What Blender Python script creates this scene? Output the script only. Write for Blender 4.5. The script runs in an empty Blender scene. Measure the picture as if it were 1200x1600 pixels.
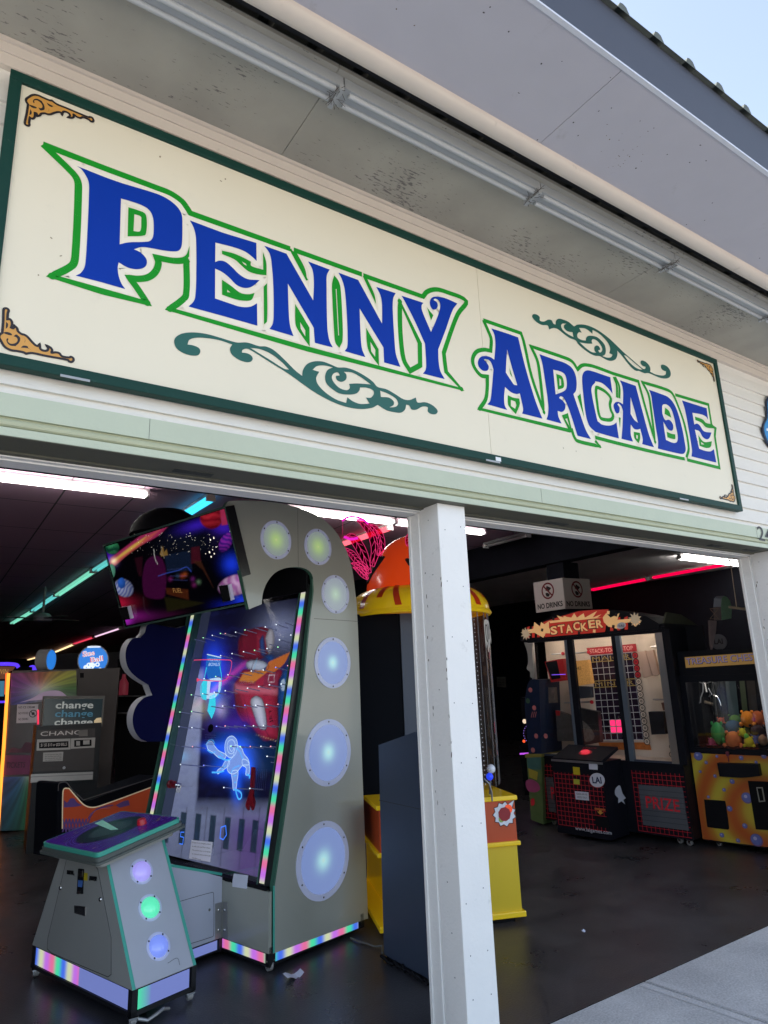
import bpy, math, random
import numpy as np
from math import sin, cos, radians, pi, atan2, hypot
from mathutils import Vector, Matrix
from mathutils.geometry import tessellate_polygon

random.seed(7)
SC = bpy.context.scene
COL = SC.collection
# ------------------------------------------------------------------ camera
CF, CYAW, CPITCH, CROLL, CD, CH = 1046.617, radians(34.33097), radians(14.14799), radians(-2.1969), 2.5421, 1.55
_W = np.array([sin(CYAW)*cos(CPITCH), cos(CYAW)*cos(CPITCH), sin(CPITCH)])
_r = np.array([cos(CYAW), -sin(CYAW), 0.0])
_u = np.cross(_r, _W)
RT = cos(CROLL)*_r + sin(CROLL)*_u
UP = -sin(CROLL)*_r + cos(CROLL)*_u
CAM = np.array([0.0, -CD, CH])
cam_data = bpy.data.cameras.new('camera')
cam = bpy.data.objects.new('camera', cam_data); COL.objects.link(cam)
m = Matrix(((RT[0], UP[0], -_W[0], CAM[0]), (RT[1], UP[1], -_W[1], CAM[1]), (RT[2], UP[2], -_W[2], CAM[2]), (0, 0, 0, 1)))
cam.matrix_world = m
cam_data.sensor_fit = 'VERTICAL'; cam_data.sensor_height = 36.0; cam_data.lens = CF*36/1600
cam_data.clip_start = 0.05; cam_data.clip_end = 2000
SC.camera = cam
# ------------------------------------------------------------------ world, sun, exposure
EX = 2.2
SUN_EL, SUN_ROT = radians(40), radians(-38)      # the sun stands behind the building
w = bpy.data.worlds.new('World'); SC.world = w; w.use_nodes = True
nt = w.node_tree; bg = nt.nodes['Background']
sky = nt.nodes.new('ShaderNodeTexSky'); sky.sky_type = 'NISHITA'; sky.sun_disc = False
sky.sun_elevation = SUN_EL; sky.sun_rotation = SUN_ROT; sky.dust_density = 2.2; sky.air_density = 1.0
hs = nt.nodes.new('ShaderNodeHueSaturation'); hs.inputs['Saturation'].default_value = .76
nt.links.new(sky.outputs[0], hs.inputs['Color']); nt.links.new(hs.outputs[0], bg.inputs[0]); bg.inputs[1].default_value = 0.10
sd = bpy.data.lights.new('sun', 'SUN'); sd.energy = 3.0; sd.angle = radians(0.5); sd.color = (1, .95, .88)
sun = bpy.data.objects.new('sun', sd); COL.objects.link(sun)
sdir = Vector((sin(SUN_ROT)*cos(SUN_EL), cos(SUN_ROT)*cos(SUN_EL), sin(SUN_EL)))   # towards the sun
sun.rotation_euler = sdir.to_track_quat('Z', 'Y').to_euler(); sun.location = (0, 10, 20)
SC.view_settings.view_transform = 'Standard'; SC.view_settings.look = 'None'
SC.view_settings.exposure = EX; SC.view_settings.gamma = 1; SC.view_settings.use_curve_mapping = False
SC.cycles.use_denoising = True
SC.cycles.max_bounces = 8; SC.cycles.transparent_max_bounces = 16
SC.cycles.sample_clamp_indirect = 4.0
KE = 2.0**-EX       # an emission of k*KE shows as k in the picture
# ------------------------------------------------------------------ geometry of the view: a traced outline gets a real plane
def ray(px, py): return _W + (px-600)/CF*RT - (py-800)/CF*UP
def proj(P):
    d = np.array(P, float)-CAM; return (600+CF*(d@RT)/(d@_W), 800-CF*(d@UP)/(d@_W))
def hitz(px, py, z=0.0):
    d = ray(px, py); return CAM + d*(z-CAM[2])/d[2]
def hity(px, py, y=0.0):
    d = ray(px, py); return CAM + d*(y-CAM[1])/d[1]
class PL:
    """a plane with origin O, axes u (right) and v (up), normal n = u x v"""
    def __init__(s, O, u, v):
        s.O = np.array(O, float); s.u = np.array(u, float)/np.linalg.norm(u); s.v = np.array(v, float)/np.linalg.norm(v)
        s.n = np.cross(s.u, s.v)
    def at(s, a, b, off=0.0): return s.O + a*s.u + b*s.v + off*s.n
    def px(s, px, py, off=0.0):
        d = ray(px, py); O = s.O + off*s.n; t = ((O-CAM) @ s.n)/(d @ s.n); q = CAM + t*d - O
        return (float(q @ s.u), float(q @ s.v))
    def back(s, d): return PL(s.O - d*s.n, s.u, s.v)
def frame(ox, oy, deg):
    t = radians(deg); O = np.array([ox, oy, 0.]); a = np.array([cos(t), sin(t), 0]); b = np.array([-sin(t), cos(t), 0])
    return O, a, b
Zv = np.array([0, 0, 1.0])
# path text "x,y x,y! ..." (! = sharp corner) in the coordinates of a picture region (x0,y0,scale)
REG = {1: (50, 210, .216667), 2: (250, 320, .216667), 3: (480, 380, .216667), 4: (730, 490, .175), 5: (930, 560, .175),
       6: (265, 505, .175), 7: (465, 550, .1875), 8: (825, 485, .191667), 11: (30, 140, .1), 12: (0, 480, .1),
       20: (140, 760, .233333), 21: (330, 920, .15), 22: (220, 960, .133333), 23: (210, 1150, .241667), 0: (0, 0, 1),
       24: (170, 1000, .1875), 25: (820, 990, .125), 26: (940, 980, .1375), 27: (1060, 1050, .116667), 28: (800, 860, .175),
       29: (820, 1140, .158333), 30: (1000, 1130, .166667), 31: (50, 1250, .208333), 32: (440, 780, .183333), 33: (0, 1000, .2), 34: (0, 1000, .1),
       35: (1100, 840, .175), 36: (260, 1330, .158333), 37: (540, 780, .266667), 38: (540, 1130, .29385), 39: (60, 1360, .133333)}
def L(reg, txt):
    x0, y0, s = REG[reg]; out = []
    for t in txt.split():
        c = t.endswith('!'); x, y = t.rstrip('!').split(',')
        out.append((x0+float(x)*s, y0+float(y)*s, c))
    return out
def smooth(pts, closed=True, n=5):
    """Catmull-Rom through the points, broken at the sharp corners"""
    N = len(pts); out = []
    rng = range(N) if closed else range(N-1)
    for i in rng:
        p1 = pts[i]; p2 = pts[(i+1) % N]
        p0 = pts[(i-1) % N] if (closed or i > 0) else p1
        p3 = pts[(i+2) % N] if (closed or i+2 < N) else p2
        if p1[2] and p2[2]:
            out.append((p1[0], p1[1])); continue
        if p1[2]: p0 = p1
        if p2[2]: p3 = p2
        d = hypot(p2[0]-p1[0], p2[1]-p1[1])
        def tan(a, b, c):
            # tangent scaled to this segment
            la = hypot(b[0]-a[0], b[1]-a[1]); lc = hypot(c[0]-b[0], c[1]-b[1])
            s = la+lc
            return ((c[0]-a[0])/s*d, (c[1]-a[1])/s*d) if s > 0 else (0, 0)
        t1 = tan(p0, p1, p2) if not p1[2] else (p2[0]-p1[0], p2[1]-p1[1])
        t2 = tan(p1, p2, p3) if not p2[2] else (p2[0]-p1[0], p2[1]-p1[1])
        for k in range(n):
            t = k/n; t2_, t3_ = t*t, t*t*t
            h = (2*t3_-3*t2_+1, t3_-2*t2_+t, -2*t3_+3*t2_, t3_-t2_)
            out.append((h[0]*p1[0]+h[1]*t1[0]+h[2]*p2[0]+h[3]*t2[0], h[0]*p1[1]+h[1]*t1[1]+h[2]*p2[1]+h[3]*t2[1]))
    if not closed: out.append((pts[-1][0], pts[-1][1]))
    return out
# ------------------------------------------------------------------ materials
MATS = {}
def _nodes(name):
    m = bpy.data.materials.new(name); m.use_nodes = True
    return m, m.node_tree, m.node_tree.nodes['Principled BSDF']
def srgb(r, g, b):
    f = lambda c: (c/255/12.92 if c/255 <= .04045 else ((c/255+.055)/1.055)**2.4)
    return (f(r), f(g), f(b))
def mat(name, col=(.5, .5, .5), rough=.5, metal=0.0, em=None, k=0.0, var=0.12, scale=6.0, bump=0.0, bscale=40.0, dirt=0.0, dscale=9.0, dcol=(.08, .07, .06), spec=.5, stretch=None, coat=0.0):
    """procedural paint: slow noise in the colour, optional specks of dirt, bump and emission"""
    if name in MATS: return MATS[name]
    m, nt, p = _nodes(name); N = nt.nodes; K = nt.links
    p.inputs['Roughness'].default_value = rough; p.inputs['Metallic'].default_value = metal
    p.inputs['Specular IOR Level'].default_value = spec; p.inputs['Coat Weight'].default_value = coat
    p.inputs['Coat Roughness'].default_value = .08
    tc = N.new('ShaderNodeTexCoord'); vec = tc.outputs['Object']
    if stretch:
        mp = N.new('ShaderNodeMapping'); mp.inputs['Scale'].default_value = stretch; K.new(vec, mp.inputs[0]); vec = mp.outputs[0]
    nz = N.new('ShaderNodeTexNoise'); nz.inputs['Scale'].default_value = scale; nz.inputs['Detail'].default_value = 5
    K.new(vec, nz.inputs[0])
    mx = N.new('ShaderNodeMix'); mx.data_type = 'RGBA'
    c = tuple(col)
    mx.inputs[6].default_value = tuple(max(0, v*(1-var)) for v in c)+(1,)
    mx.inputs[7].default_value = tuple(min(1, v*(1+var)) for v in c)+(1,)
    K.new(nz.outputs[0], mx.inputs[0]); out = mx.outputs[2]
    if dirt > 0:
        d = N.new('ShaderNodeTexNoise'); d.inputs['Scale'].default_value = dscale; d.inputs['Detail'].default_value = 8; d.inputs['Roughness'].default_value = .7
        K.new(vec, d.inputs[0])
        rp = N.new('ShaderNodeValToRGB'); rp.color_ramp.elements[0].position = .62; rp.color_ramp.elements[1].position = .74
        rp.color_ramp.elements[1].color = (dirt, dirt, dirt, 1)
        K.new(d.outputs[0], rp.inputs[0])
        m2 = N.new('ShaderNodeMix'); m2.data_type = 'RGBA'; K.new(rp.outputs[0], m2.inputs[0]); K.new(out, m2.inputs[6]); m2.inputs[7].default_value = tuple(dcol)+(1,)
        out = m2.outputs[2]
    K.new(out, p.inputs['Base Color'])
    if bump > 0:
        bn = N.new('ShaderNodeTexNoise'); bn.inputs['Scale'].default_value = bscale; bn.inputs['Detail'].default_value = 6; K.new(vec, bn.inputs[0])
        bp = N.new('ShaderNodeBump'); bp.inputs['Strength'].default_value = bump; bp.inputs['Distance'].default_value = .01
        K.new(bn.outputs[0], bp.inputs['Height']); K.new(bp.outputs[0], p.inputs['Normal'])
    if em is not None:
        p.inputs['Emission Color'].default_value = tuple(em)+(1,); p.inputs['Emission Strength'].default_value = k*KE
    MATS[name] = m; return m
def emit(name, col, k):
    if name in MATS: return MATS[name]
    m, nt, p = _nodes(name)
    p.inputs['Base Color'].default_value = tuple(c*.4 for c in col)+(1,); p.inputs['Roughness'].default_value = .35
    p.inputs['Emission Color'].default_value = tuple(col)+(1,); p.inputs['Emission Strength'].default_value = k*KE
    MATS[name] = m; return m
def vcmat(name, k=0.0, rough=.4, paint=1.0):
    """colour read from the mesh's own colour layer (printed art, LED strips)"""
    if name in MATS: return MATS[name]
    m, nt, p = _nodes(name); at = nt.nodes.new('ShaderNodeVertexColor'); at.layer_name = 'Col'
    mul = nt.nodes.new('ShaderNodeMix'); mul.data_type = 'RGBA'; mul.blend_type = 'MULTIPLY'; mul.inputs[0].default_value = 1
    nt.links.new(at.outputs[0], mul.inputs[6]); mul.inputs[7].default_value = (paint, paint, paint, 1)
    nt.links.new(mul.outputs[2], p.inputs['Base Color']); p.inputs['Roughness'].default_value = rough
    if k > 0:
        nt.links.new(at.outputs[0], p.inputs['Emission Color']); p.inputs['Emission Strength'].default_value = k*KE
    MATS[name] = m; return m
def glassmat(name, tint=(1, 1, 1), refl=.06, rough=.02):
    if name in MATS: return MATS[name]
    m = bpy.data.materials.new(name); m.use_nodes = True; nt = m.node_tree; N = nt.nodes; N.clear()
    o = N.new('ShaderNodeOutputMaterial'); t = N.new('ShaderNodeBsdfTransparent'); t.inputs[0].default_value = tuple(tint)+(1,)
    g = N.new('ShaderNodeBsdfGlossy'); g.inputs['Roughness'].default_value = rough; g.inputs[0].default_value = (1, 1, 1, 1)
    lw = N.new('ShaderNodeLayerWeight'); lw.inputs[0].default_value = .5
    pw = N.new('ShaderNodeMath'); pw.operation = 'POWER'; pw.inputs[1].default_value = 4; nt.links.new(lw.outputs['Facing'], pw.inputs[0])
    ma = N.new('ShaderNodeMath'); ma.operation = 'MULTIPLY_ADD'; ma.inputs[1].default_value = .6; ma.inputs[2].default_value = .035; nt.links.new(pw.outputs[0], ma.inputs[0])
    mx = N.new('ShaderNodeMixShader'); nt.links.new(ma.outputs[0], mx.inputs[0]); nt.links.new(t.outputs[0], mx.inputs[1]); nt.links.new(g.outputs[0], mx.inputs[2])
    nt.links.new(mx.outputs[0], o.inputs[0]); MATS[name] = m; return m
# ------------------------------------------------------------------ mesh building
class MB:
    def __init__(s): s.v = []; s.f = []; s.m = []; s.c = []; s.mats = []; s.cur = (1, 1, 1)
    def mi(s, mt):
        if mt not in s.mats: s.mats.append(mt)
        return s.mats.index(mt)
    def add(s, vs, fs, mt, cols=None):
        b = len(s.v); s.v += [tuple(map(float, q)) for q in vs]; k = s.mi(mt)
        s.c += list(cols) if cols else [s.cur]*len(vs)
        for f in fs: s.f.append(tuple(b+i for i in f)); s.m.append(k)
        return s
    def box(s, O, a, b, c, mt):
        """parallelepiped from corner O with edge vectors a,b,c"""
        O, a, b, c = (np.array(q, float) for q in (O, a, b, c))
        vs = [O, O+a, O+a+b, O+b, O+c, O+a+c, O+a+b+c, O+b+c]
        fs = [(0, 3, 2, 1), (4, 5, 6, 7), (0, 1, 5, 4), (1, 2, 6, 5), (2, 3, 7, 6), (3, 0, 4, 7)]
        if np.dot(np.cross(a, b), c) < 0: fs = [f[::-1] for f in fs]
        return s.add(vs, fs, mt)
    def cbox(s, x0, x1, y0, y1, z0, z1, mt): return s.box((x0, y0, z0), (x1-x0, 0, 0), (0, y1-y0, 0), (0, 0, z1-z0), mt)
    def poly(s, pl, pts, mt, off=0.0, thick=0.0, holes=(), cols=None, side=None):
        loops = [[(q[0], q[1]) for q in pts]] + [[(q[0], q[1]) for q in h] for h in holes]
        tri = tessellate_polygon([[Vector((x, y, 0)) for x, y in l] for l in loops])
        flat = [q for l in loops for q in l]
        vs = [pl.at(x, y, off) for x, y in flat]
        fs = []
        for t in tri:
            (ax, ay), (bx, by), (cx, cy) = (flat[i] for i in t)
            ar = (bx-ax)*(cy-ay)-(by-ay)*(cx-ax)
            if abs(ar) < 1e-12: continue
            fs.append(tuple(t) if ar > 0 else tuple(t)[::-1])
        s.add(vs, fs, mt, cols)
        if thick:
            bk = [pl.at(x, y, off-thick) for x, y in flat]
            s.add(bk, [f[::-1] for f in fs], mt, cols)
            i0 = 0
            for l in loops:
                n = len(l); w = [pl.at(x, y, off) for x, y in l]+[pl.at(x, y, off-thick) for x, y in l]
                s.add(w, [(i, (i+1) % n, n+(i+1) % n, n+i) for i in range(n)], side or mt, None)
        return s
    def prism(s, pts, e, mt, side=None):
        n = len(pts); F = [np.array(p, float) for p in pts]; e = np.array(e, float)
        s.add(F, [tuple(range(n))], mt); s.add([p+e for p in F], [tuple(range(n))[::-1]], mt)
        for i in range(n): j = (i+1) % n; s.add([F[i], F[j], F[j]+e, F[i]+e], [(3, 2, 1, 0)], side(i) if callable(side) else (side or mt))
        return s
    def pxp(s, pl, pts, mt, off=0.0, thick=0.0, holes=(), n=5, side=None):
        cv = lambda P: [pl.px(x, y, off) for x, y in smooth(P, True, n)]
        return s.poly(pl, cv(pts), mt, off, thick, [cv(h) for h in holes], side=side)
    def rib(s, pl, pts, w, mt, off=0.0, closed=False, wv=None):
        """stroke of width w (plane units) along 2D points"""
        P = [np.array(q[:2], float) for q in pts]
        Q = [P[0]]
        for q in P[1:]:
            if np.linalg.norm(q-Q[-1]) > 1e-5: Q.append(q)
        if closed and np.linalg.norm(Q[0]-Q[-1]) < 1e-5: Q.pop()
        P = Q; n = len(P)
        if n < 2: return s
        Ls, Rs = [], []
        for i in range(n):
            a = P[i-1] if (closed or i) else None; c = P[(i+1) % n] if (closed or i < n-1) else None
            d1 = (P[i]-a)/np.linalg.norm(P[i]-a) if a is not None else None
            d2 = (c-P[i])/np.linalg.norm(c-P[i]) if c is not None else None
            if d1 is None: d1 = d2
            if d2 is None: d2 = d1
            t = d1+d2; nt_ = np.linalg.norm(t)
            t = t/nt_ if nt_ > 1e-3 else d1
            nn = np.array([-t[1], t[0]]); co = max(.62, abs(float(np.dot(nn, [-d1[1], d1[0]]))))
            hw = (wv[i] if wv else w)*.5/co
            Ls.append(P[i]+nn*hw); Rs.append(P[i]-nn*hw)
        vs, fs = [], []
        m_ = n if closed else n-1
        for i in range(m_):
            j = (i+1) % n; o = off + (i % 8)*4e-5; b = len(vs)
            vs += [pl.at(*Rs[i], o), pl.at(*Rs[j], o), pl.at(*Ls[j], o), pl.at(*Ls[i], o)]; fs.append((b, b+1, b+2, b+3))
        s.add(vs, fs, mt)
        if not wv and w > .015:
            for i in range(n):      # round joins at sharp turns
                if not closed and i in (0, n-1): continue
                d1 = P[i]-P[i-1]; d2 = P[(i+1) % n]-P[i]; d1 = d1/np.linalg.norm(d1); d2 = d2/np.linalg.norm(d2)
                if float(d1 @ d2) < .75: s.disc(pl, P[i], w*.5, mt, off+.0006+i*1e-6, 14)
        return s
    def pxr(s, pl, pts, w, mt, off=0.0, closed=False, n=5):
        return s.rib(pl, [pl.px(x, y, off) for x, y in smooth(pts, closed, n)], w, mt, off, closed)
    def disc(s, pl, c, r, mt, off=0.0, n=28, thick=0.0, hole=0.0, ry=None, rot=0.0):
        ry = ry or r
        def ring(f):
            out = []
            for i in range(n):
                x, y = r*f*cos(2*pi*i/n), ry*f*sin(2*pi*i/n)
                out.append((c[0]+x*cos(rot)-y*sin(rot), c[1]+x*sin(rot)+y*cos(rot)))
            return out
        return s.poly(pl, ring(1), mt, off, thick, [ring(hole)] if hole else [])
    def dome(s, pl, c, r, h, mt, off=0.0, n=24, k=6):
        vs, fs = [], []
        for j in range(k+1):
            a = j/k*pi/2
            for i in range(n):
                t = 2*pi*i/n; vs.append(pl.at(c[0]+r*cos(a)*cos(t), c[1]+r*cos(a)*sin(t), off+h*sin(a)))
        for j in range(k):
            for i in range(n): fs.append((j*n+i, j*n+(i+1) % n, (j+1)*n+(i+1) % n, (j+1)*n+i))
        return s.add(vs, fs, mt)
    def tube(s, pts, r, mt, n=8, cap=True):
        P = [np.array(q, float) for q in pts]; vs, fs = [], []
        rr = r if isinstance(r, (list, tuple)) else [r]*len(P)
        up = None
        for i, p in enumerate(P):
            t = P[min(i+1, len(P)-1)]-P[max(i-1, 0)]; t = t/np.linalg.norm(t)
            if up is None: up = np.array([0, 0, 1.0]) if abs(t[2]) < .9 else np.array([1.0, 0, 0])
            x = np.cross(up, t); x /= np.linalg.norm(x); y = np.cross(t, x); up = y
            for k in range(n):
                a = 2*pi*k/n; vs.append(p+rr[i]*(cos(a)*x+sin(a)*y))
        for i in range(len(P)-1):
            for k in range(n): fs.append((i*n+k, i*n+(k+1) % n, (i+1)*n+(k+1) % n, (i+1)*n+k))
        if cap: fs.append(tuple(range(n))[::-1]); fs.append(tuple((len(P)-1)*n+k for k in range(n)))
        return s.add(vs, fs, mt)
    def lathe(s, c, prof, mt, n=32, axis=None, arc=(0, 2*pi), ax=None):
        """profile (r,h) turned about the vertical through c (or an axis vector)"""
        c = np.array(c, float); A = np.array(axis if axis is not None else (0, 0, 1.0), float); A /= np.linalg.norm(A)
        X = np.cross(A, (0, 0, 1.0)) if abs(A[2]) < .9 else np.array([1.0, 0, 0]); X -= A*np.dot(X, A); X /= np.linalg.norm(X); Y = np.cross(A, X)
        full = abs(arc[1]-arc[0]-2*pi) < 1e-6; m_ = n if full else n+1; vs, fs = [], []
        for r, h in prof:
            for i in range(m_):
                t = arc[0]+(arc[1]-arc[0])*i/n; vs.append(c+A*h+r*(cos(t)*X+sin(t)*Y))
        for j in range(len(prof)-1):
            for i in range(n):
                i2 = (i+1) % m_; fs.append((j*m_+i, j*m_+i2, (j+1)*m_+i2, (j+1)*m_+i))
        return s.add(vs, fs, mt)
    def ell(s, c, r, mt, n=16, k=10, rot=None, bump=0.0):
        c = np.array(c, float); vs, fs = [], []
        R = np.eye(3) if rot is None else np.array(Matrix.Rotation(rot[0], 3, rot[1]))
        for j in range(k+1):
            a = -pi/2+pi*j/k
            for i in range(n):
                t = 2*pi*i/n; f = 1+bump*random.uniform(-1, 1)
                vs.append(c+R@(np.array([r[0]*cos(a)*cos(t), r[1]*cos(a)*sin(t), r[2]*sin(a)])*f))
        for j in range(k):
            for i in range(n): fs.append((j*n+i, j*n+(i+1) % n, (j+1)*n+(i+1) % n, (j+1)*n+i))
        return s.add(vs, fs, mt)
    def text(s, pl, txt, bl, br, h, mt, off=0.0, offset=0.0, shear=0.0, thick=0.0, skew=None):
        """text fitted on a plane: bl, br = baseline ends (plane coords), h = cap height; the baseline may slope"""
        vs, fs = text_mesh(txt, offset, shear)
        if not vs: return s
        xs = [q[0] for q in vs]; x0, x1 = min(xs), max(xs); cap = .73
        B0 = np.array(bl); B1 = np.array(br); d = B1-B0; up = np.array([-d[1], d[0]])/np.linalg.norm(d) if skew is None else np.array(skew, float)
        pts = [B0 + d*(q[0]-x0)/(x1-x0) + up*h*q[1]/cap for q in vs]
        return s.add([pl.at(p[0], p[1], off) for p in pts], fs, mt)
    def pxt(s, pl, txt, bl, br, hpx, mt, off=0.0, offset=0.0, shear=0.0):
        """text whose baseline ends and cap height come as picture points on the plane"""
        a = np.array(pl.px(*bl, off)); b = np.array(pl.px(*br, off)); c = np.array(pl.px(bl[0], bl[1]-hpx, off)); h = float(np.linalg.norm(c-a))
        return s.text(pl, txt, a, b, h, mt, off, offset, shear)
TXT = {}
def text_mesh(txt, offset, shear):
    key = (txt, offset, shear)
    if key not in TXT:
        cu = bpy.data.curves.new('t', 'FONT'); cu.body = txt; cu.size = 1.0; cu.offset = offset; cu.shear = shear; cu.resolution_u = 3
        cu.dimensions = '2D'; cu.fill_mode = 'FRONT'
        ob = bpy.data.objects.new('t', cu); COL.objects.link(ob); bpy.context.view_layer.update()
        dg = bpy.context.evaluated_depsgraph_get(); me = bpy.data.meshes.new_from_object(ob.evaluated_get(dg))
        vs = [(q.co.x, q.co.y) for q in me.vertices]; fs = []
        for p in me.polygons:
            f = list(p.vertices)
            (ax, ay), (bx, by), (cx, cy) = (vs[i] for i in f[:3])
            if (bx-ax)*(cy-ay)-(by-ay)*(cx-ax) < 0: f = f[::-1]
            fs.append(tuple(f))
        bpy.data.objects.remove(ob); bpy.data.meshes.remove(me); bpy.data.curves.remove(cu)
        TXT[key] = (vs, fs)
    return TXT[key]
WL = {}
def root(name, loc, label, cat, group=None, kind=None):
    o = bpy.data.objects.new(name, None); COL.objects.link(o); o.location = loc; WL[o] = Vector(loc)
    o.empty_display_size = .1
    o['label'] = label; o['category'] = cat
    if group: o['group'] = group
    return o
def build(mb, name, parent=None, smooth_=False, label=None, cat=None, group=None, kind=None, bevel=0.0):
    me = bpy.data.meshes.new(name)
    V = np.array(mb.v); c = Vector((V.min(0)+V.max(0))/2)
    if parent is None: c.z = float(V[:, 2].min())
    me.from_pydata([tuple(Vector(q)-c) for q in mb.v], [], mb.f)
    for mt in mb.mats: me.materials.append(mt)
    me.polygons.foreach_set('material_index', mb.m)
    if smooth_: me.polygons.foreach_set('use_smooth', [True]*len(mb.f))
    if any(q != (1, 1, 1) for q in mb.c):
        ca = me.color_attributes.new('Col', 'FLOAT_COLOR', 'POINT')
        ca.data.foreach_set('color', [x for q in mb.c for x in (q[0], q[1], q[2], 1.0)])
    me.validate(); me.update()
    o = bpy.data.objects.new(name, me); COL.objects.link(o)
    if smooth_:
        try:
            md = o.modifiers.new('edges', 'EDGE_SPLIT'); md.split_angle = radians(38)
        except Exception: pass
    if bevel:
        md = o.modifiers.new('bevel', 'BEVEL'); md.width = bevel; md.segments = 2; md.limit_method = 'ANGLE'
    if parent is not None:
        o.parent = parent; o.location = c-WL[parent]; WL[o] = c
    else:
        o.location = c; WL[o] = c
    if label: o['label'] = label
    if cat: o['category'] = cat
    if group: o['group'] = group
    if kind: o['kind'] = kind
    return o
# ------------------------------------------------------------------ printed artwork as a finely coloured sheet
class Paint:
    def __init__(s, quad, nx, ny):
        P = [np.array(t, float) for t in quad]; s.nx, s.ny = nx, ny
        u, v = np.meshgrid(np.linspace(0, 1, nx+1), np.linspace(0, 1, ny+1)); u, v = u[..., None], v[..., None]
        s.P = P[0]*(1-u)*(1-v)+P[1]*u*(1-v)+P[2]*u*v+P[3]*(1-u)*v; s.X, s.Y = s.P[..., 0], s.P[..., 1]
        s.c = np.zeros(s.X.shape+(3,))
        rg = np.random.RandomState(3); s.noise = np.zeros(s.X.shape)
        for k in range(14):
            a, b, ph = rg.uniform(-.25, .25, 1)[0]*(1+k*.3), rg.uniform(-.25, .25, 1)[0]*(1+k*.3), rg.uniform(0, 6); s.noise += np.sin(s.X*a+s.Y*b+ph)/(1+.35*k)
        s.noise /= 4
    def _col(s, c): return np.array([srgb(*c)]) if not callable(c) else c(s.X, s.Y)
    def mix(s, m, c, add=False):
        m = m[..., None]; col = c(s.X, s.Y) if callable(c) else np.array(srgb(*c))
        s.c = s.c+m*col if add else s.c*(1-m)+m*col
    def sd(s, pts, closed=True):
        d = np.full(s.X.shape, 1e9); ins = np.zeros(s.X.shape, bool); n = len(pts)
        for i in range(n if closed else n-1):
            (x0, y0), (x1, y1) = pts[i], pts[(i+1) % n]; dx, dy = x1-x0, y1-y0; l2 = dx*dx+dy*dy
            if l2 < 1e-9: continue
            t = np.clip(((s.X-x0)*dx+(s.Y-y0)*dy)/l2, 0, 1); d = np.minimum(d, np.hypot(s.X-x0-t*dx, s.Y-y0-t*dy))
            if closed and abs(dy) > 1e-9:
                c = ((y0 > s.Y) != (y1 > s.Y)) & (s.X < dx*(s.Y-y0)/dy+x0); ins ^= c
        return np.where(ins, d, -d) if closed else -d
    def shape(s, reg, txt, c, soft=.5, a=1.0, add=False, shade=0.0):
        sd = s.sd(smooth(L(reg, txt))); m = np.clip(.5+sd/(2*soft), 0, 1)*a
        if shade: col = np.array(srgb(*c)); k = np.clip(sd/shade, 0, 1)[..., None]; s.c = s.c*(1-m[..., None])+m[..., None]*col*(.35+.65*k)
        else: s.mix(m, c, add)
    def line(s, reg, txt, c, w=1.0, soft=.5, a=1.0, add=False, closed=False):
        pts = smooth(L(reg, txt), closed); sd = s.sd(pts+([pts[0]] if closed else []), False); s.mix(np.clip(.5+(sd+w/2)/(2*soft), 0, 1)*a, c, add)
    def glow(s, x, y, rx, ry, c, a=1.0, p=1.0, rot=0.0):
        dx, dy = s.X-x, s.Y-y; q = ((dx*cos(rot)+dy*sin(rot))/rx)**2+((-dx*sin(rot)+dy*cos(rot))/ry)**2
        s.mix(np.exp(-q**p)*a, c, True)
    def ball(s, x, y, rx, ry, c, stripes=0, rot=0.0, c2=None):
        dx, dy = s.X-x, s.Y-y; U = (dx*cos(rot)+dy*sin(rot))/rx; V = (-dx*sin(rot)+dy*cos(rot))/ry; q = U*U+V*V
        m = np.clip((1-q)*4, 0, 1); k = np.clip(1.05-.5*np.hypot(U+.3, V+.3), .2, 1)[..., None]; col = np.array(srgb(*c))[None, None]*k
        if stripes: t = (.5+.5*np.sin(V*stripes+1.5*np.sin(U*3)+s.noise*2))[..., None]; col = col*(1-t)+np.array(srgb(*(c2 or c)))*k*t
        s.c = s.c*(1-m[..., None])+m[..., None]*col
    def done(s, mb, pl, mt, off):
        vs = []; cs = []
        for j in range(s.ny+1):
            for i in range(s.nx+1):
                a, b = pl.px(s.X[j, i], s.Y[j, i], off); vs.append(pl.at(a, b, off)); cs.append(tuple(np.clip(s.c[j, i], 0, 1.5)))
        n = s.nx+1; mb.add(vs, [(j*n+i+n, j*n+i+n+1, j*n+i+1, j*n+i) for j in range(s.ny) for i in range(s.nx)], mt, cs)
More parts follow.
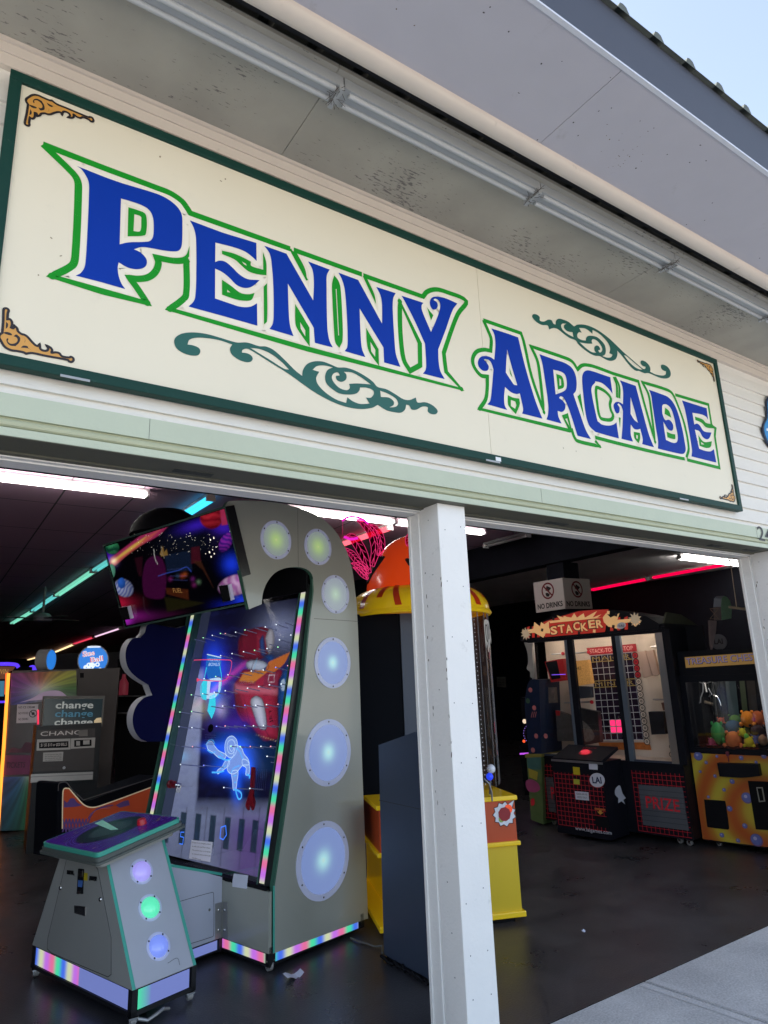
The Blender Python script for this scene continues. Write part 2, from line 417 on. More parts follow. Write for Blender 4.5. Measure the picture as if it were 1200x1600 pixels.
# ================================================================== THE SETTING
def ground_material(name, c1, c2, rough, scale=3, crack=True, wet=0.0):
    m, nt, p = _nodes(name); N = nt.nodes; K = nt.links
    tc = N.new('ShaderNodeTexCoord')
    a = N.new('ShaderNodeTexNoise'); a.inputs['Scale'].default_value = scale; a.inputs['Detail'].default_value = 9; a.inputs['Roughness'].default_value = .65; K.new(tc.outputs['Object'], a.inputs[0])
    b = N.new('ShaderNodeTexNoise'); b.inputs['Scale'].default_value = scale*45; b.inputs['Detail'].default_value = 4; K.new(tc.outputs['Object'], b.inputs[0])
    r = N.new('ShaderNodeValToRGB'); r.color_ramp.elements[0].position = .32; r.color_ramp.elements[1].position = .7
    r.color_ramp.elements[0].color = tuple(c1)+(1,); r.color_ramp.elements[1].color = tuple(c2)+(1,); K.new(a.outputs[0], r.inputs[0])
    mx = N.new('ShaderNodeMix'); mx.data_type = 'RGBA'; mx.blend_type = 'OVERLAY'; mx.inputs[0].default_value = .55; K.new(r.outputs[0], mx.inputs[6]); K.new(b.outputs[0], mx.inputs[7])
    K.new(mx.outputs[2], p.inputs['Base Color'])
    rr = N.new('ShaderNodeMapRange'); rr.inputs[1].default_value = .3; rr.inputs[2].default_value = .7; rr.inputs[3].default_value = rough-wet; rr.inputs[4].default_value = rough+wet; K.new(a.outputs[0], rr.inputs[0]); K.new(rr.outputs[0], p.inputs['Roughness'])
    bp = N.new('ShaderNodeBump'); bp.inputs['Strength'].default_value = .35; bp.inputs['Distance'].default_value = .004; K.new(b.outputs[0], bp.inputs['Height']); K.new(bp.outputs[0], p.inputs['Normal'])
    return m
M_floor = ground_material('polished_dark_concrete', (.03, .03, .034), (.066, .064, .068), .34, 2.2, wet=.12)
M_pave = ground_material('pale_concrete', (.42, .415, .41), (.60, .59, .575), .9, 2.2)
M_bounce = ground_material('warm_bounce_ground', (.3, .27, .23), (.42, .38, .33), .95, 2)  # unseen ground beyond, made pale and warm to bounce light under the eaves
M_joint = mat('joint_shadow_gap', (.06, .06, .065), .95)
f = MB(); f.add([(-6, .02, 0), (13, .02, 0), (13, 38, 0), (-6, 38, 0)], [(0, 1, 2, 3)], M_floor)
build(f, 'floor', kind='structure')
# pavement slabs in front, laid with open joints over a dark bed
bed = MB(); bed.add([(-400, -400, -.14), (400, -400, -.14), (400, -5.0, -.14), (-400, -5.0, -.14)], [(0, 1, 2, 3)], M_bounce)
bed.add([(-400, 39, -.14), (400, 39, -.14), (400, 400, -.14), (-400, 400, -.14)], [(0, 1, 2, 3)], M_bounce)
bed.add([(-400, -5, -.14), (-14, -5, -.14), (-14, 39, -.14), (-400, 39, -.14)], [(0, 1, 2, 3)], M_bounce)
bed.add([(18, -5, -.14), (400, -5, -.14), (400, 39, -.14), (18, 39, -.14)], [(0, 1, 2, 3)], M_bounce)
build(bed, 'ground', kind='structure')
pv = MB(); M_marg = ground_material('trowelled_concrete', (.5, .49, .48), (.62, .61, .6), .85, 3)
xs = [-13.9, -11.3, -8.7, -6.2, -4.0, -1.8, .45, 3.26, 5.2, 7.2, 9.4, 11.6, 13.8, 16.2]
ang = .09
for i in range(len(xs)-1):
    for y0, y1 in ((-1.5, .015), (-3.1, -1.512), (-4.85, -3.112)):
        sh = lambda y: -y*ang
        q = [(xs[i]+sh(y0)+.006, y0), (xs[i+1]+sh(y0)-.006, y0), (xs[i+1]+sh(y1)-.006, y1), (xs[i]+sh(y1)+.006, y1)]
        pv.add([(x, y, 0.0) for x, y in q]+[(x, y, -.06) for x, y in q], [(0, 1, 2, 3), (0, 4, 5, 1), (1, 5, 6, 2), (2, 6, 7, 3), (3, 7, 4, 0)], M_pave)
        for xe, sg in ((xs[i], 1), (xs[i+1], -1)):      # tooled margin along each joint
            a_, b_ = xe+sg*.014, xe+sg*.062
            pv.add([(a_+sh(y0), y0+.01, .0015), (b_+sh(y0), y0+.01, .0015), (b_+sh(y1), y1-.014, .0015), (a_+sh(y1), y1-.014, .0015)], [(0, 1, 2, 3) if sg > 0 else (3, 2, 1, 0)], M_marg)
pv.cbox(-14, 18, -4.99, -4.86, -.13, -.002, M_pave)
pv.add([(-14, -4.86, -.03), (18, -4.86, -.03), (18, .02, -.03), (-14, .02, -.03)], [(0, 1, 2, 3)], M_joint)
build(pv, 'pavement', kind='structure')

# ------------------------------------------------------------------ the building
B = root('arcade_building', (2.5, 0, 0), 'low shopfront building with white clapboard siding, deep eaves and an open front', 'building')
M_white = mat('old_white_paint', srgb(232, 230, 226), .55, var=.05, dirt=.35, dscale=14, dcol=(.25, .23, .21), bump=.15, bscale=60)
M_siding = mat('siding_paint', srgb(228, 224, 216), .6, var=.05, dirt=.3, dscale=9, dcol=(.35, .33, .3), bump=.2, bscale=30, stretch=(1, 1, 4))
M_green = mat('pale_green_paint', srgb(184, 192, 170), .5, var=.06, dirt=.35, dscale=13, dcol=(.35, .36, .32), bump=.15, bscale=50)
M_peach = mat('cream_trim_paint', srgb(214, 204, 192), .6, var=.05, dirt=.4, dscale=11, dcol=(.3, .26, .22))
M_fascia = mat('blue_grey_fascia', srgb(62, 66, 78), .6, var=.05)
M_gutter = mat('fascia_drip_edge', srgb(205, 210, 220), .4, var=.04)
M_dark = mat('black_inner_wall', (.016, .018, .026), .85, var=.2, spec=.1)
M_dk = mat('matt_black', (.008, .008, .01), .7, var=.1, spec=.12)
def flaking(name, col, spec=.4):
    m, nt, p = _nodes(name); N = nt.nodes; K = nt.links
    tc = N.new('ShaderNodeTexCoord'); mp = N.new('ShaderNodeMapping'); mp.inputs['Scale'].default_value = (16, 60, 16); K.new(tc.outputs['Object'], mp.inputs[0])
    a = N.new('ShaderNodeTexNoise'); a.inputs['Scale'].default_value = 1.6; a.inputs['Detail'].default_value = 6; a.inputs['Roughness'].default_value = .6; K.new(mp.outputs[0], a.inputs[0])
    b = N.new('ShaderNodeTexNoise'); b.inputs['Scale'].default_value = 1.4; b.inputs['Detail'].default_value = 3; K.new(tc.outputs['Object'], b.inputs[0])
    ad = N.new('ShaderNodeMath'); ad.operation = 'MULTIPLY_ADD'; ad.inputs[1].default_value = .62; K.new(b.outputs[0], ad.inputs[0]); K.new(a.outputs[0], ad.inputs[2])
    r = N.new('ShaderNodeValToRGB'); sb = N.new('ShaderNodeMath'); sb.operation = 'MULTIPLY_ADD'; sb.inputs[1].default_value = 40; sb.inputs[2].default_value = -.962*40; sb.use_clamp = True; K.new(ad.outputs[0], sb.inputs[0]); r.color_ramp.elements[0].position = 0; K.new(sb.outputs[0], r.inputs[0])
    r.color_ramp.elements[0].color = (0, 0, 0, 1); r.color_ramp.elements[1].color = (1, 1, 1, 1)
    mx = N.new('ShaderNodeMix'); mx.data_type = 'RGBA'; mx.inputs[6].default_value = tuple(col)+(1,); mx.inputs[7].default_value = (.17, .16, .15, 1); K.new(r.outputs[0], mx.inputs[0])
    c = N.new('ShaderNodeTexNoise'); c.inputs['Scale'].default_value = 2.5; c.inputs['Detail'].default_value = 6; K.new(tc.outputs['Object'], c.inputs[0])
    m2 = N.new('ShaderNodeMix'); m2.data_type = 'RGBA'; m2.blend_type = 'MULTIPLY'; m2.inputs[0].default_value = 1
    r2 = N.new('ShaderNodeValToRGB'); r2.color_ramp.elements[0].color = (.82, .82, .82, 1); r2.color_ramp.elements[0].position = .35; r2.color_ramp.elements[1].position = .65; K.new(c.outputs[0], r2.inputs[0])
    K.new(mx.outputs[2], m2.inputs[6]); K.new(r2.outputs[0], m2.inputs[7]); K.new(m2.outputs[2], p.inputs['Base Color']); p.inputs['Roughness'].default_value = .75
    return m
M_soff = flaking('flaking_soffit_paint', srgb(168, 165, 154))
M_soff2 = mat('outer_soffit_paint', srgb(182, 182, 192), .7, var=.05, dirt=.35, dscale=5, dcol=(.2, .18, .17))
ZS = 4.046
X0, X1 = -6.0, 13.0
# clapboards
s = MB()
zs = [2.557+(3.94-2.557)*0]
z = 3.882
while z > 2.45:
    zt = min(z, 3.93); zb = z-.1056
    s.add([(X0, .004, zt), (X1, .004, zt), (X1, -.012, zb), (X0, -.012, zb), (X1, .004, zb), (X0, .004, zb)], [(3, 2, 1, 0), (5, 4, 2, 3)], M_siding)
    z -= .1056
s.cbox(X0, X1, .004, .2, 2.5, 4.2, M_siding)
sd_ = build(s, 'siding', B)
s = MB(); s.cbox(X0, X1, -.024, .003, 3.93, ZS-.001, M_peach); s.cbox(X0, X1, -.032, -.025, 3.985, ZS-.001, M_peach); s.cbox(X0, X1, -.045, -.033, 4.028, ZS-.001, M_peach)
build(s, 'trim_board', B)
# green lintel: face board, recessed half-round bead, lip, soffit
lt = MB(); y = -.07
lt.cbox(X0, X1, y, -.013, 2.474, 2.557, M_green)
lt.cbox(X0, X1, y+.012, .0, 2.435, 2.4735, mat('bead_paint', srgb(176, 180, 150), .5))
prof = [(X0, y+.012, 2.452)]
lt.tube([(X0, y+.010, 2.452), (X1, y+.010, 2.452)], .014, mat('bead_paint'), 10)
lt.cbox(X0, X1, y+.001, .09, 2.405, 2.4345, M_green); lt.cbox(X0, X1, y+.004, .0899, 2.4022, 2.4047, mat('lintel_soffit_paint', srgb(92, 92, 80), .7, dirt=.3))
for x in (.62, 2.75, 5.02, 7.3): lt.cbox(x, x+.0012, y-.0008, y, 2.475, 2.556, M_joint)
for (px, py) in ((2.9, .03), (4.55, .03), (.75, .03), (5.0, .02)):
    lt.cbox(px, px+.16, py-.012, py+.03, 2.3995, 2.402, mat('old_stain', (.04, .045, .04), .8))
build(lt, 'lintel', B)
tr = MB()
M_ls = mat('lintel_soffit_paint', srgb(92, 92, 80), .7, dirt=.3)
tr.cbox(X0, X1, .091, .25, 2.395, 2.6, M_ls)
tr.cbox(X0, X1, .12, .145, 2.389, 2.3945, M_white); tr.cbox(X0, X1, .146, .235, 2.383, 2.3945, M_white)
tr.cbox(X0, X1, .251, .30, 2.396, 3.3, M_dk)
build(tr, 'door_track', B)
# posts
M_chip = mat('bare_wood_chip', srgb(104, 92, 80), .9); M_smut = mat('faint_smut', srgb(196, 196, 196), .8)
def post(x0, x1, lab):
    p = MB(); 
    p.cbox(x0, x1, -.022, .118, 0.002, 2.4018, M_white)
    p.cbox(x0+.003, x1-.003, .119, .135, 0.002, 2.3945, M_white)
    p.cbox(x0-.004, x1+.004, .136, .228, 0.002, 2.382, M_white)
    p.cbox(x0-.012, x0-.0045, .20, .222, 0.002, 2.382, M_white)
    ob = build(p, 'post', B, bevel=.003, label=lab)
    nl = MB(); pf = PL((x0, -.022, 0), (1, 0, 0), Zv)
    ps = PL((x0, .118, 0), (0, -1, 0), Zv)
    for zz in (.25, .42, .62, .9, 1.2, 1.45, 1.75, 2.0, 2.28):
        for xx in (.04, .135): nl.disc(pf, (xx+random.uniform(-.012, .012), zz+random.uniform(-.03, .03)), .0028, M_joint, .0006, 8)
        nl.disc(ps, (.07+random.uniform(-.02, .02), zz+.05), .003, M_joint, .0006, 8)
    for k in range(18):      # chipped paint along the seams
        ch = random.choice((.002, .016, .137)); c_ = (ch+random.gauss(0, .003), random.choice((random.uniform(.9, 2.3), random.uniform(1.5, 2.1))))
        nl.disc(ps, c_, random.uniform(.0015, .004), M_chip, .0007+k*1e-5, 7, ry=random.uniform(.004, .016), rot=random.gauss(0, .15))
    build(nl, 'weather_marks', ob)
post(2.045, 2.222, 'white boxed timber post between the two open bays')
post(5.255, 5.43, 'white boxed timber post at the right end of the opening')
post(-2.2, -2.02, 'white boxed timber post at the left end of the opening')
w_ = MB(); w_.cbox(5.43, 13, .0, .2, 0, 2.404, M_siding); w_.cbox(-6, -2.2, .0, .2, 0, 2.404, M_siding); build(w_, 'end_wall', B)
# eaves
e = MB()
for a, b in ((X0, -1.2295), (-1.2265, 1.1815), (1.1845, 3.5985), (3.6015, 6.0), (6.003, X1)): e.cbox(a, b, -.605, .0, ZS, ZS+.02, M_soff)
e.cbox(X0, X1, -.60, .2, ZS+.021, ZS+.03, M_joint); e.cbox(X0, X1, -.745, -.58, ZS+.085, ZS+.095, M_joint)  # dark sheet above the slot by the beam: its shade put in the colour
build(e, 'inner_soffit', B)
e = MB()
for a, b in ((X0, -.2415), (-.2385, 2.1985), (2.2015, 4.6385), (4.6415, X1)): e.cbox(a, b, -1.2445, -.745, ZS-.016, ZS+.02, M_soff2)
e.cbox(X0, X1, -1.2, -.7, ZS+.021, ZS+.03, M_joint)
build(e, 'outer_soffit', B)
e = MB(); PU = PL((0, 0, ZS-.0165), (1, 0, 0), (0, -1, 0))
for k in range(60): e.disc(PU, (random.uniform(-1, 7), random.uniform(.78, 1.22)), random.uniform(.002, .006), M_joint, .0008, 7, ry=random.uniform(.002, .005))
for a, b, n_ in ((2.62, .95, 24), (1.2, 1.0, 12), (4.4, .95, 14)):
    for k in range(n_): e.disc(PU, (a+random.gauss(0, .09), b+random.gauss(0, .05)), random.uniform(.002, .005), M_chip, .0008+k*1e-5, 6, ry=random.uniform(.001, .003), rot=random.random()*3)
build(e, 'soffit_marks', B)
e = MB(); n = 8; pr = []
for i in range(n+1):
    t = pi*i/n; pr.append((-.731+.043*cos(t), 3.992+.026-.026*sin(t)))
pr = [(-.688, ZS-.001)]+pr+[(-.774, ZS-.001)]
vs = [(X0, a, b) for a, b in pr]+[(X1, a, b) for a, b in pr]; k = len(pr)
e.add(vs, [(i, i+1, k+i+1, k+i) for i in range(k-1)], M_peach); build(e, 'soffit_beam', B, smooth_=True)
e = MB(); e.cbox(X0, X1, -1.262, -1.245, 4.031, 4.315, M_fascia); e.cbox(X0, X1, -1.2655, -1.2455, 4.026, 4.0305, M_gutter); e.cbox(X0, X1, -1.2655, -1.2625, 4.0308, 4.036, M_gutter)
for x in (-2.4, 1.25, 4.9, 8.5): e.cbox(x, x+.003, -1.2626, -1.262, 4.037, 4.314, M_joint)
build(e, 'fascia', B)
# corrugated roof
e = MB(); M_roof = mat('galvanised_roof', srgb(84, 90, 84), .7, metal=.0, var=.15, dirt=.4, dcol=(.12, .12, .08))
pts = []; x = X0
while x < X1:
    for dx, dz in ((0, 0), (.17, 0), (.19, .034), (.21, .04), (.232, .034), (.25, 0)): pts.append((x+dx, dz))
    x += .2501
sl = .12
def rz(y): return 4.318+(y+1.262)*sl if y < 10 else 4.318+(20+1.262-y)*sl
lines = []
for yy in (-1.285, 10, 38): lines.append([(a, yy, 4.318+((yy+1.262) if yy <= 10 else (21.262-yy) if yy < 30 else 2)*sl+d) for a, d in pts])
vs = [q for l in lines for q in l]; k = len(pts)
e.add(vs, [(j*k+i, j*k+i+1, (j+1)*k+i+1, (j+1)*k+i) for j in range(2) for i in range(k-1)], M_roof)
e.add([(a, -1.2849, 4.316+d) for a, d in pts]+[(a, -1.2849, 4.3135) for a, d in pts], [(i, k+i, k+i+1, i+1) for i in range(k-1)], M_roof)
build(e, 'roof', B)
# interior: ceiling, walls, bulkhead, column
def tile_mat():
    m, nt, p = _nodes('ceiling_tiles'); N = nt.nodes; K = nt.links
    tc = N.new('ShaderNodeTexCoord'); sx = N.new('ShaderNodeSeparateXYZ'); K.new(tc.outputs['Object'], sx.inputs[0])
    def line(ax, per, w):
        a = N.new('ShaderNodeMath'); a.operation = 'PINGPONG'; a.inputs[1].default_value = per/2; K.new(sx.outputs[ax], a.inputs[0])
        b = N.new('ShaderNodeMath'); b.operation = 'LESS_THAN'; b.inputs[1].default_value = w; K.new(a.outputs[0], b.inputs[0]); return b
    a = line(0, .61, .008); b = line(1, 1.22, .008)
    mx = N.new('ShaderNodeMath'); mx.operation = 'MAXIMUM'; K.new(a.outputs[0], mx.inputs[0]); K.new(b.outputs[0], mx.inputs[1])
    c = N.new('ShaderNodeMix'); c.data_type = 'RGBA'; c.inputs[6].default_value = (.5, .31, .42, 1); c.inputs[7].default_value = (.08, .07, .08, 1); K.new(mx.outputs[0], c.inputs[0])  # purple glow of the neon put into the tile colour
    K.new(c.outputs[2], p.inputs['Base Color']); p.inputs['Roughness'].default_value = .9
    bn = N.new('ShaderNodeTexNoise'); bn.inputs['Scale'].default_value = 90; K.new(tc.outputs['Object'], bn.inputs[0]); bp = N.new('ShaderNodeBump'); bp.inputs['Strength'].default_value = .3; K.new(bn.outputs[0], bp.inputs['Height']); K.new(bp.outputs[0], p.inputs['Normal'])
    return m
e = MB(); e.cbox(X0, 6.6, .3, 38, 3.36, 3.4, tile_mat()); build(e, 'ceiling', B)
e = MB(); e.cbox(6.6, X1, .3, 38, 3.36, 3.4, mat('pale_ceiling', (.85, .8, .82), .9, var=.15, scale=1.5)); build(e, 'side_ceiling', B)
e = MB(); e.cbox(X0, X1, 37.9, 38, 0, 3.36, M_dark); e.cbox(X0-.1, X0, .3, 38, 0, 3.36, M_dark); e.cbox(12.4, 12.5, .3, 37.9, 0, 3.36, M_dark); build(e, 'inner_wall', B)
e = MB(); e.cbox(6.45, 6.65, .35, 37.8, 2.915, 3.3599, M_dark); build(e, 'bulkhead', B)
e = MB(); e.cbox(6.5, 6.78, 3.06, 3.34, 0, 2.914, M_dark); build(e, 'inner_column', B)

# ------------------------------------------------------------------ eave strip lights
M_fix = mat('grey_lamp_housing', srgb(160, 164, 166), .4, var=.05, dirt=.25)
M_tubeoff = mat('unlit_tube_glass', srgb(176, 180, 182), .3, var=.03)
M_web = mat('cobweb_dirt', (.1, .09, .085), .95)
js = [-1.16, .03, 1.222, 2.409, 3.59, 4.78, 5.97]
names = ['unlit eave strip light above the left corner of the sign', 'unlit eave strip light above the letters P and E of the sign', 'unlit eave strip light above the letter N of the sign',
         'unlit eave strip light above the gap between the two words', 'unlit eave strip light above the last letters of the sign', 'unlit eave strip light past the right end of the sign']
names = ['unlit eave strip light, first from the left', 'unlit eave strip light, left of the first cobwebbed joint', 'unlit eave strip light between the first and second cobwebbed joints',
         'unlit eave strip light between the second and third cobwebbed joints', 'unlit eave strip light, right of the third cobwebbed joint', 'unlit eave strip light farthest right under the eaves']
for i in range(6):
    a, b = js[i]+.004, js[i+1]-.004
    R = root('strip_light', ((a+b)/2, -.545, 3.97), names[i], 'strip light', 'unlit strip lights under the eaves')
    h = MB(); h.cbox(a, b, -.578, -.478, 3.992, ZS-.001, M_fix); build(h, 'housing', R)
    for yy, zz in ((-.499, 3.987), (-.556, 3.987)):
        t = MB(); t.tube([(a+.03, yy, zz), (b-.03, yy, zz)], .0115, M_tubeoff, 12); build(t, 'tube', R, smooth_=True)
    c = MB()
    c.cbox(b-.02, b, -.584, -.472, 3.968, 4.0, M_fix)
    for q in range(34):
        xx = b-.02+random.gauss(0, .008); yy = random.uniform(-.6, -.49); c.tube([(xx, yy, 3.974), (xx+random.gauss(0, .02), yy+random.gauss(0, .02), 3.962+random.gauss(0, .008))], .0013, M_web, 4)
    build(c, 'end_cap', R)

# ------------------------------------------------------------------ THE SIGN
SG = PL((0, -.05, 0), (1, 0, 0), Zv)
S = root('shop_sign', (2.49, -.03, 2.66), 'long cream shop sign with a green frame, lettered PENNY ARCADE in blue', 'sign')
M_cream = mat('sign_cream', srgb(228, 219, 196), .45, var=.035, scale=1.5, dirt=.12, dscale=10, dcol=(.4, .37, .32))
M_blue = mat('letter_blue', srgb(3, 52, 156), .5, var=.08, scale=3, spec=.15, dirt=.2, dscale=25, dcol=(.05, .12, .4))
M_lime = mat('outline_green', srgb(18, 142, 34), .5, var=.06, spec=.2)
M_teal = mat('scroll_teal', srgb(20, 88, 76), .4, var=.06)
M_frame = mat('frame_green', srgb(14, 58, 50), .55, var=.1, bump=.1, spec=.25, dirt=.2, dscale=20, dcol=(.1, .16, .14))
M_gold = mat('ornament_gold', srgb(206, 150, 70), .45, var=.12, scale=12)
M_ink = mat('ornament_ink', srgb(28, 20, 26), .5)
XA, XB, ZA, ZB = .036, 4.899, 2.664, 3.889
p = MB()
for a, b in ((XA+.03, 2.4155), (2.418, XB-.03)): p.cbox(a, b, -.048, -.02, ZA+.03, ZB-.03, M_cream)
build(p, 'panel', S)
fr = MB(); fw = .042
fr.cbox(XA, XB, -.062, -.016, ZA, ZA+fw, M_frame); fr.cbox(XA, XB, -.062, -.016, ZB-fw, ZB, M_frame)
fr.cbox(XA, XA+fw, -.0615, -.016, ZA+fw, ZB-fw, M_frame); fr.cbox(XB-fw, XB, -.0615, -.016, ZA+fw, ZB-fw, M_frame)
M_alu = mat('bare_metal_clip', (.35, .35, .35), .45, metal=.6)
build(fr, 'frame', S, bevel=.003)
for x in (.30, 2.36, 4.1):
    q = MB(); q.cbox(x, x+.1, -.0655, -.0625, ZA-.004, ZA+.005, M_alu); build(q, 'clip', S)
st = MB(); st.cbox(2.432, 2.47, -.0632, -.0622, ZA+.008, ZA+.03, mat('sticker_white', srgb(225, 228, 230), .5)); build(st, 'sticker', S)
SP = PL((0, -.048, 0), (1, 0, 0), Zv)
M_halo = mat('letter_halo', srgb(236, 228, 210), .45, var=.02)
def letter(out, holes=(), extra=(), name='letter'):
    q = MB(); q.rib(SP, [SP.px(x, y) for x, y in smooth(out)], .052, M_halo, .0005, closed=True); q2 = None
    for h in holes: q.rib(SP, [SP.px(x, y) for x, y in smooth(h)], .04, M_halo, .0003, closed=True)
    q.pxp(SP, out, M_blue, .0022, holes=holes)
    for ex in extra: q.pxp(SP, ex, M_blue, .0026)
    return build(q, name, S)
letter(L(1, '325,228! 600,335 900,428 985,470 1050,525 1080,580 1085,660 1080,800 1062,835 1030,843 960,838 860,820 790,812 735,828! 780,850 820,890 829,925 815,955 780,970 730,970 680,955 625,922! 618,960 625,1020 645,1075 672,1115! 500,1065! 315,1018! 350,1000 378,960 388,900 400,700 412,400 408,340 385,290 355,250'),
       [L(1, '642,462! 700,478 780,505 840,540 870,590 878,660 872,740 850,768 810,775 700,778 632,792!')])
letter(L(2, '215,112! 450,200! 695,275! 697,405! 660,370 610,335 530,305 400,272! 398,412! 430,402 470,410 520,450 570,500 630,535 718,543! 690,570 650,595 600,598 550,575 500,525 450,485 398,460! 397,675! 500,710 580,735 650,735 700,710! 702,872! 450,800! 205,733! 240,700 255,660 262,500 260,250 245,170'))
letter(L(2, '752,295! 912,352! 1105,690! 1110,560 1100,470 1068,408!')+L(3, '162,190! 142,230 140,300 145,600 160,700 185,752! 55,718! 48,610!')+L(2, '922,568! 930,800 940,880 963,947! 790,895! 812,860 820,800 818,600 805,420 790,350'))
letter(L(3, '225,212! 368,265! 540,580! 540,450 530,380 498,315! 638,360! 620,400 618,500 630,700 640,800 672,892! 555,860! 550,752! 378,470! 385,650 395,760 420,822! 270,778! 288,750 292,680 285,500 270,330 250,260'))
letter(L(3, '680,378! 838,430! 825,450 830,490 893,640! 940,530 960,455 950,415 925,400 912,408 935,425 942,450 930,474 905,477 888,450 885,420 900,392 940,385 1000,398 1083,435! 1050,480 1000,620 945,765! 948,850 960,920 992,980! 835,940! 855,910 858,850 850,725! 780,570 710,430'))
A1 = L(4, '215,132! 350,175! 455,212! 520,480 600,750 640,860 672,938! 490,892! 500,860 488,790 470,712! 440,718 390,700 338,655! 330,740 335,820 357,860! 180,810! 205,780 218,700 235,500! 215,440 190,412 155,406 150,415 175,440 193,475 180,508 140,508 102,470 97,425 120,388 165,378 210,390 242,412! 252,300 250,230 240,180')
letter(A1, [L(4, '357,320! 400,480 448,640! 420,635 400,610 345,525! 350,420')])
letter(L(4, '645,362! 780,410 870,440 930,480 965,540 978,620 970,690 948,718! 1010,900 1060,1040 1105,1120! 985,1090! 935,930 900,830 860,750 835,738 822,752 850,775 875,810 872,855 845,878 808,868! 815,920 843,982! 708,945! 722,900 725,820 690,560 670,440'),
       [L(4, '768,500! 830,515 870,540 888,590 888,660 868,690 790,722!')])
letter(L(5, '135,168! 155,315! 120,270 60,220 0,205')+L(4, '1143,615 1114,650 1110,700 1150,900 1165,960')+L(5, '32,568 60,590 120,600 165,590 190,570! 212,715! 100,685 0,655')+L(4, '1143,1055 1090,1000 1060,900 1035,700 1027,570 1040,525 1070,507 1120,515')+L(5, '60,143'))
letter(L(5, '220,195! 362,245! 430,500 480,680 525,793! 420,765! 425,720 402,628! 380,635 350,630 318,590! 318,680 338,743! 235,718! 245,600 248,470! 235,430 210,402 200,410 218,440 212,485 190,490 170,450 165,415 185,390 215,390 248,410! 250,300 240,240'),
       [L(5, '316,345! 345,440 382,575! 350,550 316,495!')])
letter(L(5, '480,280! 580,315 650,345 700,400 740,490 780,640 800,750 808,820 790,850 750,850 560,805! 562,740 540,600 510,400 500,330'),
       [L(5, '598,425! 610,410 640,412 675,445 700,510 722,610 738,700 730,745 700,755 632,728! 615,620 600,500')],
       [L(5, '592,470! 625,550 660,548 690,580 698,620 685,645 655,635 625,590 596,540')])
letter(L(5, '775,375! 995,445! 1008,548! 990,520 950,500 868,485! 885,590! 910,582 935,600 970,650 1038,662! 1020,710 995,722 960,700 930,650 890,635! 928,805! 980,825 1030,830 1060,810! 1082,930! 860,875! 865,820 830,600 800,450'))
# green outline and inner fills
g = MB(); go = .0012
w1, w2, w3 = .0275, .0265, .024
g.pxr(SP, L(1, '80,72 500,235 900,385 1000,425 1080,480 1115,525 1142,568!')+L(2, '940,318!'), w1, M_lime, go)
g.pxr(SP, L(2, '940,318! 1062,545!'), .012, M_lime, go+.0003)
g.pxr(SP, L(2, '965,325!')+L(3, '395,225!'), w2, M_lime, go+.0002)
g.pxr(SP, L(3, '405,232! 835,385! 865,350 925,333 1000,350 1147,418 1090,505 1050,600 985,790! 992,850 1002,928! 1112,1052! 0,762!')+L(2, '70,752! 150,695 188,650 190,390!'), w2, M_lime, go)
g.pxr(SP, L(1, '1130,900! 1060,912 1000,908 900,888! 912,930 890,990 840,1030 770,1042 705,1035! 760,1110 830,1215! 500,1130! 145,1022! 290,945 312,880 335,380 325,325 290,275 80,72!'), w1, M_lime, go+.0001)
g.pxp(SP, L(1, '1136,805! 1134,880! 1095,925! 1050,905 1110,870'), M_lime, go+.0006)
g.pxp(SP, L(1, '695,525! 760,545 815,570 828,620 825,700 812,728 690,735!'), M_lime, go, holes=[L(1, '738,575! 785,592 788,620 780,697 732,697!')])
g.pxp(SP, L(2, '447,330! 530,350 610,385 655,410! 658,440 745,468! 742,340! 760,390 768,430 768,508! 700,500 640,480 590,440 540,395 447,355!'), M_lime, go, holes=[L(2, '590,408! 620,425! 625,440! 605,428!')])
g.pxp(SP, L(2, '447,540! 520,590 580,635 640,645 683,635! 660,685 610,692 540,680 448,648!'), M_lime, go, holes=[L(2, '485,612! 508,632! 485,630!')])
g.pxp(SP, L(2, '748,590! 772,565! 772,840 750,862!'), M_lime, go)
g.pxp(SP, L(2, '950,330! 985,345! 1045,460 1062,545!'), M_lime, go+.0005)
g.pxp(SP, L(2, '975,715! 1078,885! 1080,1022! 1000,910 978,860'), M_lime, go, holes=[L(2, '1010,845! 1048,905! 1048,950! 1015,895!')])
g.pxp(SP, L(3, '195,232! 225,270 240,320 252,500 255,700 232,755! 205,720 195,650 182,400 180,290'), M_lime, go, holes=[L(3, '206,330! 212,330! 230,665! 224,665!')])
g.pxp(SP, L(3, '400,235! 430,250! 485,370 497,440!'), M_lime, go+.0005)
g.pxp(SP, L(3, '425,610! 515,765! 518,885! 450,790 432,730'), M_lime, go, holes=[L(3, '455,710! 492,770! 490,820! 462,780!')])
g.pxr(SP, L(3, '668,420! 812,722! 815,880! 742,920! 697,840 672,640'), .028, M_lime, go, closed=True)
g.pxp(SP, L(3, '865,465! 910,520! 893,555!'), M_lime, go)
build(g, 'outline', S); g = MB()
g.pxr(SP, L(4, '145,58! 480,175! 505,250 575,560 685,880! 645,520 625,415 568,292! 880,398 940,430 985,498! 1020,465 1060,458 1130,472')+L(5, '160,135! 385,205! 430,370 535,745! 492,400 472,310 420,212! 640,280 690,315 750,450 800,600 835,800 815,885!'), w3, M_lime, go)
g.pxr(SP, L(5, '715,325! 1010,412! 1040,600! 1075,625! 1068,690! 1110,977! 820,905!'), w3, M_lime, go+.0003)
g.pxr(SP, L(5, '800,897 770,892 540,840 250,770 0,705'), w3, M_lime, go+.0002)
g.pxr(SP, L(5, '0,735! 40,785!')+L(4, '985,1137 958,1105 935,1040! 912,1045! 110,850! 165,765 180,650 180,562! 120,550 60,470 50,400 85,340 150,322 210,332! 215,230 190,160 145,58!'), w3, M_lime, go+.0001)
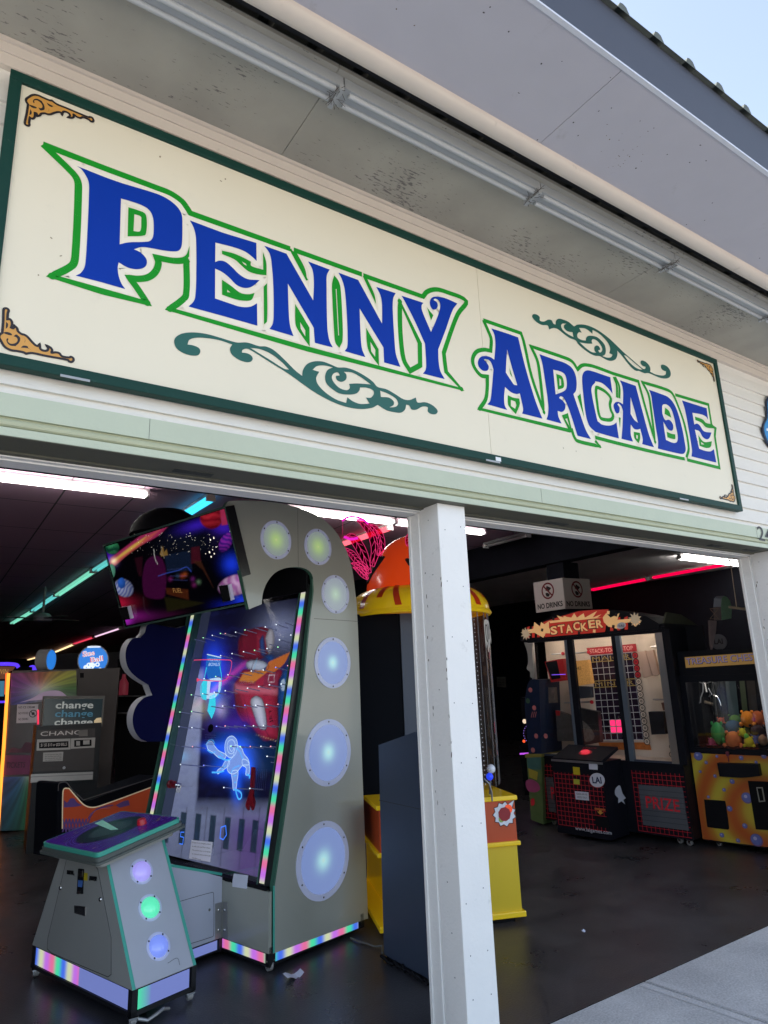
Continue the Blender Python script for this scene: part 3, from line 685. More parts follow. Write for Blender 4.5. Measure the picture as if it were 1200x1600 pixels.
g.pxp(SP, L(4, '378,485! 405,570! 385,540!'), M_lime, go)
g.pxp(SP, L(4, '362,728! 410,750 465,758! 470,810 435,898! 390,850 365,810'), M_lime, go, holes=[L(4, '390,770! 430,785! 440,820! 428,850! 390,825!')])
g.pxp(SP, L(4, '795,538! 845,560 862,610 860,660 812,678!'), M_lime, go, holes=[L(4, '822,575! 838,590! 840,640! 825,645!')])
g.pxp(SP, L(4, '985,740! 1012,715! 1045,930!'), M_lime, go)
g.pxp(SP, L(4, '845,908! 900,888! 935,1040! 905,1035!'), M_lime, go+.0004, holes=[L(4, '875,940! 893,935! 915,1010!')])
g.pxr(SP, L(5, '10,262 50,272 100,305 140,360 132,410 140,460 160,510 145,545 95,548 45,528 18,400'), .024, M_lime, go, closed=True)
g.pxr(SP, L(5, '165,165! 192,240 195,350!'), .02, M_lime, go); g.pxr(SP, L(5, '178,165! 215,250 215,355!'), .02, M_lime, go+.0004)
g.pxp(SP, L(5, '345,655! 400,665! 402,710 388,758! 350,710'), M_lime, go, holes=[L(5, '367,682! 382,688! 380,720! 367,712!')])
g.pxp(SP, L(5, '625,440! 660,470 680,530! 620,495!'), M_lime, go); g.pxp(SP, L(5, '640,655! 680,672 715,678! 712,720 645,705!'), M_lime, go)
g.pxp(SP, L(5, '890,520! 960,545 990,575 1050,590! 1060,625! 990,615 950,575 895,550!'), M_lime, go)
g.pxp(SP, L(5, '920,685! 970,745 1042,740! 1030,790 990,800 932,780!'), M_lime, go, holes=[L(5, '945,745! 975,768! 948,768!')])
g.pxp(SP, L(5, '210,525! 228,530! 222,620!'), M_lime, go)
build(g, 'outline', S)
# scrollwork
sc_out = L(6, '40,160 60,120 120,90 220,82 340,98 470,135 600,172 690,172 800,205 860,208 930,240 1020,320 1120,420 1180,468!')+L(7, '39,199! 45,150 80,100 140,78 210,80 280,105 335,128 400,130 480,155 570,205 630,250 665,290 740,310 820,355 880,392 930,400 985,380! 1000,420 1060,418 1110,435 1150,465 1168,495 1150,518 1110,515 1085,495 1085,460 1040,455 990,480 950,478 930,445 905,438! 895,480 860,505 800,500 740,485 668,440! 620,465 520,475 400,455 280,410 150,340')+L(6, '1200,550 1060,450 900,350 715,235 680,228 650,240 645,262! 690,268 730,290 742,320 720,345 670,345 600,315 550,270 540,225 560,190! 440,150 300,130 220,132 175,150 160,190! 210,198 260,220 275,250 255,285 200,288 120,265 60,220')
sc_holes = [L(6, '720,220! 800,230 900,270 1000,345 1068,415! 1020,405 900,330'),
            L(7, '125,148! 160,118 220,112 295,128! 250,150 230,200 240,260 290,310 350,345 430,355 490,345 515,320 520,295! 580,298 630,320 635,350 610,380 570,380! 600,430! 520,432 460,410 415,378! 405,425! 320,395 230,335 170,270 155,215 180,165!'),
            L(7, '385,165! 450,170 520,205 610,270! 500,262 430,265! 435,300 410,318 350,300 300,250 285,210 300,180 335,170 350,195 320,200 330,235 370,248 405,225 405,185'),
            L(7, '688,322! 760,350 820,390 838,430 820,455 765,462! 800,440 800,410 760,380 695,375!')]
cv = lambda P: [SP.px(x, y, .0018) for x, y in smooth(P)]
so, sh_ = cv(sc_out), [cv(h) for h in sc_holes]
q = MB(); q.poly(SP, so, M_teal, .0018, holes=sh_); build(q, 'scroll', S)
a0, a1 = np.array(SP.px(272, 540)), np.array(SP.px(684, 636)); b0, b1 = np.array(SP.px(1047, 579)), np.array(SP.px(831, 500))
va, vb = a1-a0, b1-b0; fct = np.linalg.norm(vb)/np.linalg.norm(va); ra = atan2(vb[1], vb[0])-atan2(va[1], va[0])
def simt(q):
    d = np.array(q)-a0; return (b0[0]+fct*(cos(ra)*d[0]-sin(ra)*d[1]), b0[1]+fct*(sin(ra)*d[0]+cos(ra)*d[1]))
q = MB(); q.poly(SP, [simt(t) for t in so], M_teal, .0018, holes=[[simt(t) for t in h] for h in sh_]); build(q, 'scroll', S)
# corner ornaments
oo = L(12, '95,60 125,48 160,62 170,90 158,120 150,220! 190,220 220,260 222,310 210,350! 240,360 260,320! 300,360 315,405 370,450 410,460 460,490 540,580 590,625 625,635 655,605! 665,680 720,710 770,705 785,670 755,625! 820,660 848,700 840,740 900,735 960,750 1000,795 1110,815 1140,805 1175,825 1180,860 1150,885 1110,875 1095,855 700,780 530,745 440,758! 400,735 300,715 200,700 110,650 50,560 20,500 30,460 70,430! 85,250 88,110')
od = [L(12, '150,515 135,540 150,590 200,630 275,638! 322,600! 345,560 350,510 320,475 285,455 248,485! 290,500 310,540 290,580 240,600 190,595 155,560 168,525'),
      L(12, '90,430 140,415 210,440 222,468 150,458'), L(12, '130,258! 160,290 155,340 125,368!'), L(12, '360,660! 400,630 465,640 475,665 535,705! 470,672'), L(12, '405,505 425,540 415,585 430,545')]
oc = [SP.px(x, y, .0016) for x, y in smooth(oo)]; odc = [[SP.px(x, y, .002) for x, y in smooth(d)] for d in od]
cx, cz = XA+fw, ZA+fw
def orn(T):
    q = MB(); q.poly(SP, [T(t) for t in oc], M_gold, .0016)
    for d in odc: q.poly(SP, [T(t) for t in d], M_ink, .002)
    q.rib(SP, [T(t) for t in oc], .0085, M_ink, .0024, closed=True); build(q, 'corner_ornament', S)
ex, ez = XB-fw, ZB-fw; ox, oz = min(t[0] for t in oc), min(t[1] for t in oc); mg = .02
orn(lambda t: (cx+mg+t[0]-ox, cz+mg+t[1]-oz))
orn(lambda t: (cx+mg+t[0]-ox, ez-mg-(t[1]-oz)))
orn(lambda t: (ex-mg-.85*(t[0]-ox), cz+mg+.85*(t[1]-oz)))
orn(lambda t: (ex-mg-.85*(t[0]-ox), ez-mg-.85*(t[1]-oz)))
# stray marks on the board
q = MB(); M_mark = mat('scuff', srgb(150, 135, 110), .6)
for px_, py_ in ((352, 280), (345, 283), (250, 245), (95, 400), (80, 372), (900, 705), (880, 700), (1090, 690), (60, 430)):
    a, b = SP.px(px_, py_); q.disc(SP, (a, b), random.uniform(.003, .007), M_mark, .0011, 7, ry=random.uniform(.002, .004), rot=random.random()*3)
build(q, 'scuff_mark', S)

# ------------------------------------------------------------------ plaque and house number
q = MB(); PQ = PL((0, -.016, 0), (1, 0, 0), Zv); M_pq = mat('plaque_blue', srgb(40, 140, 205), .3, var=.05); M_pi = mat('plaque_ink', srgb(20, 40, 70), .4)
shp = [(5.66, 3.72), (5.63, 3.62), (5.60, 3.55), (5.53, 3.48), (5.50, 3.42), (5.52, 3.34), (5.60, 3.27), (5.74, 3.22), (5.9, 3.25), (6.0, 3.36), (6.02, 3.5), (5.95, 3.66), (5.84, 3.76), (5.74, 3.78)]
sm = smooth([(a, b, False) for a, b in shp])
c0 = np.mean(sm, axis=0)
q.poly(PQ, sm, M_pi, .012, .012); q.poly(PQ, [tuple(c0+(np.array(t)-c0)*.93) for t in sm], M_pq, .0135)
q.disc(PQ, (5.57, 3.44), .02, mat('plaque_white', srgb(230, 235, 240), .4), .0142, 12, rot=.5, ry=.012)
build(q, 'wall_plaque', label='blue cut-out plaque on the white siding at the far right', cat='plaque')
q = MB(); NP = PL((0, -.0705, 0), (1, 0, 0), Zv)
q.pxt(NP, '247', (1186, 844), (1219, 851), 22, M_ink, .003, .004)
build(q, 'house_number', label='thin black house number beginning 24 on the pale green lintel', cat='number')
# ceiling lights
M_house = mat('lamp_housing_white', srgb(225, 225, 222), .5, var=.04)
def ceil_lamp(p0, p1, em, lab, lit=True, drop=0.0, tubes=2, group='ceiling tube lights inside the arcade', wd=.075):
    p0 = np.array(p0, float); p1 = np.array(p1, float); d = (p1-p0)/np.linalg.norm(p1-p0); sd2 = np.cross(d, Zv); zc = 3.358-drop
    c = (p0+p1)/2
    R = root('tube_light', (c[0], c[1], zc-.09), lab, 'ceiling light', group)
    b = MB(); b.box((*(p0-sd2*wd/2)[:2], zc-.03), p1-p0, sd2*wd, Zv*.029, M_house if lit else M_fix)
    if drop:
        for t in (.3, .7): b.tube([(*(p0+(p1-p0)*t)[:2], zc), (*(p0+(p1-p0)*t)[:2], 3.359)], .01, M_fix)
    build(b, 'housing', R)
    for k in ((-1, 1) if tubes == 2 else (0,)):
        o = sd2*.034*k; t = MB(); q0, q1 = p0+o+d*.03, p1+o-d*.03
        t.tube([(q0[0], q0[1], zc-.052), (q1[0], q1[1], zc-.052)], .019, em, 10); build(t, 'tube', R, smooth_=True)
    for q in (p0, p1-d*.025):
        e = MB(); e.box((*(q-sd2*.045)[:2], zc-.075), d*.025, sd2*.09, Zv*.044, M_house); build(e, 'end_cap', R)
E_w = emit('tube_white', (1, .98, .92), 20.0); E_c = emit('tube_cyan', (.12, .58, .56), 1.0); E_c2 = emit('tube_aqua', (.2, .7, .5), 1.0); E_p = emit('tube_pink', (1, .12, .16), 1.9)
E_r = emit('tube_red', (1, .0, .06), 1.25); E_y = emit('tube_cream', (1, .72, .35), 1.6); E_r2 = emit('tube_dim_red', (.8, .05, .1), 1.0); E_l = emit('tube_lilac', (.9, .6, .8), 1.2)
ZL = 3.306
hz = lambda x, y: hitz(x, y, ZL)
ceil_lamp((-.88, 3.64, 0), (1.573, 3.64, 0), E_w, 'bright white tube light at the upper left, above the tilted screen')
ceil_lamp((2.95, 3.57, 0), (4.3, 3.57, 0), E_w, 'bright white tube light ending at the white post, behind the grey machine')
ceil_lamp((4.32, 3.57, 0), (5.68, 3.57, 0), E_w, 'bright white tube light seen either side of the white post')
ceil_lamp((9.98, 3.66, 0), (12.35, 3.66, 0), E_w, 'bright white tube light at the top right beside the red tubes')
def seg(a, b): p, q = hz(*a), hz(*b); xm = (p[0]+q[0])/2; return (p[0], p[1], 0), (q[0], q[1], 0)
ceil_lamp(*seg((145, 893), (90, 930)), E_c2, 'green-tinted tube light just left of the tilted screen')
ceil_lamp(*seg((87, 930.5), (52, 954)), E_c, 'blue-tinted tube light, middle one of the row left of the tilted screen')
ceil_lamp(*seg((50, 955.5), (19, 974)), E_c2, 'pale green tube light, farthest of the row left of the tilted screen')
ceil_lamp(*seg((185, 868), (149, 891)), E_y if False else E_c, 'tube light half hidden behind the left edge of the tilted screen')
ceil_lamp(*seg((330, 779), (255, 826)), emit('tube_sky', (.05, .6, .95), 1.7), 'sky-blue tube light above the tilted screen')
ceil_lamp(*seg((188, 982), (149, 995)), E_l, 'thin lilac tube light under the lower left corner of the screen', tubes=1)
ceil_lamp(*seg((146, 996), (116, 1006)), E_r2, 'dim red tube light between the lilac and the cream ones')
ceil_lamp(*seg((115, 1007), (86, 1019)), E_y, 'cream tube light left of the dim red one')
ceil_lamp(*seg((84, 1020), (44, 1031)), E_y, 'farthest cream tube light above the rainbow ticket machine')
ceil_lamp(*seg((610, 825), (534, 851)), E_p, 'pink tube light behind the pink feather crest')
ceil_lamp(*seg((1141, 881), (1020, 903)), E_r, 'longer red tube light at the top right, nearer the doorway', tubes=2, wd=.2)
ceil_lamp(*seg((1012, 905), (925, 922)), E_r, 'red tube light just right of the NO DRINKS boards', tubes=2, wd=.2)
ceil_lamp(*seg((826, 834), (758, 852)), M_tubeoff, 'unlit tube light hanging right of the white post', lit=False, drop=.02, tubes=1)
# ================================================================== THE BIG GREY DROP GAME
M_sil = mat('silver_grey_panel', srgb(160, 161, 150), .3, var=.06, scale=2, bump=.12, bscale=130, coat=.6)
M_sil2 = mat('pale_grey_panel', srgb(186, 190, 204), .4, var=.04, scale=3, dirt=.15)
M_trim = mat('mint_edge_trim', srgb(70, 170, 150), .4, var=.05)
M_trimd = mat('dark_mint_edge_trim', srgb(60, 100, 84), .4, var=.05)
M_navy = mat('navy_laminate', (.003, .004, .04), .8, var=.1, spec=.1)
M_edge = mat('pale_board_edge', srgb(200, 200, 205), .5)
M_lensrim = mat('lens_rim', srgb(190, 196, 222), .35, em=(.55, .6, .85), k=.08)
M_chrome = mat('chrome', (.6, .6, .6), .15, metal=1.0, var=.03)
M_screw = mat('screw_head', (.06, .06, .07), .3, metal=.8)
M_castor = mat('castor_wheel', (.25, .24, .23), .5, var=.1)
M_frame_b = mat('black_steel_frame', (.012, .012, .014), .35)
RB = [(.08, .85, .45), (.08, .2, 1.0), (.75, .82, .5), (.66, .2, .95), (.95, .2, .42)]
M_led = vcmat('led_strip', .76, .4, .15)
def strip(mb, pl, p0, p1, wid, n, ph=0.0, off=0.0, per=5.0, plain=0.0, along=None):
    """LED bar from p0 to p1 (plane coords); colours run along it"""
    p0, p1 = np.array(p0), np.array(p1); d = (p1-p0)/np.linalg.norm(p1-p0); nn = np.array([-d[1], d[0]])*wid/2 if along is None else np.array(along)/2
    vs, cs, fs = [], [], []
    for i in range(n+1):
        t = i/n; q = p0+(p1-p0)*t
        k = t*per+ph; a = RB[int(k) % 5]; b = RB[(int(k)+1) % 5]; f_ = k-int(k); f_ = min(1, max(0, (f_-.08)/.84)); f_ = f_*f_*(3-2*f_)
        c = tuple(a[j]*(1-f_)+b[j]*f_ for j in range(3))
        if t > 1-plain and plain: c = (.2, .255, .64)
        vs += [pl.at(*(q-nn), off), pl.at(*(q+nn), off)]; cs += [c, c]
        if i: fs.append((2*i-2, 2*i, 2*i+1, 2*i-1))
    (ax, ay), (bx, by) = p0, p1
    if np.dot(np.cross(np.array(vs[2])-vs[0], np.array(vs[1])-vs[0]), pl.n) < 0: fs = [f[::-1] for f in fs]
    mb.add(vs, fs, M_led, cs)
def castor(mb, c, r=.032):
    c = np.array(c, float)
    mb.box(c+[-.022, -.022, r*1.7], (.044, 0, 0), (0, .044, 0), (0, 0, .008), M_chrome)
    mb.lathe(c+[-.012, 0, r+.003], [(.0, 0), (r, 0), (r, .024), (0, .024)], M_castor, 14, axis=(1, 0, 0))
    mb.box(c+[-.017, -.012, r*.8], (.004, 0, 0), (0, .024, 0), (0, 0, r), M_chrome); mb.box(c+[.0135, -.012, r*.8], (.004, 0, 0), (0, .024, 0), (0, 0, r), M_chrome)
O1, A1_, B1_ = frame(1.80, 1.36, 15)
WM = 1.42
G = root('drop_game_machine', tuple(O1+A1_*.35+B1_*.7), 'tall silver-grey ball drop arcade machine with round lit portholes, tilted screen and rainbow light strips', 'arcade game')
PS = PL(O1, A1_, Zv)                       # near side
PI = PL(O1+B1_*.03, A1_, Zv)
PF = PL(O1, -B1_, Zv)                      # front, coordinate a = -b
side = L(0, '427,1490! 427,1384! 470,1087 483,965 489.5,912 487,897 478,889 462,886 445,888 430,895 418,909 411,926 409,944! 389,952! 352,790! 358,783 420,784 465,793 500,808 528,835 548,880 557,940! 560,1000 566,1200! 575,1435!')
sp = [PS.px(x, y) for x, y in smooth(side)]
q = MB(); q.poly(PS, sp, M_sil, 0, .03, side=M_trimd)
for ln in (L(0, '490.5,966.5! 560,971!'), L(0, '465,793! 466,886!')): q.rib(PS, [PS.px(x, y) for x, y in smooth(ln, False)], .0025, M_joint, .0006)
sidepanel = build(q, 'side_panel', G)
# mint edging along the front edge
q = MB()
def edge(mb, px_list, w, mt, off=.001): mb.rib(PS, [PS.px(x, y, off) for x, y in smooth(px_list, False)], w, mt, off)
edge(q, L(0, '428,1489! 428,1384!'), .014, M_trim, .0012); edge(q, L(0, '428.3,1384! 471.3,1087 484,965 489,925 488,905'), .012, M_trimd, .0012)
build(q, 'edge_trim', G)
# portholes
def lens_mat():
    m, nt, p = _nodes('lit_porthole'); N = nt.nodes; K = nt.links
    at = N.new('ShaderNodeVertexColor'); at.layer_name = 'Col'
    p.inputs['Base Color'].default_value = (.12, .13, .16, 1); p.inputs['Roughness'].default_value = .22
    K.new(at.outputs[0], p.inputs['Emission Color']); p.inputs['Emission Strength'].default_value = .74*KE
    return m
M_lens = lens_mat()
for i, (cx_, cy_, ry_) in enumerate([(431, 843.6, 30), (496.5, 854.5, 28), (523.8, 928.6, 30), (519.5, 1035.3, 40), (512.6, 1175.4, 52.5), (504.8, 1344, 62)]):
    c = PS.px(cx_, cy_); r = (PS.px(cx_, cy_-ry_)[1]-PS.px(cx_, cy_+ry_)[1])/2
    rim = MB(); rim.disc(PS, c, r, M_lensrim, .006, 40, .0055, hole=.84)
    for k in range(6):
        t = k*pi/3+.5; rim.disc(PS, (c[0]+r*.92*cos(t), c[1]+r*.92*sin(t)), .006, M_screw, .0072, 8)
    ro = build(rim, 'porthole', G)
    ln = MB(); vs, cs, fs = [PS.at(*c, .004)], [(.75, .72, .38) if i < 2 else (.62, .85, .75)], []
    green = i < 3; nr = 10; ns = 36
    for j in range(1, nr+1):
        f_ = j/nr
        core = math.exp(-(f_/(.55 if i < 2 else .42 if i == 2 else .28))**2)
        base = (.23, .27, .28) if i < 2 else (.32, .37, .42) if i == 2 else (.2, .29, .62)
        glow = (.42, .62, .18) if i < 2 else (.5, .68, .5) if i == 2 else (.5, .95, .95)
        for k in range(ns):
            t = 2*pi*k/ns; vs.append(PS.at(c[0]+r*.86*f_*cos(t), c[1]+r*.86*f_*sin(t), .004)); cs.append(tuple(base[z_]*(1-core*.0)+(glow[z_]-base[z_])*core for z_ in range(3)))
        for k in range(ns):
            if j == 1: fs.append((0, 1+k, 1+(k+1) % ns))
            else:
                a = 1+(j-2)*ns; b = 1+(j-1)*ns; fs.append((a+k, b+k, b+(k+1) % ns, a+(k+1) % ns))
    ln.add(vs, fs, M_lens, cs); build(ln, 'lens', ro)
# far side panel with its navy cloud lobes
PFar = PL(O1+B1_*(WM-.03), A1_, Zv)
far = L(24, '640,-120! 560,-100 330,-130 300,-60! 260,-20! 200,-12 150,60 140,150 165,240 230,310 330,375! 362,460! 290,485 230,550 200,640 210,740 260,820 320,848! 388,846! 560,846! 640,400!')
fp = [PFar.px(x, y) for x, y in smooth(far)]
q = MB(); q.poly(PFar, fp, M_navy, 0, .085, side=M_edge)
q.poly(PFar, [(.0, .1), (.78, .1), (.78, 2.0), (.70, 2.45), (.4, 2.66), (-.3, 2.62), (-.15, 2.05), (.3, 2.02)], M_dk, -.0862, .03, side=M_sil)
build(q, 'far_side_panel', G)
# slanted front plane with the two LED strips
s0 = np.array([-.035, .447]); s1 = np.array([.312, 2.195]); ed = (s1-s0)/np.linalg.norm(s1-s0); LEN = float(np.linalg.norm(s1-s0))
Vf = A1_*ed[0]+Zv*ed[1]
PG = PL(O1+A1_*s0[0]+Zv*s0[1], -B1_, Vf)       # glass plane: a = -b, b = height along the slant
def fscreen(b0, b1): return (-b1, -b0)
for sgn in (0, 1):
    q = MB()
    for b0, b1, mt_, off in ((.031, .039, M_frame_b, .002), (.087, .095, M_frame_b, .002), (.0955, .107, M_trimd, .003), (.0305, .096, M_frame_b, -.004)):
        if sgn: b0, b1 = WM-b1, WM-b0
        q.box(PG.at(-b1, -.01, -.05), PG.u*(b1-b0), PG.v*(LEN+.02), PG.n*(.05+off), mt_)
    if sgn: q.box(PG.at(-WM-.012, .2, -.04), PG.u*.012, PG.v*(LEN-.2), PG.n*.045, M_trimd)
    build(q, 'light_channel', G)
for b, ph in ((.063, 2.2), (WM-.063, 2.6)):
    q = MB(); strip(q, PG, (-b, 0), (-b, LEN), .046, 240, ph, .0, per=31.0); build(q, 'light_strip', G)
# cabinet body behind the glass
DEP = .13
q = MB(); PB = PG.back(DEP)
q.box(PG.at(-WM+.11, -.02, -DEP-.03), PG.u*(WM-.22), PG.v*(LEN+.25), PG.n*.028, M_dk)
q.box(PG.at(-.109, -.02, -DEP), PG.u*.008, PG.v*(LEN+.05), PG.n*(DEP-.05), M_dk); q.box(PG.at(-WM+.101, -.02, -DEP), PG.u*.008, PG.v*(LEN+.05), PG.n*(DEP-.05), mat('inner_side_grey', srgb(70, 76, 92), .5, em=srgb(70, 80, 110), k=.25))  # far inner wall given a grey glow for the artwork it reflects
q.box(PG.at(-WM+.11, -.028, -DEP), PG.u*(WM-.22), PG.v*.01, PG.n*(DEP-.01), M_dk)
# back of the cabinet and roof
q.box(O1+A1_*.735+B1_*.031+Zv*.1, A1_*.03, B1_*(WM-.062), Zv*2.1, M_dk)
q.box(O1+A1_*-.2+B1_*.031+Zv*2.60, A1_*.7, B1_*(WM-.062), Zv*.03, M_dk)
q.box(O1+A1_*.3+B1_*.031+Zv*2.15, A1_*.02, B1_*(WM-.062), Zv*.46, M_dk)
build(q, 'cabinet', G)
# art on the back board: one printed, backlit sheet
KA = .5
a_blk = mat('art_black', srgb(10, 10, 16), .4)
q = MB(); PA = PB
q.poly(PA, [(-WM+.11, 0), (-.11, 0), (-.11, LEN+.0), (-WM+.11, LEN)], a_blk, .001)
A = Paint([proj(PA.at(a_, b_, .003)) for a_, b_ in ((-WM+.112, LEN-.03), (-.112, LEN-.03), (-.112, .004), (-WM+.112, .004))], 150, 230)
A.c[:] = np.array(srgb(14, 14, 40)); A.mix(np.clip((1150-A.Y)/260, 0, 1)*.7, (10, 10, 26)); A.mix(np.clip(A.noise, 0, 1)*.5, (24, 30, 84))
# hull planks on the left and the pale floor at the bottom
fl = (A.Y-1245+(A.X-300)*.0)/30; lf = (318-.235*(A.Y-1040)-A.X-np.where(A.Y > 1240, -400, 0))
hull = np.maximum(np.clip((322-(A.Y-1040)*.06-A.X)/5, 0, 1)*np.clip((A.Y-1040)/14, 0, 1), np.clip(fl, 0, 1)*.95)
A.c += 0; A.mix(hull*(.78+.28*np.clip(.5+A.noise, 0, 1)), (124, 134, 168))
A.mix(hull*np.clip((A.noise+.1)*1.5, 0, 1)*.4, (74, 80, 118)); A.mix(hull*np.clip((A.X-330)/50, 0, 1)*np.clip((A.Y-1250)/50, 0, 1), (92, 70, 132))
for y in (1086, 1134, 1192, 1226): A.line(0, '236,%d! 300,%d!' % (y+1, y+3), (60, 62, 84), 1.0, .6, .7)
A.line(0, '296,1046! 285,1120! 270,1210! 258,1260! 250,1345!', (28, 28, 42), 1.2, .6)
A.glow(440, 985, 34, 30, (130, 140, 175), .55); A.glow(395, 1045, 45, 12, (80, 60, 160), .5); A.glow(350, 1090, 40, 60, (60, 20, 130), .5); A.glow(355, 1060, 50, 4, (190, 40, 110), .6, rot=-.7)
R21 = [('300,500 420,420 560,400 640,460 640,620 560,700 500,740 380,745 300,720 280,620', (112, 26, 44), 14), ('560,520! 600,420 640,420 660,520 640,620 600,680', (140, 140, 150), 5), ('500,540! 540,480 560,600 560,700 520,690', (30, 60, 110), 4),
 ('370,760 450,740 560,760 600,820 540,860 430,860 370,820', (150, 160, 180), 6), ('560,700 640,690 660,760 620,860 540,840 600,780', (26, 62, 120), 6),
 ('290,920! 340,840 600,860 720,840 740,900 700,960 700,1400 720,1560! 540,1590! 430,1450 420,1440 300,1300 250,1150 240,1000', (140, 34, 56), 12)]
for t, c, sh in R21: A.shape(21, t, c, .7, .95, shade=sh)
A.shape(21, '290,960! 340,870! 620,840! 440,980!', (176, 110, 44), .6, .9); A.shape(21, '600,760! 820,660! 760,780 640,880! 560,860!', (170, 92, 34), .6, .9); A.shape(21, '340,420! 480,430! 470,640! 360,660!', (84, 18, 34), .8, .8)
A.shape(21, '240,1080! 300,1090! 370,1390! 320,1370 260,1250', (96, 20, 38), .6, .9); A.shape(21, '700,880! 560,880! 540,1010! 690,1030!', (110, 36, 60), .6, .8)
A.shape(21, '250,1000! 690,1040! 690,1100! 245,1070!', (196, 120, 140), 4, .45)
A.shape(21, '820,760! 760,840 710,960 695,1150 700,1400 720,1560! 900,1500! 960,700!', (22, 66, 128), .8, .9, shade=8)
A.shape(21, '730,960 760,940 770,1000 760,1060 730,1050', (150, 170, 190), .6, .8)
A.shape(21, '420,1140 470,1115 530,1150 560,1250 580,1440 560,1470 500,1450 440,1300 410,1200', (168, 172, 190), .5, 1, shade=7)
for t, w_ in (('420,1140 470,1115 530,1150 560,1250 580,1440 560,1470 500,1450 440,1300 410,1200', .9), ('240,1000 250,1150 300,1300 430,1460 540,1590', 1.0), ('285,1000! 520,1010 700,1040!', .9), ('450,740 420,860 500,880', .8), ('310,470 330,600 420,730', .8), ('560,1470! 640,1600!', .8), ('690,1100! 700,1560!', .8), ('370,760 450,740 560,760 600,820 540,860 430,860 370,820', .8), ('330,1100! 400,1400!', .7), ('600,1160! 690,1165!', .6), ('540,1110! 690,1115!', .6)):
    A.line(21, t, (12, 8, 20), w_, .5, .9)
A.line(21, '600,900! 660,895! 655,975! 595,970! 600,900!', (200, 190, 200), .6, .4, .7); A.line(21, '480,720! 430,880!', (60, 150, 190), .7, .5, .7)
for k in range(9): A.glow(330+.15*(470+k*25), 920+.15*(1520+k*8), .8, .8, (220, 200, 150), .5)
A.shape(21, '20,1480! 420,1500 620,1620 740,1720! 700,1900! 300,1950! 0,1900!', (8, 34, 66), 4, .75)
# blue light round the lit acrylic pieces, painted into the print
A.glow(334, 1040, 17, 34, (14, 60, 210), 1.1); A.glow(288, 1048, 12, 30, (14, 60, 200), .9); A.glow(335, 1085, 10, 26, (10, 120, 210), .7)
A.glow(366, 1178, 24, 26, (30, 90, 240), 1.2); A.glow(352, 1205, 22, 12, (20, 80, 230), .9); A.glow(370, 1232, 8, 24, (30, 90, 230), .9); A.glow(388, 1200, 8, 14, (30, 90, 230), .9); A.glow(330, 1168, 16, 8, (20, 80, 230), 1.0)
A.glow(262, 1155, 14, 8, (40, 150, 200), .5); A.glow(281, 1182, 12, 8, (50, 150, 190), .5); A.glow(312, 1105, 18, 16, (200, 190, 110), .35); A.glow(345, 1108, 8, 12, (210, 180, 200), .4)
A.glow(374, 1130, 30, 12, (60, 30, 140), .5)
# chutes
for x0_, x1_ in ((252, 240), (286, 278), (318, 312), (345, 342), (375, 372), (400, 396)): A.line(0, '%d,1262! %d,1378!' % (x0_+6, x1_), (46, 46, 66), .9, .6, .9)
for k, cx_ in enumerate((230, 258, 283, 306, 329, 352, 374, 395, 414)):
    y0 = 1262+(cx_-230)*.115; A.shape(0, '%.1f,%.1f! %.1f,%.1f! %.1f,%.1f! %.1f,%.1f!' % (cx_, y0, cx_+9, y0+1.5, cx_+4.5, y0+52, cx_-4.5, y0+50), (18, 38, 56), .6, .9)
    for r_ in range(3):
        yy = y0+4+r_*16; A.line(0, '%.1f,%.1f! %.1f,%.1f! %.1f,%.1f! %.1f,%.1f! %.1f,%.1f!' % (cx_+2-r_, yy, cx_+7-r_, yy+.6, cx_+6-r_, yy+13, cx_+1-r_, yy+12.5, cx_+2-r_, yy), (44, 80, 96), .5, .5, .7)
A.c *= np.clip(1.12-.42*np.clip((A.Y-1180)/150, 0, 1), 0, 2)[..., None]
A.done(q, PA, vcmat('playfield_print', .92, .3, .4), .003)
q.pxt(PA, 'JET', (425.5, 1129), (424, 1106), 7, a_blk, .006)
q.pxt(PA, 'CLASS CRUIS', (374, 1068), (400, 1069), 5, mat('art_lettering', srgb(190, 180, 190), .4), .006)
build(q, 'playfield_art', G)
M_al0 = mat('thin_wire', srgb(120, 124, 150), .3, metal=.5)
# neon-like lit pieces on the playfield
E_blue = emit('edge_lit_blue', (.08, .45, 1.0), 1.0); E_cy = emit('edge_lit_cyan', (.05, .75, .95), .85); E_pale = emit('edge_lit_pale', (.55, .75, 1.0), .9); E_pk = emit('edge_lit_red', (1, .08, .2), .8)
E_dig = emit('blue_digit', (.05, .2, 1.0), 1.2)
q = MB(); PM = PG.back(.07)
q.pxp(PM, L(22, '780,470! 940,500! 935,640 920,760! 790,750! 760,640'), mat('lit_blue_panel', (.02, .12, .5), .4, em=(.02, .2, .75), k=.6), 0, .004)
q.pxr(PM, L(22, '775,468! 940,505!'), .008, E_pale, .003)
q.pxt(PM, 'BONUS', (325.6, 1040.5), (343.2, 1040.5), 5, E_pale, .003); q.pxt(PM, 'MULTIPLY', (325.6, 1032.5), (344, 1033.5), 3.4, E_pale, .003)
q.pxr(PM, L(22, '770,620! 740,760 700,860 720,980 770,1000!'), .008, E_cy, .002); q.pxp(PM, L(22, '720,800 760,760 790,830 780,960 750,1000 715,940'), E_cy, .0005)
q.pxp(PM, L(22, '780,760! 920,740 940,760 930,900 860,980 770,990!'), E_pale, .001, holes=[L(22, '820,790! 915,780! 905,915! 805,920!')])
q.pxp(PM, L(22, '810,960! 870,930! 875,1100 830,1225! 780,1130!'), E_cy, .001); q.pxr(PM, L(22, '925,610 945,720 935,860 890,960'), .007, E_cy, .002)
build(q, 'bonus_sign', G)
q = MB()
q.pxp(PM, L(22, '470,520! 580,520! 540,720 500,900 450,1000 400,1020 380,960 420,800'), mat('lit_blue_panel'), 0, .004)
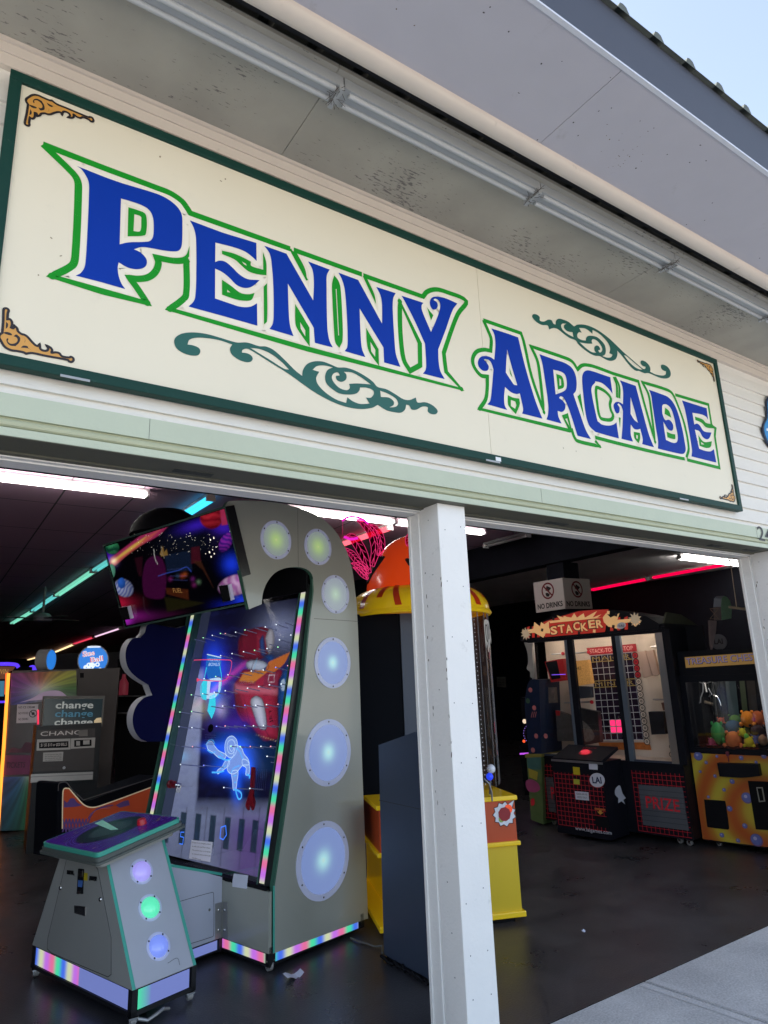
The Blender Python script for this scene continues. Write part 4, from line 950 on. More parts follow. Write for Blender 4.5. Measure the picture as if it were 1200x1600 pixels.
q.pxt(PM, 'SUPER', (281.5, 1040), (289, 1040.5), 6, E_pale, .002); q.pxp(PM, L(22, '520,700 530,760 480,960 430,1010 410,980 450,850'), E_cy, .001); q.pxp(PM, L(22, '415,780! 450,780! 420,1010! 380,1015!'), E_pale, .001)
q.pxr(PM, L(22, '475,512! 580,530!'), .007, E_pale, .002)
build(q, 'super_sign', G)
q = MB(); q.pxr(PM, L(22, '570,640! 590,560 640,535 1040,535 1065,560 1050,660 1010,750 960,780 700,770'), .006, E_pk, .006)
q.pxp(PM, L(22, '560,600! 590,605! 568,655!'), E_pk, .0065); q.pxp(PM, L(22, '655,745! 710,765! 655,790!'), E_pk, .0065); build(q, 'red_arrow', G)
# glowing acrylic astronaut
q = MB()
M_ast = mat('lit_acrylic', (.06, .12, .3), .3, em=(.22, .36, .85), k=.85)
ast = ['585,60 600,15 632,0 660,25 665,75 650,120 620,140 592,120', '650,60 690,75 708,115 735,150 740,185 700,190 660,235 625,245 600,215 612,160 640,130',
       '470,45 500,35 515,60 545,95 590,120 585,145 545,140 505,105 475,85', '615,165 605,195 560,230 540,245 535,225 565,200 590,160', '630,230 668,225 662,300 655,345 640,350 635,300', '700,150 735,165 745,220 735,255 720,250 722,205 700,190']
for k, t in enumerate(ast): q.pxp(PM, L(23, t), M_ast, .0003*k, .004)
for k, t in enumerate(ast): q.pxr(PM, L(23, t), .0045, E_pale, .0035+k*2e-4, closed=True)
for k, t in enumerate(('600,60 612,30 635,25 650,50 648,90 630,115 608,105', '612,70 625,60 640,80 628,100')): q.pxr(PM, L(23, t), .004, E_pale, .005+k*2e-4, closed=True)
for k, t in enumerate(('655,75 680,100 700,150', '625,240 640,210 680,190', '555,110 575,130', '560,215 590,190', '640,260 660,255', '645,300 660,298', '460,60 480,30 505,25 520,50', '470,90 500,110 525,100')): q.pxr(PM, L(23, t), .006, E_blue, .0052+k*2e-4)
for k, t in enumerate(('500,235 545,235 580,225', '640,345 665,350 690,370 690,400 675,408 662,380 655,350', '725,250 745,258 742,275', '540,130 590,155 620,150')): q.pxr(PM, L(23, t), .011, E_blue, .0058+k*2e-4)
build(q, 'lit_astronaut', G)
q = MB(); 
for k in range(7): q.pxr(PM, [(322.5+k*2.2, 1146, True), (319+k*2.2, 1164, True)], .0025, M_al0, .01+k*1e-4)
for k in range(5): q.pxr(PM, [(320, 1148+k*3.6, True), (338-k*.8, 1149+k*3.6, True)], .0025, M_al0, .0112+k*1e-4)
q.disc(PM, PM.px(330, 1138), .028, M_dk, .008, 16, .006); build(q, 'wire_basket', G)
q = MB()
for k in range(8): q.pxr(PM, [(396+k*3.0, 1202, True), (393+k*3.0, 1236, True)], .002, M_al0, .01+k*1e-4)
build(q, 'wire_comb', G)
q = MB()
M_rp = mat('red_plastic', srgb(150, 30, 40), .3)
q.pxp(PM, L(23, '755,200! 775,205 765,380 775,430 760,480 745,440 735,480 718,450 735,390 745,350'), M_rp, .01, .012)
build(q, 'red_spanner', G)
q = MB(); c = PM.at(*PM.px(275, 1226), .03); q.lathe(c-PM.u*.03, [(.0, 0), (.028, 0), (.028, .012), (.017, .02), (.024, .04), (.024, .055), (.008, .058), (.008, .1)], M_rp, 16, axis=PM.u); q.lathe(c+PM.u*.055, [(.0, 0), (.012, 0), (.018, .012), (.006, .02), (.016, .04), (.0, .05)], M_chrome, 12, axis=PM.u)
for k in range(3): q.tube([c+PM.u*(.07+.02*k), c+PM.u*(.065+.02*k)-PM.v*.05], .003, M_chrome, 6)
build(q, 'toy_rocket_engine', G)
# pegs with lit tips
rows = [((305, 999), (345, 990), 4), ((352, 990), (478, 968), 9), ((345, 1024), (470, 1006), 8), ((318, 1060), (468, 1038), 9), ((300, 1086), (456, 1066), 10), ((262, 1112), (300, 1112), 3), ((330, 1104), (452, 1100), 8), ((258, 1134), (300, 1137), 3), ((338, 1135), (440, 1133), 8), ((360, 1166), (440, 1166), 6),
        ((246, 1192), (300, 1196), 4), ((252, 1164), (300, 1167), 4), ((318, 1196), (340, 1198), 2), ((350, 1230), (390, 1232), 3), ((418, 1182), (430, 1200), 3), ((405, 1014), (470, 985), 5)]
cols = [emit('peg_white', (.8, .9, 1), 1.5), emit('peg_green', (.4, 1, .5), 1.6), emit('peg_blue', (.2, .25, 1), 1.7), emit('peg_pink', (1, .4, .5), 1.3)]
M_acr = mat('peg_acrylic', srgb(120, 128, 160), .12, var=.05, em=(.1, .11, .18), k=.3)
for (xa, ya), (xb, yb), n_ in rows:
    for k in range(n_):
        t = k/max(1, n_-1); x, y = xa+(xb-xa)*t+random.uniform(-1, 1), ya+(yb-ya)*t+random.uniform(-.6, .6)
        a, b = PG.px(x, y, -.02)
        if not (-WM+.125 < a < -.125): continue
        q = MB(); q.tube([PG.at(a, b, -.022), PG.at(a, b, -DEP+.003)], .0036, M_acr, 6, False)
        lit = random.random() < .8; q.tube([PG.at(a, b, -.017), PG.at(a, b, -.022)], .0037 if lit else .003, random.choice(cols[:1]*3+cols) if lit else M_acr, 8)
        build(q, 'peg', G)
q = MB()
for x in (333, 345): pass
q.pxr(PM, L(23, '560,590! 590,580! 595,640! 575,670! 553,660! 560,590!'), .007, E_dig, .004); q.pxr(PM, L(23, '322,622! 300,622! 298,650! 318,655! 312,700! 290,695!'), .006, E_dig, .004); build(q, 'score_digits', G)
q = MB(); q.pxp(PG, L(23, '370,672! 507,686! 490,815! 352,792!'), mat('paper_white', srgb(215, 216, 228), .8, em=(.5, .52, .62), k=.25), .0035)
for k, ln in enumerate(('Do play at our emergency doors', 'is unlit, do not Pour down.', 'The machine you can be beside', 'for it should then be able to get', 'confirmed')):
    y = 1317+k*6; q.pxt(PG, ln, (300, y), (329 if k < 4 else 313, y+3.2), 2.2, M_ink, .0042)
build(q, 'notice_paper', G)
q = MB(); q.box(PG.at(-WM+.11, 0, -.004), PG.u*(WM-.22), PG.v*(LEN-.02), PG.n*.003, glassmat('clear_glass')); build(q, 'glass', G)
# lower front
q = MB(); 
q.box(O1-A1_*.034+B1_*.0+Zv*.10, A1_*.02, B1_*WM, Zv*.31, M_sil)
q.box(O1-A1_*.03+B1_*.03+Zv*.405, A1_*.25, B1_*(WM-.06), Zv*.012, M_dk)
build(q, 'front_panel', G)
PFr = PL(O1-A1_*.0345, -B1_, Zv)
q = MB()
for k in range(7): q.pxp(PFr, [(351+k*9.6, 1371+k*2.3, True), (359.5+k*9.6, 1373.2+k*2.3, True), (359+k*9.6, 1378.7+k*2.3, True), (350.6+k*9.6, 1376.6+k*2.3, True)], M_dk, .002, .001)
build(q, 'slot_row', G)
q = MB(); br = mat('white_bracket', srgb(215, 218, 232), .35)
q.pxp(PFr, L(36, '665,222! 802,240! 795,280 788,372! 650,350! 652,290!'), br, .006, .006); build(q, 'latch', G)
# base: frame, strips, castors
q = MB()
bz = .03
q.box(O1+A1_*-.02+B1_*.01+Zv*bz, A1_*.76, B1_*.02, Zv*.075, M_frame_b); q.box(O1+A1_*-.03+B1_*.01+Zv*bz, A1_*.02, B1_*(WM-.02), Zv*.075, M_frame_b)
q.box(O1+A1_*-.03+B1_*.0+Zv*bz, A1_*.035, B1_*.03, Zv*.1, M_frame_b); q.box(O1+A1_*.715+B1_*.0+Zv*bz, A1_*.03, B1_*.03, Zv*.08, M_frame_b)
q.box(O1+A1_*-.02+B1_*.03+Zv*bz, A1_*.76, B1_*(WM-.06), Zv*.02, M_frame_b)
build(q, 'base_frame', G)
q = MB(); strip(q, PS, (.022, .072), (.70, .058), .05, 90, .4, -.008, per=11); 
build(q, 'base_light', G)
PF2 = PL(O1-A1_*.031, -B1_, Zv)
q = MB(); strip(q, PF2, (-.44, .072), (-.03, .072), .048, 60, 3.2, .002, per=6.4); build(q, 'base_light', G)
for s_, b_ in ((-.005, .03), (.5, .1), (.68, .08), (.0, WM-.05)):
    q = MB(); castor(q, O1+A1_*s_+B1_*b_); build(q, 'castor', G)
# tilted screen
s_t, z_t, s_b, z_b = -.40, 2.607, -.197, 2.04
Vm = A1_*(s_t-s_b)+Zv*(z_t-z_b); PMn = PL(O1+A1_*s_b+Zv*z_b, -B1_, Vm)
print('mon px', [PMn.px(*t) for t in ((162, 852), (352, 793), (195, 980), (388, 942))])
q = MB(); c4 = [PMn.px(*t) for t in ((162, 852), (352, 792), (388, 942), (196, 981))]
q.poly(PMn, c4, mat('screen_bezel', (.01, .01, .012), .25), 0, .07); build(q, 'screen', G)
q = MB(); q.rib(PMn, c4, .012, mat('screen_edge', srgb(70, 96, 88), .4), .004, closed=True); build(q, 'screen_edge', G)
q = MB(); sw = mat('screen_glass', (.004, .004, .01), .08, var=.3)
cc = np.mean(c4, axis=0); q.poly(PMn, [tuple(cc+(np.array(t)-cc)*.965) for t in c4], sw, .001)
A = Paint([(164, 854.5), (350.5, 795), (386, 939), (198, 977)], 170, 130)
g_ = lambda x, y, *a, **k: A.glow(140+x*.23333, 760+y*.23333, *a, **k)
def s_(t, c, soft=.6, a=1.0, **k): A.shape(20, t, c, soft, a, **k)
A.c[:] = np.array(srgb(5, 4, 9)); g_(720, 260, 26, 8, (60, 30, 190), 1.0, rot=-.3); g_(900, 280, 16, 9, (70, 30, 200), .9); g_(640, 380, 40, 20, (14, 20, 34), .9)
g_(950, 520, 13, 14, (26, 60, 230), 1.2); g_(1020, 760, 12, 8, (30, 60, 220), 1.2); g_(930, 800, 20, 8, (16, 30, 160), .9); g_(860, 330, 14, 30, (20, 12, 50), .8)
g_(130, 490, 9, 10, (90, 30, 200), 1.2); g_(200, 780, 12, 10, (170, 20, 50), 1.0); g_(260, 780, 18, 10, (120, 16, 40), .8); g_(235, 900, 11, 9, (170, 40, 190), 1.2); g_(300, 870, 22, 8, (120, 20, 110), .9); g_(420, 870, 30, 8, (60, 10, 60), .7); g_(560, 860, 26, 7, (50, 8, 30), .6)
s_('125,520! 140,480! 340,330! 530,262! 460,330 300,420 170,530!', (176, 50, 100), 1.2, .95); s_('140,505! 300,385! 470,290! 400,350 240,465 165,525', (226, 110, 80), 2.0, .8); s_('150,500! 280,400! 380,335! 330,385 200,480 155,512', (240, 200, 90), 1.6, .9); g_(160, 500, 5, 5, (255, 235, 220), 1.0)
A.ball(140+815*.2333, 760+212*.2333, 19, 18, (205, 44, 60), 9, .2, (150, 20, 40)); s_('735,120! 880,110! 860,155! 740,200!', (5, 4, 9), 1, .0); s_('872,152! 905,148! 925,255! 885,262!', (186, 50, 90), 1.0, .95); g_(890, 215, 3, 4, (10, 30, 60), .8)
A.ball(140+912*.2333, 760+375*.2333, 10, 17, (160, 50, 190), 16, .5, (70, 30, 150)); A.ball(140+975*.2333, 760+662*.2333, 17, 29, (236, 190, 236), 14, 1.3, (190, 110, 190))
A.ball(140+150*.2333, 760+410*.2333, 12, 11, (60, 150, 100), 5, .4, (20, 80, 60)); s_('60,330! 100,385! 195,360! 195,300!', (5, 4, 9), .6, 1.0); A.ball(140+148*.2333, 760+568*.2333, 6, 12, (110, 190, 160))
A.ball(140+230*.2333, 760+680*.2333, 14, 17, (180, 190, 225), 22, -.9, (110, 120, 190)); A.ball(140+214*.2333, 760+648*.2333, 6.5, 9, (50, 110, 220))
s_('355,600 380,500 430,465 480,480 510,560 510,680 490,750 380,740 358,690', (70, 14, 60), 1.2, .85); s_('500,460! 670,430! 690,560! 520,580!', (22, 34, 58), 1.0, .8); s_('510,680! 660,690! 665,760! 515,720!', (80, 36, 18), 1.0, .8); s_('500,740! 770,780! 700,800! 520,840!', (36, 34, 14), 1.5, .8)  # dim reflections in mid-screen, painted into the picture
s_('680,410! 735,400! 745,500! 680,520!', (74, 20, 34), .8, .85); s_('470,450! 490,400! 500,440! 515,420! 525,460! 480,470!', (150, 116, 60), .6, .8); s_('690,500! 745,500! 830,680! 760,560!', (74, 40, 26), 1.2, .7); s_('300,480! 355,470! 350,600! 330,600!', (50, 14, 28), 1.0, .7)
for t in ('540,600! 650,600!', '545,625! 655,630!', '520,560! 640,545!'): A.line(20, t, (60, 70, 130), .7, .5, .7)
A.line(20, '460,600! 520,580 600,560 650,540 680,570', (60, 90, 200), 1.0, .7, .9); A.line(20, '430,420! 437,480 455,520', (220, 220, 215), .8, .5, .9); A.line(20, '360,740 370,820 400,860', (80, 60, 70), .7, .6, .7); A.line(20, '480,400 485,440 500,480', (180, 170, 150), .6, .5, .7)
for x, y, c in ((540, 620, (110, 26, 90)), (620, 600, (150, 60, 30)), (690, 620, (100, 30, 100)), (730, 640, (90, 120, 90)), (700, 660, (110, 30, 90)), (640, 590, (150, 70, 30)), (590, 600, (40, 60, 80))): A.glow(140+x*.2333, 760+y*.2333, 3.2, 3.4, c, .9)
q.poly(PMn, [tuple(cc+(np.array(t)-cc)*.965) for t in c4], sw, .001)
A.done(q, PMn, vcmat('screen_print', .5, .15, .3), .0016)
q.pxt(PMn, 'FUEL', (271, 926), (285, 926), 7, mat('screen_amber', srgb(150, 110, 60), .3, em=srgb(150, 110, 60), k=.6), .0028)
stw = emit('star_white', (1, .9, .75), 1.2)
for x, y, r in [(812, 357, 6), (835, 345, 6), (806, 440, 7), (827, 423, 4), (838, 450, 5), (817, 470, 6), (945, 300, 5), (850, 405, 4), (780, 450, 3)]+[(random.uniform(260, 860), random.uniform(310, 460), random.uniform(.8, 2.2)) for k in range(90)]:
    X_, Y_ = 140+x*.23333, 760+y*.23333; q.disc(PMn, PMn.px(X_, Y_), r*.0011, stw, .0038, 6)
build(q, 'screen_picture', G)
for t in ('890,658! 955,650! 975,755! 915,768!', '218,805! 280,797! 300,880! 240,890!'):
    q = MB(); P4 = [PMn.px(x, y) for x, y in smooth(L(20, t))]
    q.poly(PMn, P4, M_dk, .03, .026, side=br); 
    q.rib(PMn, [P4[1], P4[2]], .01, br, .032); build(q, 'screen_bracket', G)
q = MB(); c = O1+A1_*-.2+B1_*.95+Zv*2.62; q.lathe(c, [(.26, 0), (.25, .06), (.2, .13), (.12, .18), (.0, .2)], M_dk, 24); q.ell(c+B1_*.4+Zv*.02, (.09, .09, .06), M_dk); build(q, 'speaker_dome', G, smooth_=True)
# connector box
bC = .44
PC = PL(O1+B1_*bC, A1_, Zv)
q = MB(); cp = [PC.px(x, y) for x, y in ((348.5, 1370), (348.5, 1465), (262, 1490), (262, 1350))]
sL = cp[2][0]-.12
top_l = cp[3][1]+.12*(cp[3][1]-cp[0][1])/(cp[0][0]-cp[3][0])
poly_ = [(-.036, cp[0][1]), (-.036, .1), (sL, .1), (sL, top_l)]
q.poly(PC, poly_, M_sil2, 0, .5); build(q, 'link_box', G)
q = MB(); q.pxr(PC, L(36, '40,140! 550,228!'), .014, M_trim, .002); 
q.pxr(PC, L(36, '100,505! 455,405 466,420 466,830 450,845 100,955'), .003, M_joint, .001)
q.disc(PC, PC.px(327, 1421.5), .008, M_chrome, .003, 12, .002)
build(q, 'link_door', G)
q = MB(); strip(q, PC, (sL, .066), (-.06, .066), .05, 4, 0, -.004, per=.1, plain=1.0); build(q, 'link_light', G)
q = MB(); q.box(O1+B1_*(bC+.005)+A1_*sL+Zv*.03, A1_*(-sL-.03), B1_*.4, Zv*.07, M_frame_b); q.box(O1+B1_*(bC-.012)+A1_*-.055+Zv*.03, A1_*.02, B1_*.03, Zv*.07, M_frame_b); build(q, 'link_frame', G)
q = MB(); q.pxp(PC, L(36, '482,520! 552,500! 552,860! 482,868!'), M_alu, .003, .003); q.pxp(PFr, L(36, '556,500! 600,508! 600,865! 556,860!'), M_alu, .003, .003)
for pl_, pts_ in ((PC, ((512, 578), (512, 775))), (PFr, ((576, 580), (576, 775)))):
    for x, y in pts_: q.dome(pl_, pl_.px(260+x*.15833, 1330+y*.15833), .008, .005, M_chrome, .003, 10, 3)
build(q, 'corner_bracket', G)

# ------------------------------------------------------------------ player console of the drop game
O2, A2_, B2_ = frame(.995, 1.201, 17)
Q1 = PL(O2, -B2_, Zv)
def c_at(s, b, z): return O2+A2_*s+B2_*b+Zv*z
D2 = .36
zb, zt = .16, .70
bl, br_ = (0.0, 1.05), (.31, .775)
def zt_s(s): return .693+.19*max(0, s)
q = MB()
v = [c_at(0, 0, zb), c_at(0, 1.05, zb), c_at(0, .78, zt_s(0)), c_at(0, .312, zt_s(0)), c_at(D2, 0, zb), c_at(D2, 1.05, zb), c_at(D2, 1.05-.27*(zt_s(D2)-zb)/(zt_s(0)-zb), zt_s(D2)), c_at(D2, .312*(zt_s(D2)-zb)/(zt_s(0)-zb), zt_s(D2))]
q.add(v, [(0, 3, 2, 1), (4, 5, 6, 7), (0, 4, 7, 3), (1, 2, 6, 5), (0, 1, 5, 4), (3, 7, 6, 2)], mat('console_grey', srgb(160, 160, 156), .38, var=.06, scale=3, bump=.06, bscale=120, dirt=.1))
CO = build(q, 'console_body', G)
up_l = (v[3]-v[0]); PLm = PL(v[0], A2_, up_l)      # lamp side (leans back)
up_h = float(np.linalg.norm(up_l))
print('lamp plane px', [PLm.px(*t) for t in ((213, 1548), (303, 1510), (255, 1300), (168, 1340), (221, 1363), (234, 1419), (247, 1479))])
q = MB(); hm = .004
q.rib(PLm, [(.008, 0), (.008, up_h)], .018, M_trim, .002); q.rib(PLm, [(D2-.008, 0), (D2-.008, up_h+.06)], .018, M_trim, .002)
q.poly(PLm, [(.018, .002), (D2-.018, .002), (D2-.018, up_h+.04), (.018, up_h)], mat('lamp_panel', srgb(178, 181, 190), .4, var=.06, scale=7, dirt=.12), .0012)
q.pxr(PLm, [(262, 1505, False), (277, 1497, False), (281, 1508, False)], .002, M_joint, .003)
build(q, 'lamp_panel', CO)
for (x, y), col, nm in (((220.5, 1362), (.42, .36, .95), 'violet'), ((234, 1418.5), (.1, .95, .5), 'green'), ((247, 1479), (.2, .3, .95), 'blue')):
    c = PLm.px(x, y); r = .066
    q = MB(); q.disc(PLm, c, r, M_lensrim, .006, 36, .005, hole=.78)
    for k in range(4): t = k*pi/2+.9; q.disc(PLm, (c[0]+r*.89*cos(t), c[1]+r*.89*sin(t)), .005, M_screw, .0068, 8)
    q.dome(PLm, c, r*.8, .035, mat('lamp_'+nm, tuple(.5*t+.1 for t in col), .12, em=col, k=.62, var=.04, coat=.6), .004, 28, 7)
    build(q, 'lamp', CO, smooth_=True)
# front door
PD = PL(O2-A2_*.0, -B2_, Zv)
PDm = PL(O2, -B2_, Zv)
assert PD.n @ A2_ < 0
dm = mat('console_door', srgb(150, 150, 146), .34, var=.05, scale=3, bump=.04, bscale=120)
q = MB(); dr = [PD.px(x, y) for x, y in smooth(L(39, '250,-230! 340,-270! 700,-5 868,800! 862,1215 840,1248 780,1230 240,1000 130,950 112,900 120,770!'))]
dr = [(-.93, .21), (-.93, .26), (-.69, .655), (-.675, .668), (-.42, .672), (-.4, .66), (-.135, .30), (-.13, .24), (-.14, .205), (-.92, .2)]
dr = [PD.px(x, y) for x, y in ((105, 1343), (148, 1350), (154, 1358), (175, 1465), (175, 1522), (170, 1526), (82, 1489), (75, 1482), (76, 1465))]
q.poly(PD, dr, dm, .004, .003); q.rib(PD, dr, .004, M_joint, .0045, closed=True)
build(q, 'coin_door', CO)
def PX(a, b, W_): return [PD.px(60+x*.13333, 1360+y*.13333) for x, y in ((a[0], a[1]), (b[0], b[1]))]
q = MB(); q.pxp(PD, L(31, '345,515! 385,520! 378,705! 335,705!'), M_dk, .009, .006); q.pxp(PD, L(31, '352,525! 378,530! 376,580! 350,575!'), M_chrome, .012, .003); q.pxp(PD, L(31, '345,600! 378,605! 372,655! 343,650!'), mat('coin_blue', srgb(70, 110, 180), .3), .011, .002)
q.pxp(PD, L(31, '335,690! 362,680! 360,705! 333,705!'), M_chrome, .014, .004)
build(q, 'coin_slot', CO)
q = MB(); q.pxp(PD, L(31, '390,545! 418,548! 416,605! 388,603!'), mat('yellow_label', srgb(190, 170, 30), .5), .005); build(q, 'label', CO)
q = MB()
for t in ('262,525! 312,530! 310,562! 260,556!', '430,568! 487,575! 484,608! 428,600!'):
    q.pxp(PD, L(31, t), M_dk, .0052); 
for t in ((117, 1366), (112, 1364), (142, 1374), (149, 1375)): q.disc(PD, PD.px(*t), .006, M_chrome, .0058, 8)
build(q, 'coin_sticker', CO)
q = MB(); q.pxp(PD, L(39, '418,410! 550,425! 548,540! 420,500!'), M_chrome, .007, .003); q.pxp(PD, L(39, '430,428! 540,438! 538,530! 428,490!'), mat('tray_dark', (.08, .08, .09), .2, metal=.7), .0085, .001); build(q, 'coin_return', CO)
for t in ((95.5, 1387), (158, 1405)):
    q = MB(); q.dome(PD, PD.px(*t), .012, .008, M_chrome, .004, 14, 4); build(q, 'lock', CO, smooth_=True)
# base of the console
q = MB(); q.box(c_at(0.0, .0, .045), A2_*.02, B2_*1.05, Zv*.02, M_frame_b); q.box(c_at(0.0, .0, .045), A2_*D2, B2_*.02, Zv*.02, M_frame_b)
for s_, b_ in ((0, 0), (D2-.025, 0), (0, 1.01), (D2-.025, 1.01)): q.box(c_at(s_, b_, .045), A2_*.028, B2_*.035, Zv*.114, M_frame_b)
q.box(c_at(.03, .03, .05), A2_*(D2-.06), B2_*.98, Zv*.1, M_dk)
build(q, 'console_frame', CO)
PB1 = PL(c_at(.006, 0, 0), -B2_, Zv); q = MB(); strip(q, PB1, (-1.01, .11), (-.04, .11), .085, 80, 1.0, 0.0, per=15.0, plain=.5); build(q, 'console_light', CO)
PB2 = PL(c_at(0, .006, 0), A2_, Zv); q = MB(); strip(q, PB2, (.035, .11), (D2-.035, .11), .085, 4, 0, 0.0, per=.1, plain=1.0); build(q, 'console_light', CO)
for s_, b_ in ((.02, .02), (D2-.02, .02), (.02, 1.02)):
    q = MB(); castor(q, c_at(s_, b_, 0), .02); build(q, 'castor', CO)
q = MB(); brk = c_at(.0, -.03, 0); q.tube([c_at(.03, -.01, .035), c_at(.07, -.03, .02), c_at(.12, -.03, .03), c_at(.16, -.02, .035), c_at(.2, -.01, .02)], .008, M_alu, 8); build(q, 'castor_brake', CO)
# tilted table top
St = A2_*1.0+Zv*.195; PT = PL(c_at(-.125, .19, .757), A2_+Zv*.195, B2_)       # u along the slope, v across
PT.n = np.cross(PT.u, PT.v)
tw, td = .64, .52
q = MB()
def rr(x0, y0, x1, y1, r=.03):
    out = []
    for cx_, cy_, a0_ in ((x1-r, y0+r, -90), (x1-r, y1-r, 0), (x0+r, y1-r, 90), (x0+r, y0+r, 180)):
        for k in range(5): t = radians(a0_+k*22.5); out.append((cx_+r*cos(t), cy_+r*sin(t)))
    return out
print('table px', [[round(v_, 2) for v_ in PT.px(*t)] for t in ((152, 1334), (283, 1277), (190, 1267), (65, 1316))])
TP = [PT.px(*t) for t in ((152, 1334), (283, 1277), (190, 1267), (65, 1316))]
def shrink(P, d):
    c = np.mean(P, axis=0); return [tuple(c+(np.array(t)-c)*(1-d)) for t in P]
def rnd(P, f=.12):
    out = []
    for i in range(4):
        a, b, c = np.array(P[i-1]), np.array(P[i]), np.array(P[(i+1) % 4])
        p1 = b+(a-b)*f*.5; p2 = b+(c-b)*f*.5
        for k in range(5): t = k/4; out.append(tuple((1-t)**2*p1+2*t*(1-t)*b+t*t*p2))
    return out
q.poly(PT, rnd(TP), M_trim, 0, .022)
q.poly(PT, rnd(shrink(TP, -.03)), mat('table_under', srgb(90, 96, 92), .4), -.0225, .02)
q.poly(PT, rnd(shrink(TP, -.07)), mat('table_under'), -.043, .012)
q.poly(PT, rnd(shrink(TP, .12)), mat('console_grey'), -.056, .03)
tb = build(q, 'table_top', CO)
q = MB(); pur = mat('console_purple', srgb(70, 34, 130), .2, var=.35, scale=16, coat=.15, em=srgb(60, 26, 120), k=.2)
q.poly(PT, rnd(shrink(TP, .03)), pur, .001)
pl2 = mat('console_line', srgb(120, 104, 170), .3)
ell = lambda cx_, cy_, rx, ry_, rot_=0: [(cx_+rx*cos(t)*cos(rot_)-ry_*sin(t)*sin(rot_), cy_+rx*cos(t)*sin(rot_)+ry_*sin(t)*cos(rot_)) for t in [2*pi*k/36 for k in range(36)]]
ceT = np.array(PT.px(173, 1296)); wT = abs(TP[1][0]-TP[0][0])
q.poly(PT, ell(ceT[0], ceT[1], .185, .15), mat('console_dark_glass', srgb(40, 44, 62), .2, coat=.1), .0016)
for rx in (.2, .215, .235): q.rib(PT, ell(ceT[0], ceT[1], rx, rx*.82), .002, pl2, .0018+rx*.001, closed=True)
q.poly(PT, ell(ceT[0], ceT[1], .12, .09), mat('console_mint', srgb(66, 80, 88), .2), .0022)
q.pxp(PT, L(31, '470,175! 530,150! 650,220! 590,225!'), mat('console_mint2', srgb(150, 215, 190), .2, em=(.3, .6, .5), k=.15), .0028)
q.pxr(PT, L(31, '420,140! 450,95 520,62 590,60'), .006, pur, .003)
for k in range(140):
    x, y = random.uniform(0, 1), random.uniform(0, 1); a = np.array(TP[0])*(1-x)*(1-y)+np.array(TP[1])*x*(1-y)+np.array(TP[2])*x*y+np.array(TP[3])*(1-x)*y
    a = np.mean(TP, axis=0)+(a-np.mean(TP, axis=0))*.9
    if np.linalg.norm(a-ceT) < .2: continue
    hh = random.uniform(.002, .008); q.poly(PT, [(a[0], a[1]), (a[0]+.02, a[1]), (a[0]+.02, a[1]+hh), (a[0], a[1]+hh)], random.choice([mat('glyph_a', srgb(110, 90, 160), .3), mat('glyph_b', srgb(60, 90, 140), .3), mat('glyph_c', srgb(150, 130, 90), .3)]), .0024)
build(q, 'table_graphic', CO)
q = MB(); c = PT.px(222, 1288); pb = PT.at(c[0], c[1], 0); q.lathe(pb, [(.0, .03), (.02, .03), (.024, .022), (.026, .0)], mat('red_button', srgb(150, 16, 30), .25, em=(.5, .02, .05), k=.2), 20, axis=PT.n); build(q, 'button', CO, smooth_=True)
q = MB(); q.box(PT.at(TP[0][0]+.03, TP[0][1]+.02, .003), PT.u*.5, PT.v*.4, PT.n*.001, glassmat('clear_glass'))

# paper scraps
def scrap(px_, py_, w_, lab, a):
    P = hitz(px_, py_, 0); q = MB(); n_ = 6; vs = []
    for i in range(n_+1):
        t = i/n_; zz = .012+.02*sin(t*6+1)*w_*5; d = np.array([cos(a), sin(a), 0]); e = np.array([-sin(a), cos(a), 0])
        for sgn in (-1, 1): vs.append(P+d*(t-.5)*w_+e*sgn*w_*.28*(1-.5*abs(t-.3))+Zv*(max(.002, zz)+.004*sgn))
    q.add(vs, [(2*i, 2*i+2, 2*i+3, 2*i+1) for i in range(n_)], mat('scrap_paper', srgb(205, 208, 222), .8)); q.add(vs, [(2*i+1, 2*i+3, 2*i+2, 2*i) for i in range(n_)], mat('scrap_paper'))
    build(q, 'paper_scrap', label=lab, cat='paper')
scrap(459, 1527, .11, 'crumpled white paper strip on the floor below the big grey machine', .1)
scrap(912, 1458, .035, 'tiny scrap of white paper lying alone on the dark floor', .4)
# ================================================================== CASH MACHINE
M_atm = mat('slate_metal', srgb(56, 66, 84), .45, var=.06, scale=2, bump=.04, bscale=80)
M_atm2 = mat('grey_bezel', srgb(110, 120, 132), .35, var=.05)
K = root('cash_machine', (2.62, .8, 0), 'slate grey cash machine seen from its plain side, just left behind the white post', 'cash machine')
KP = PL((2.37, 0, 0), (0, -1, 0), Zv)   # side facing -x ; a = -y
pr = [(-1.10, .03), (-.55, .03), (-.55, .93), (-.62, 1.08), (-.70, 1.262), (-1.085, 1.17)]
q = MB(); q.poly(KP, pr, M_atm, 0, .30); q.rib(KP, [(-1.099, .855), (-.551, .855)], .004, M_joint, .001)
build(q, 'body', K, bevel=.004)
q = MB(); q.poly(KP, [(-.552, .925), (-.49, .93), (-.53, 1.08), (-.63, 1.3), (-.675, 1.315), (-.70, 1.2615), (-.62, 1.08)], M_atm2, -.012, .276)
KS = PL((2.37, -(-.60), 1.12), (1, 0, 0), (0, .42, .9)); build(q, 'bezel', K, bevel=.006)
q = MB(); Vs = np.array([0, .43, .9]); Vs /= np.linalg.norm(Vs); KS = PL((2.42, .505, 1.0), (1, 0, 0), Vs)
q.poly(KS, [(0, 0), (.2, 0), (.2, .25), (0, .25)], mat('atm_screen', (.5, .55, .6), .2, em=(.8, .88, 1), k=.9), .03, .02); build(q, 'screen', K)
q = MB(); 
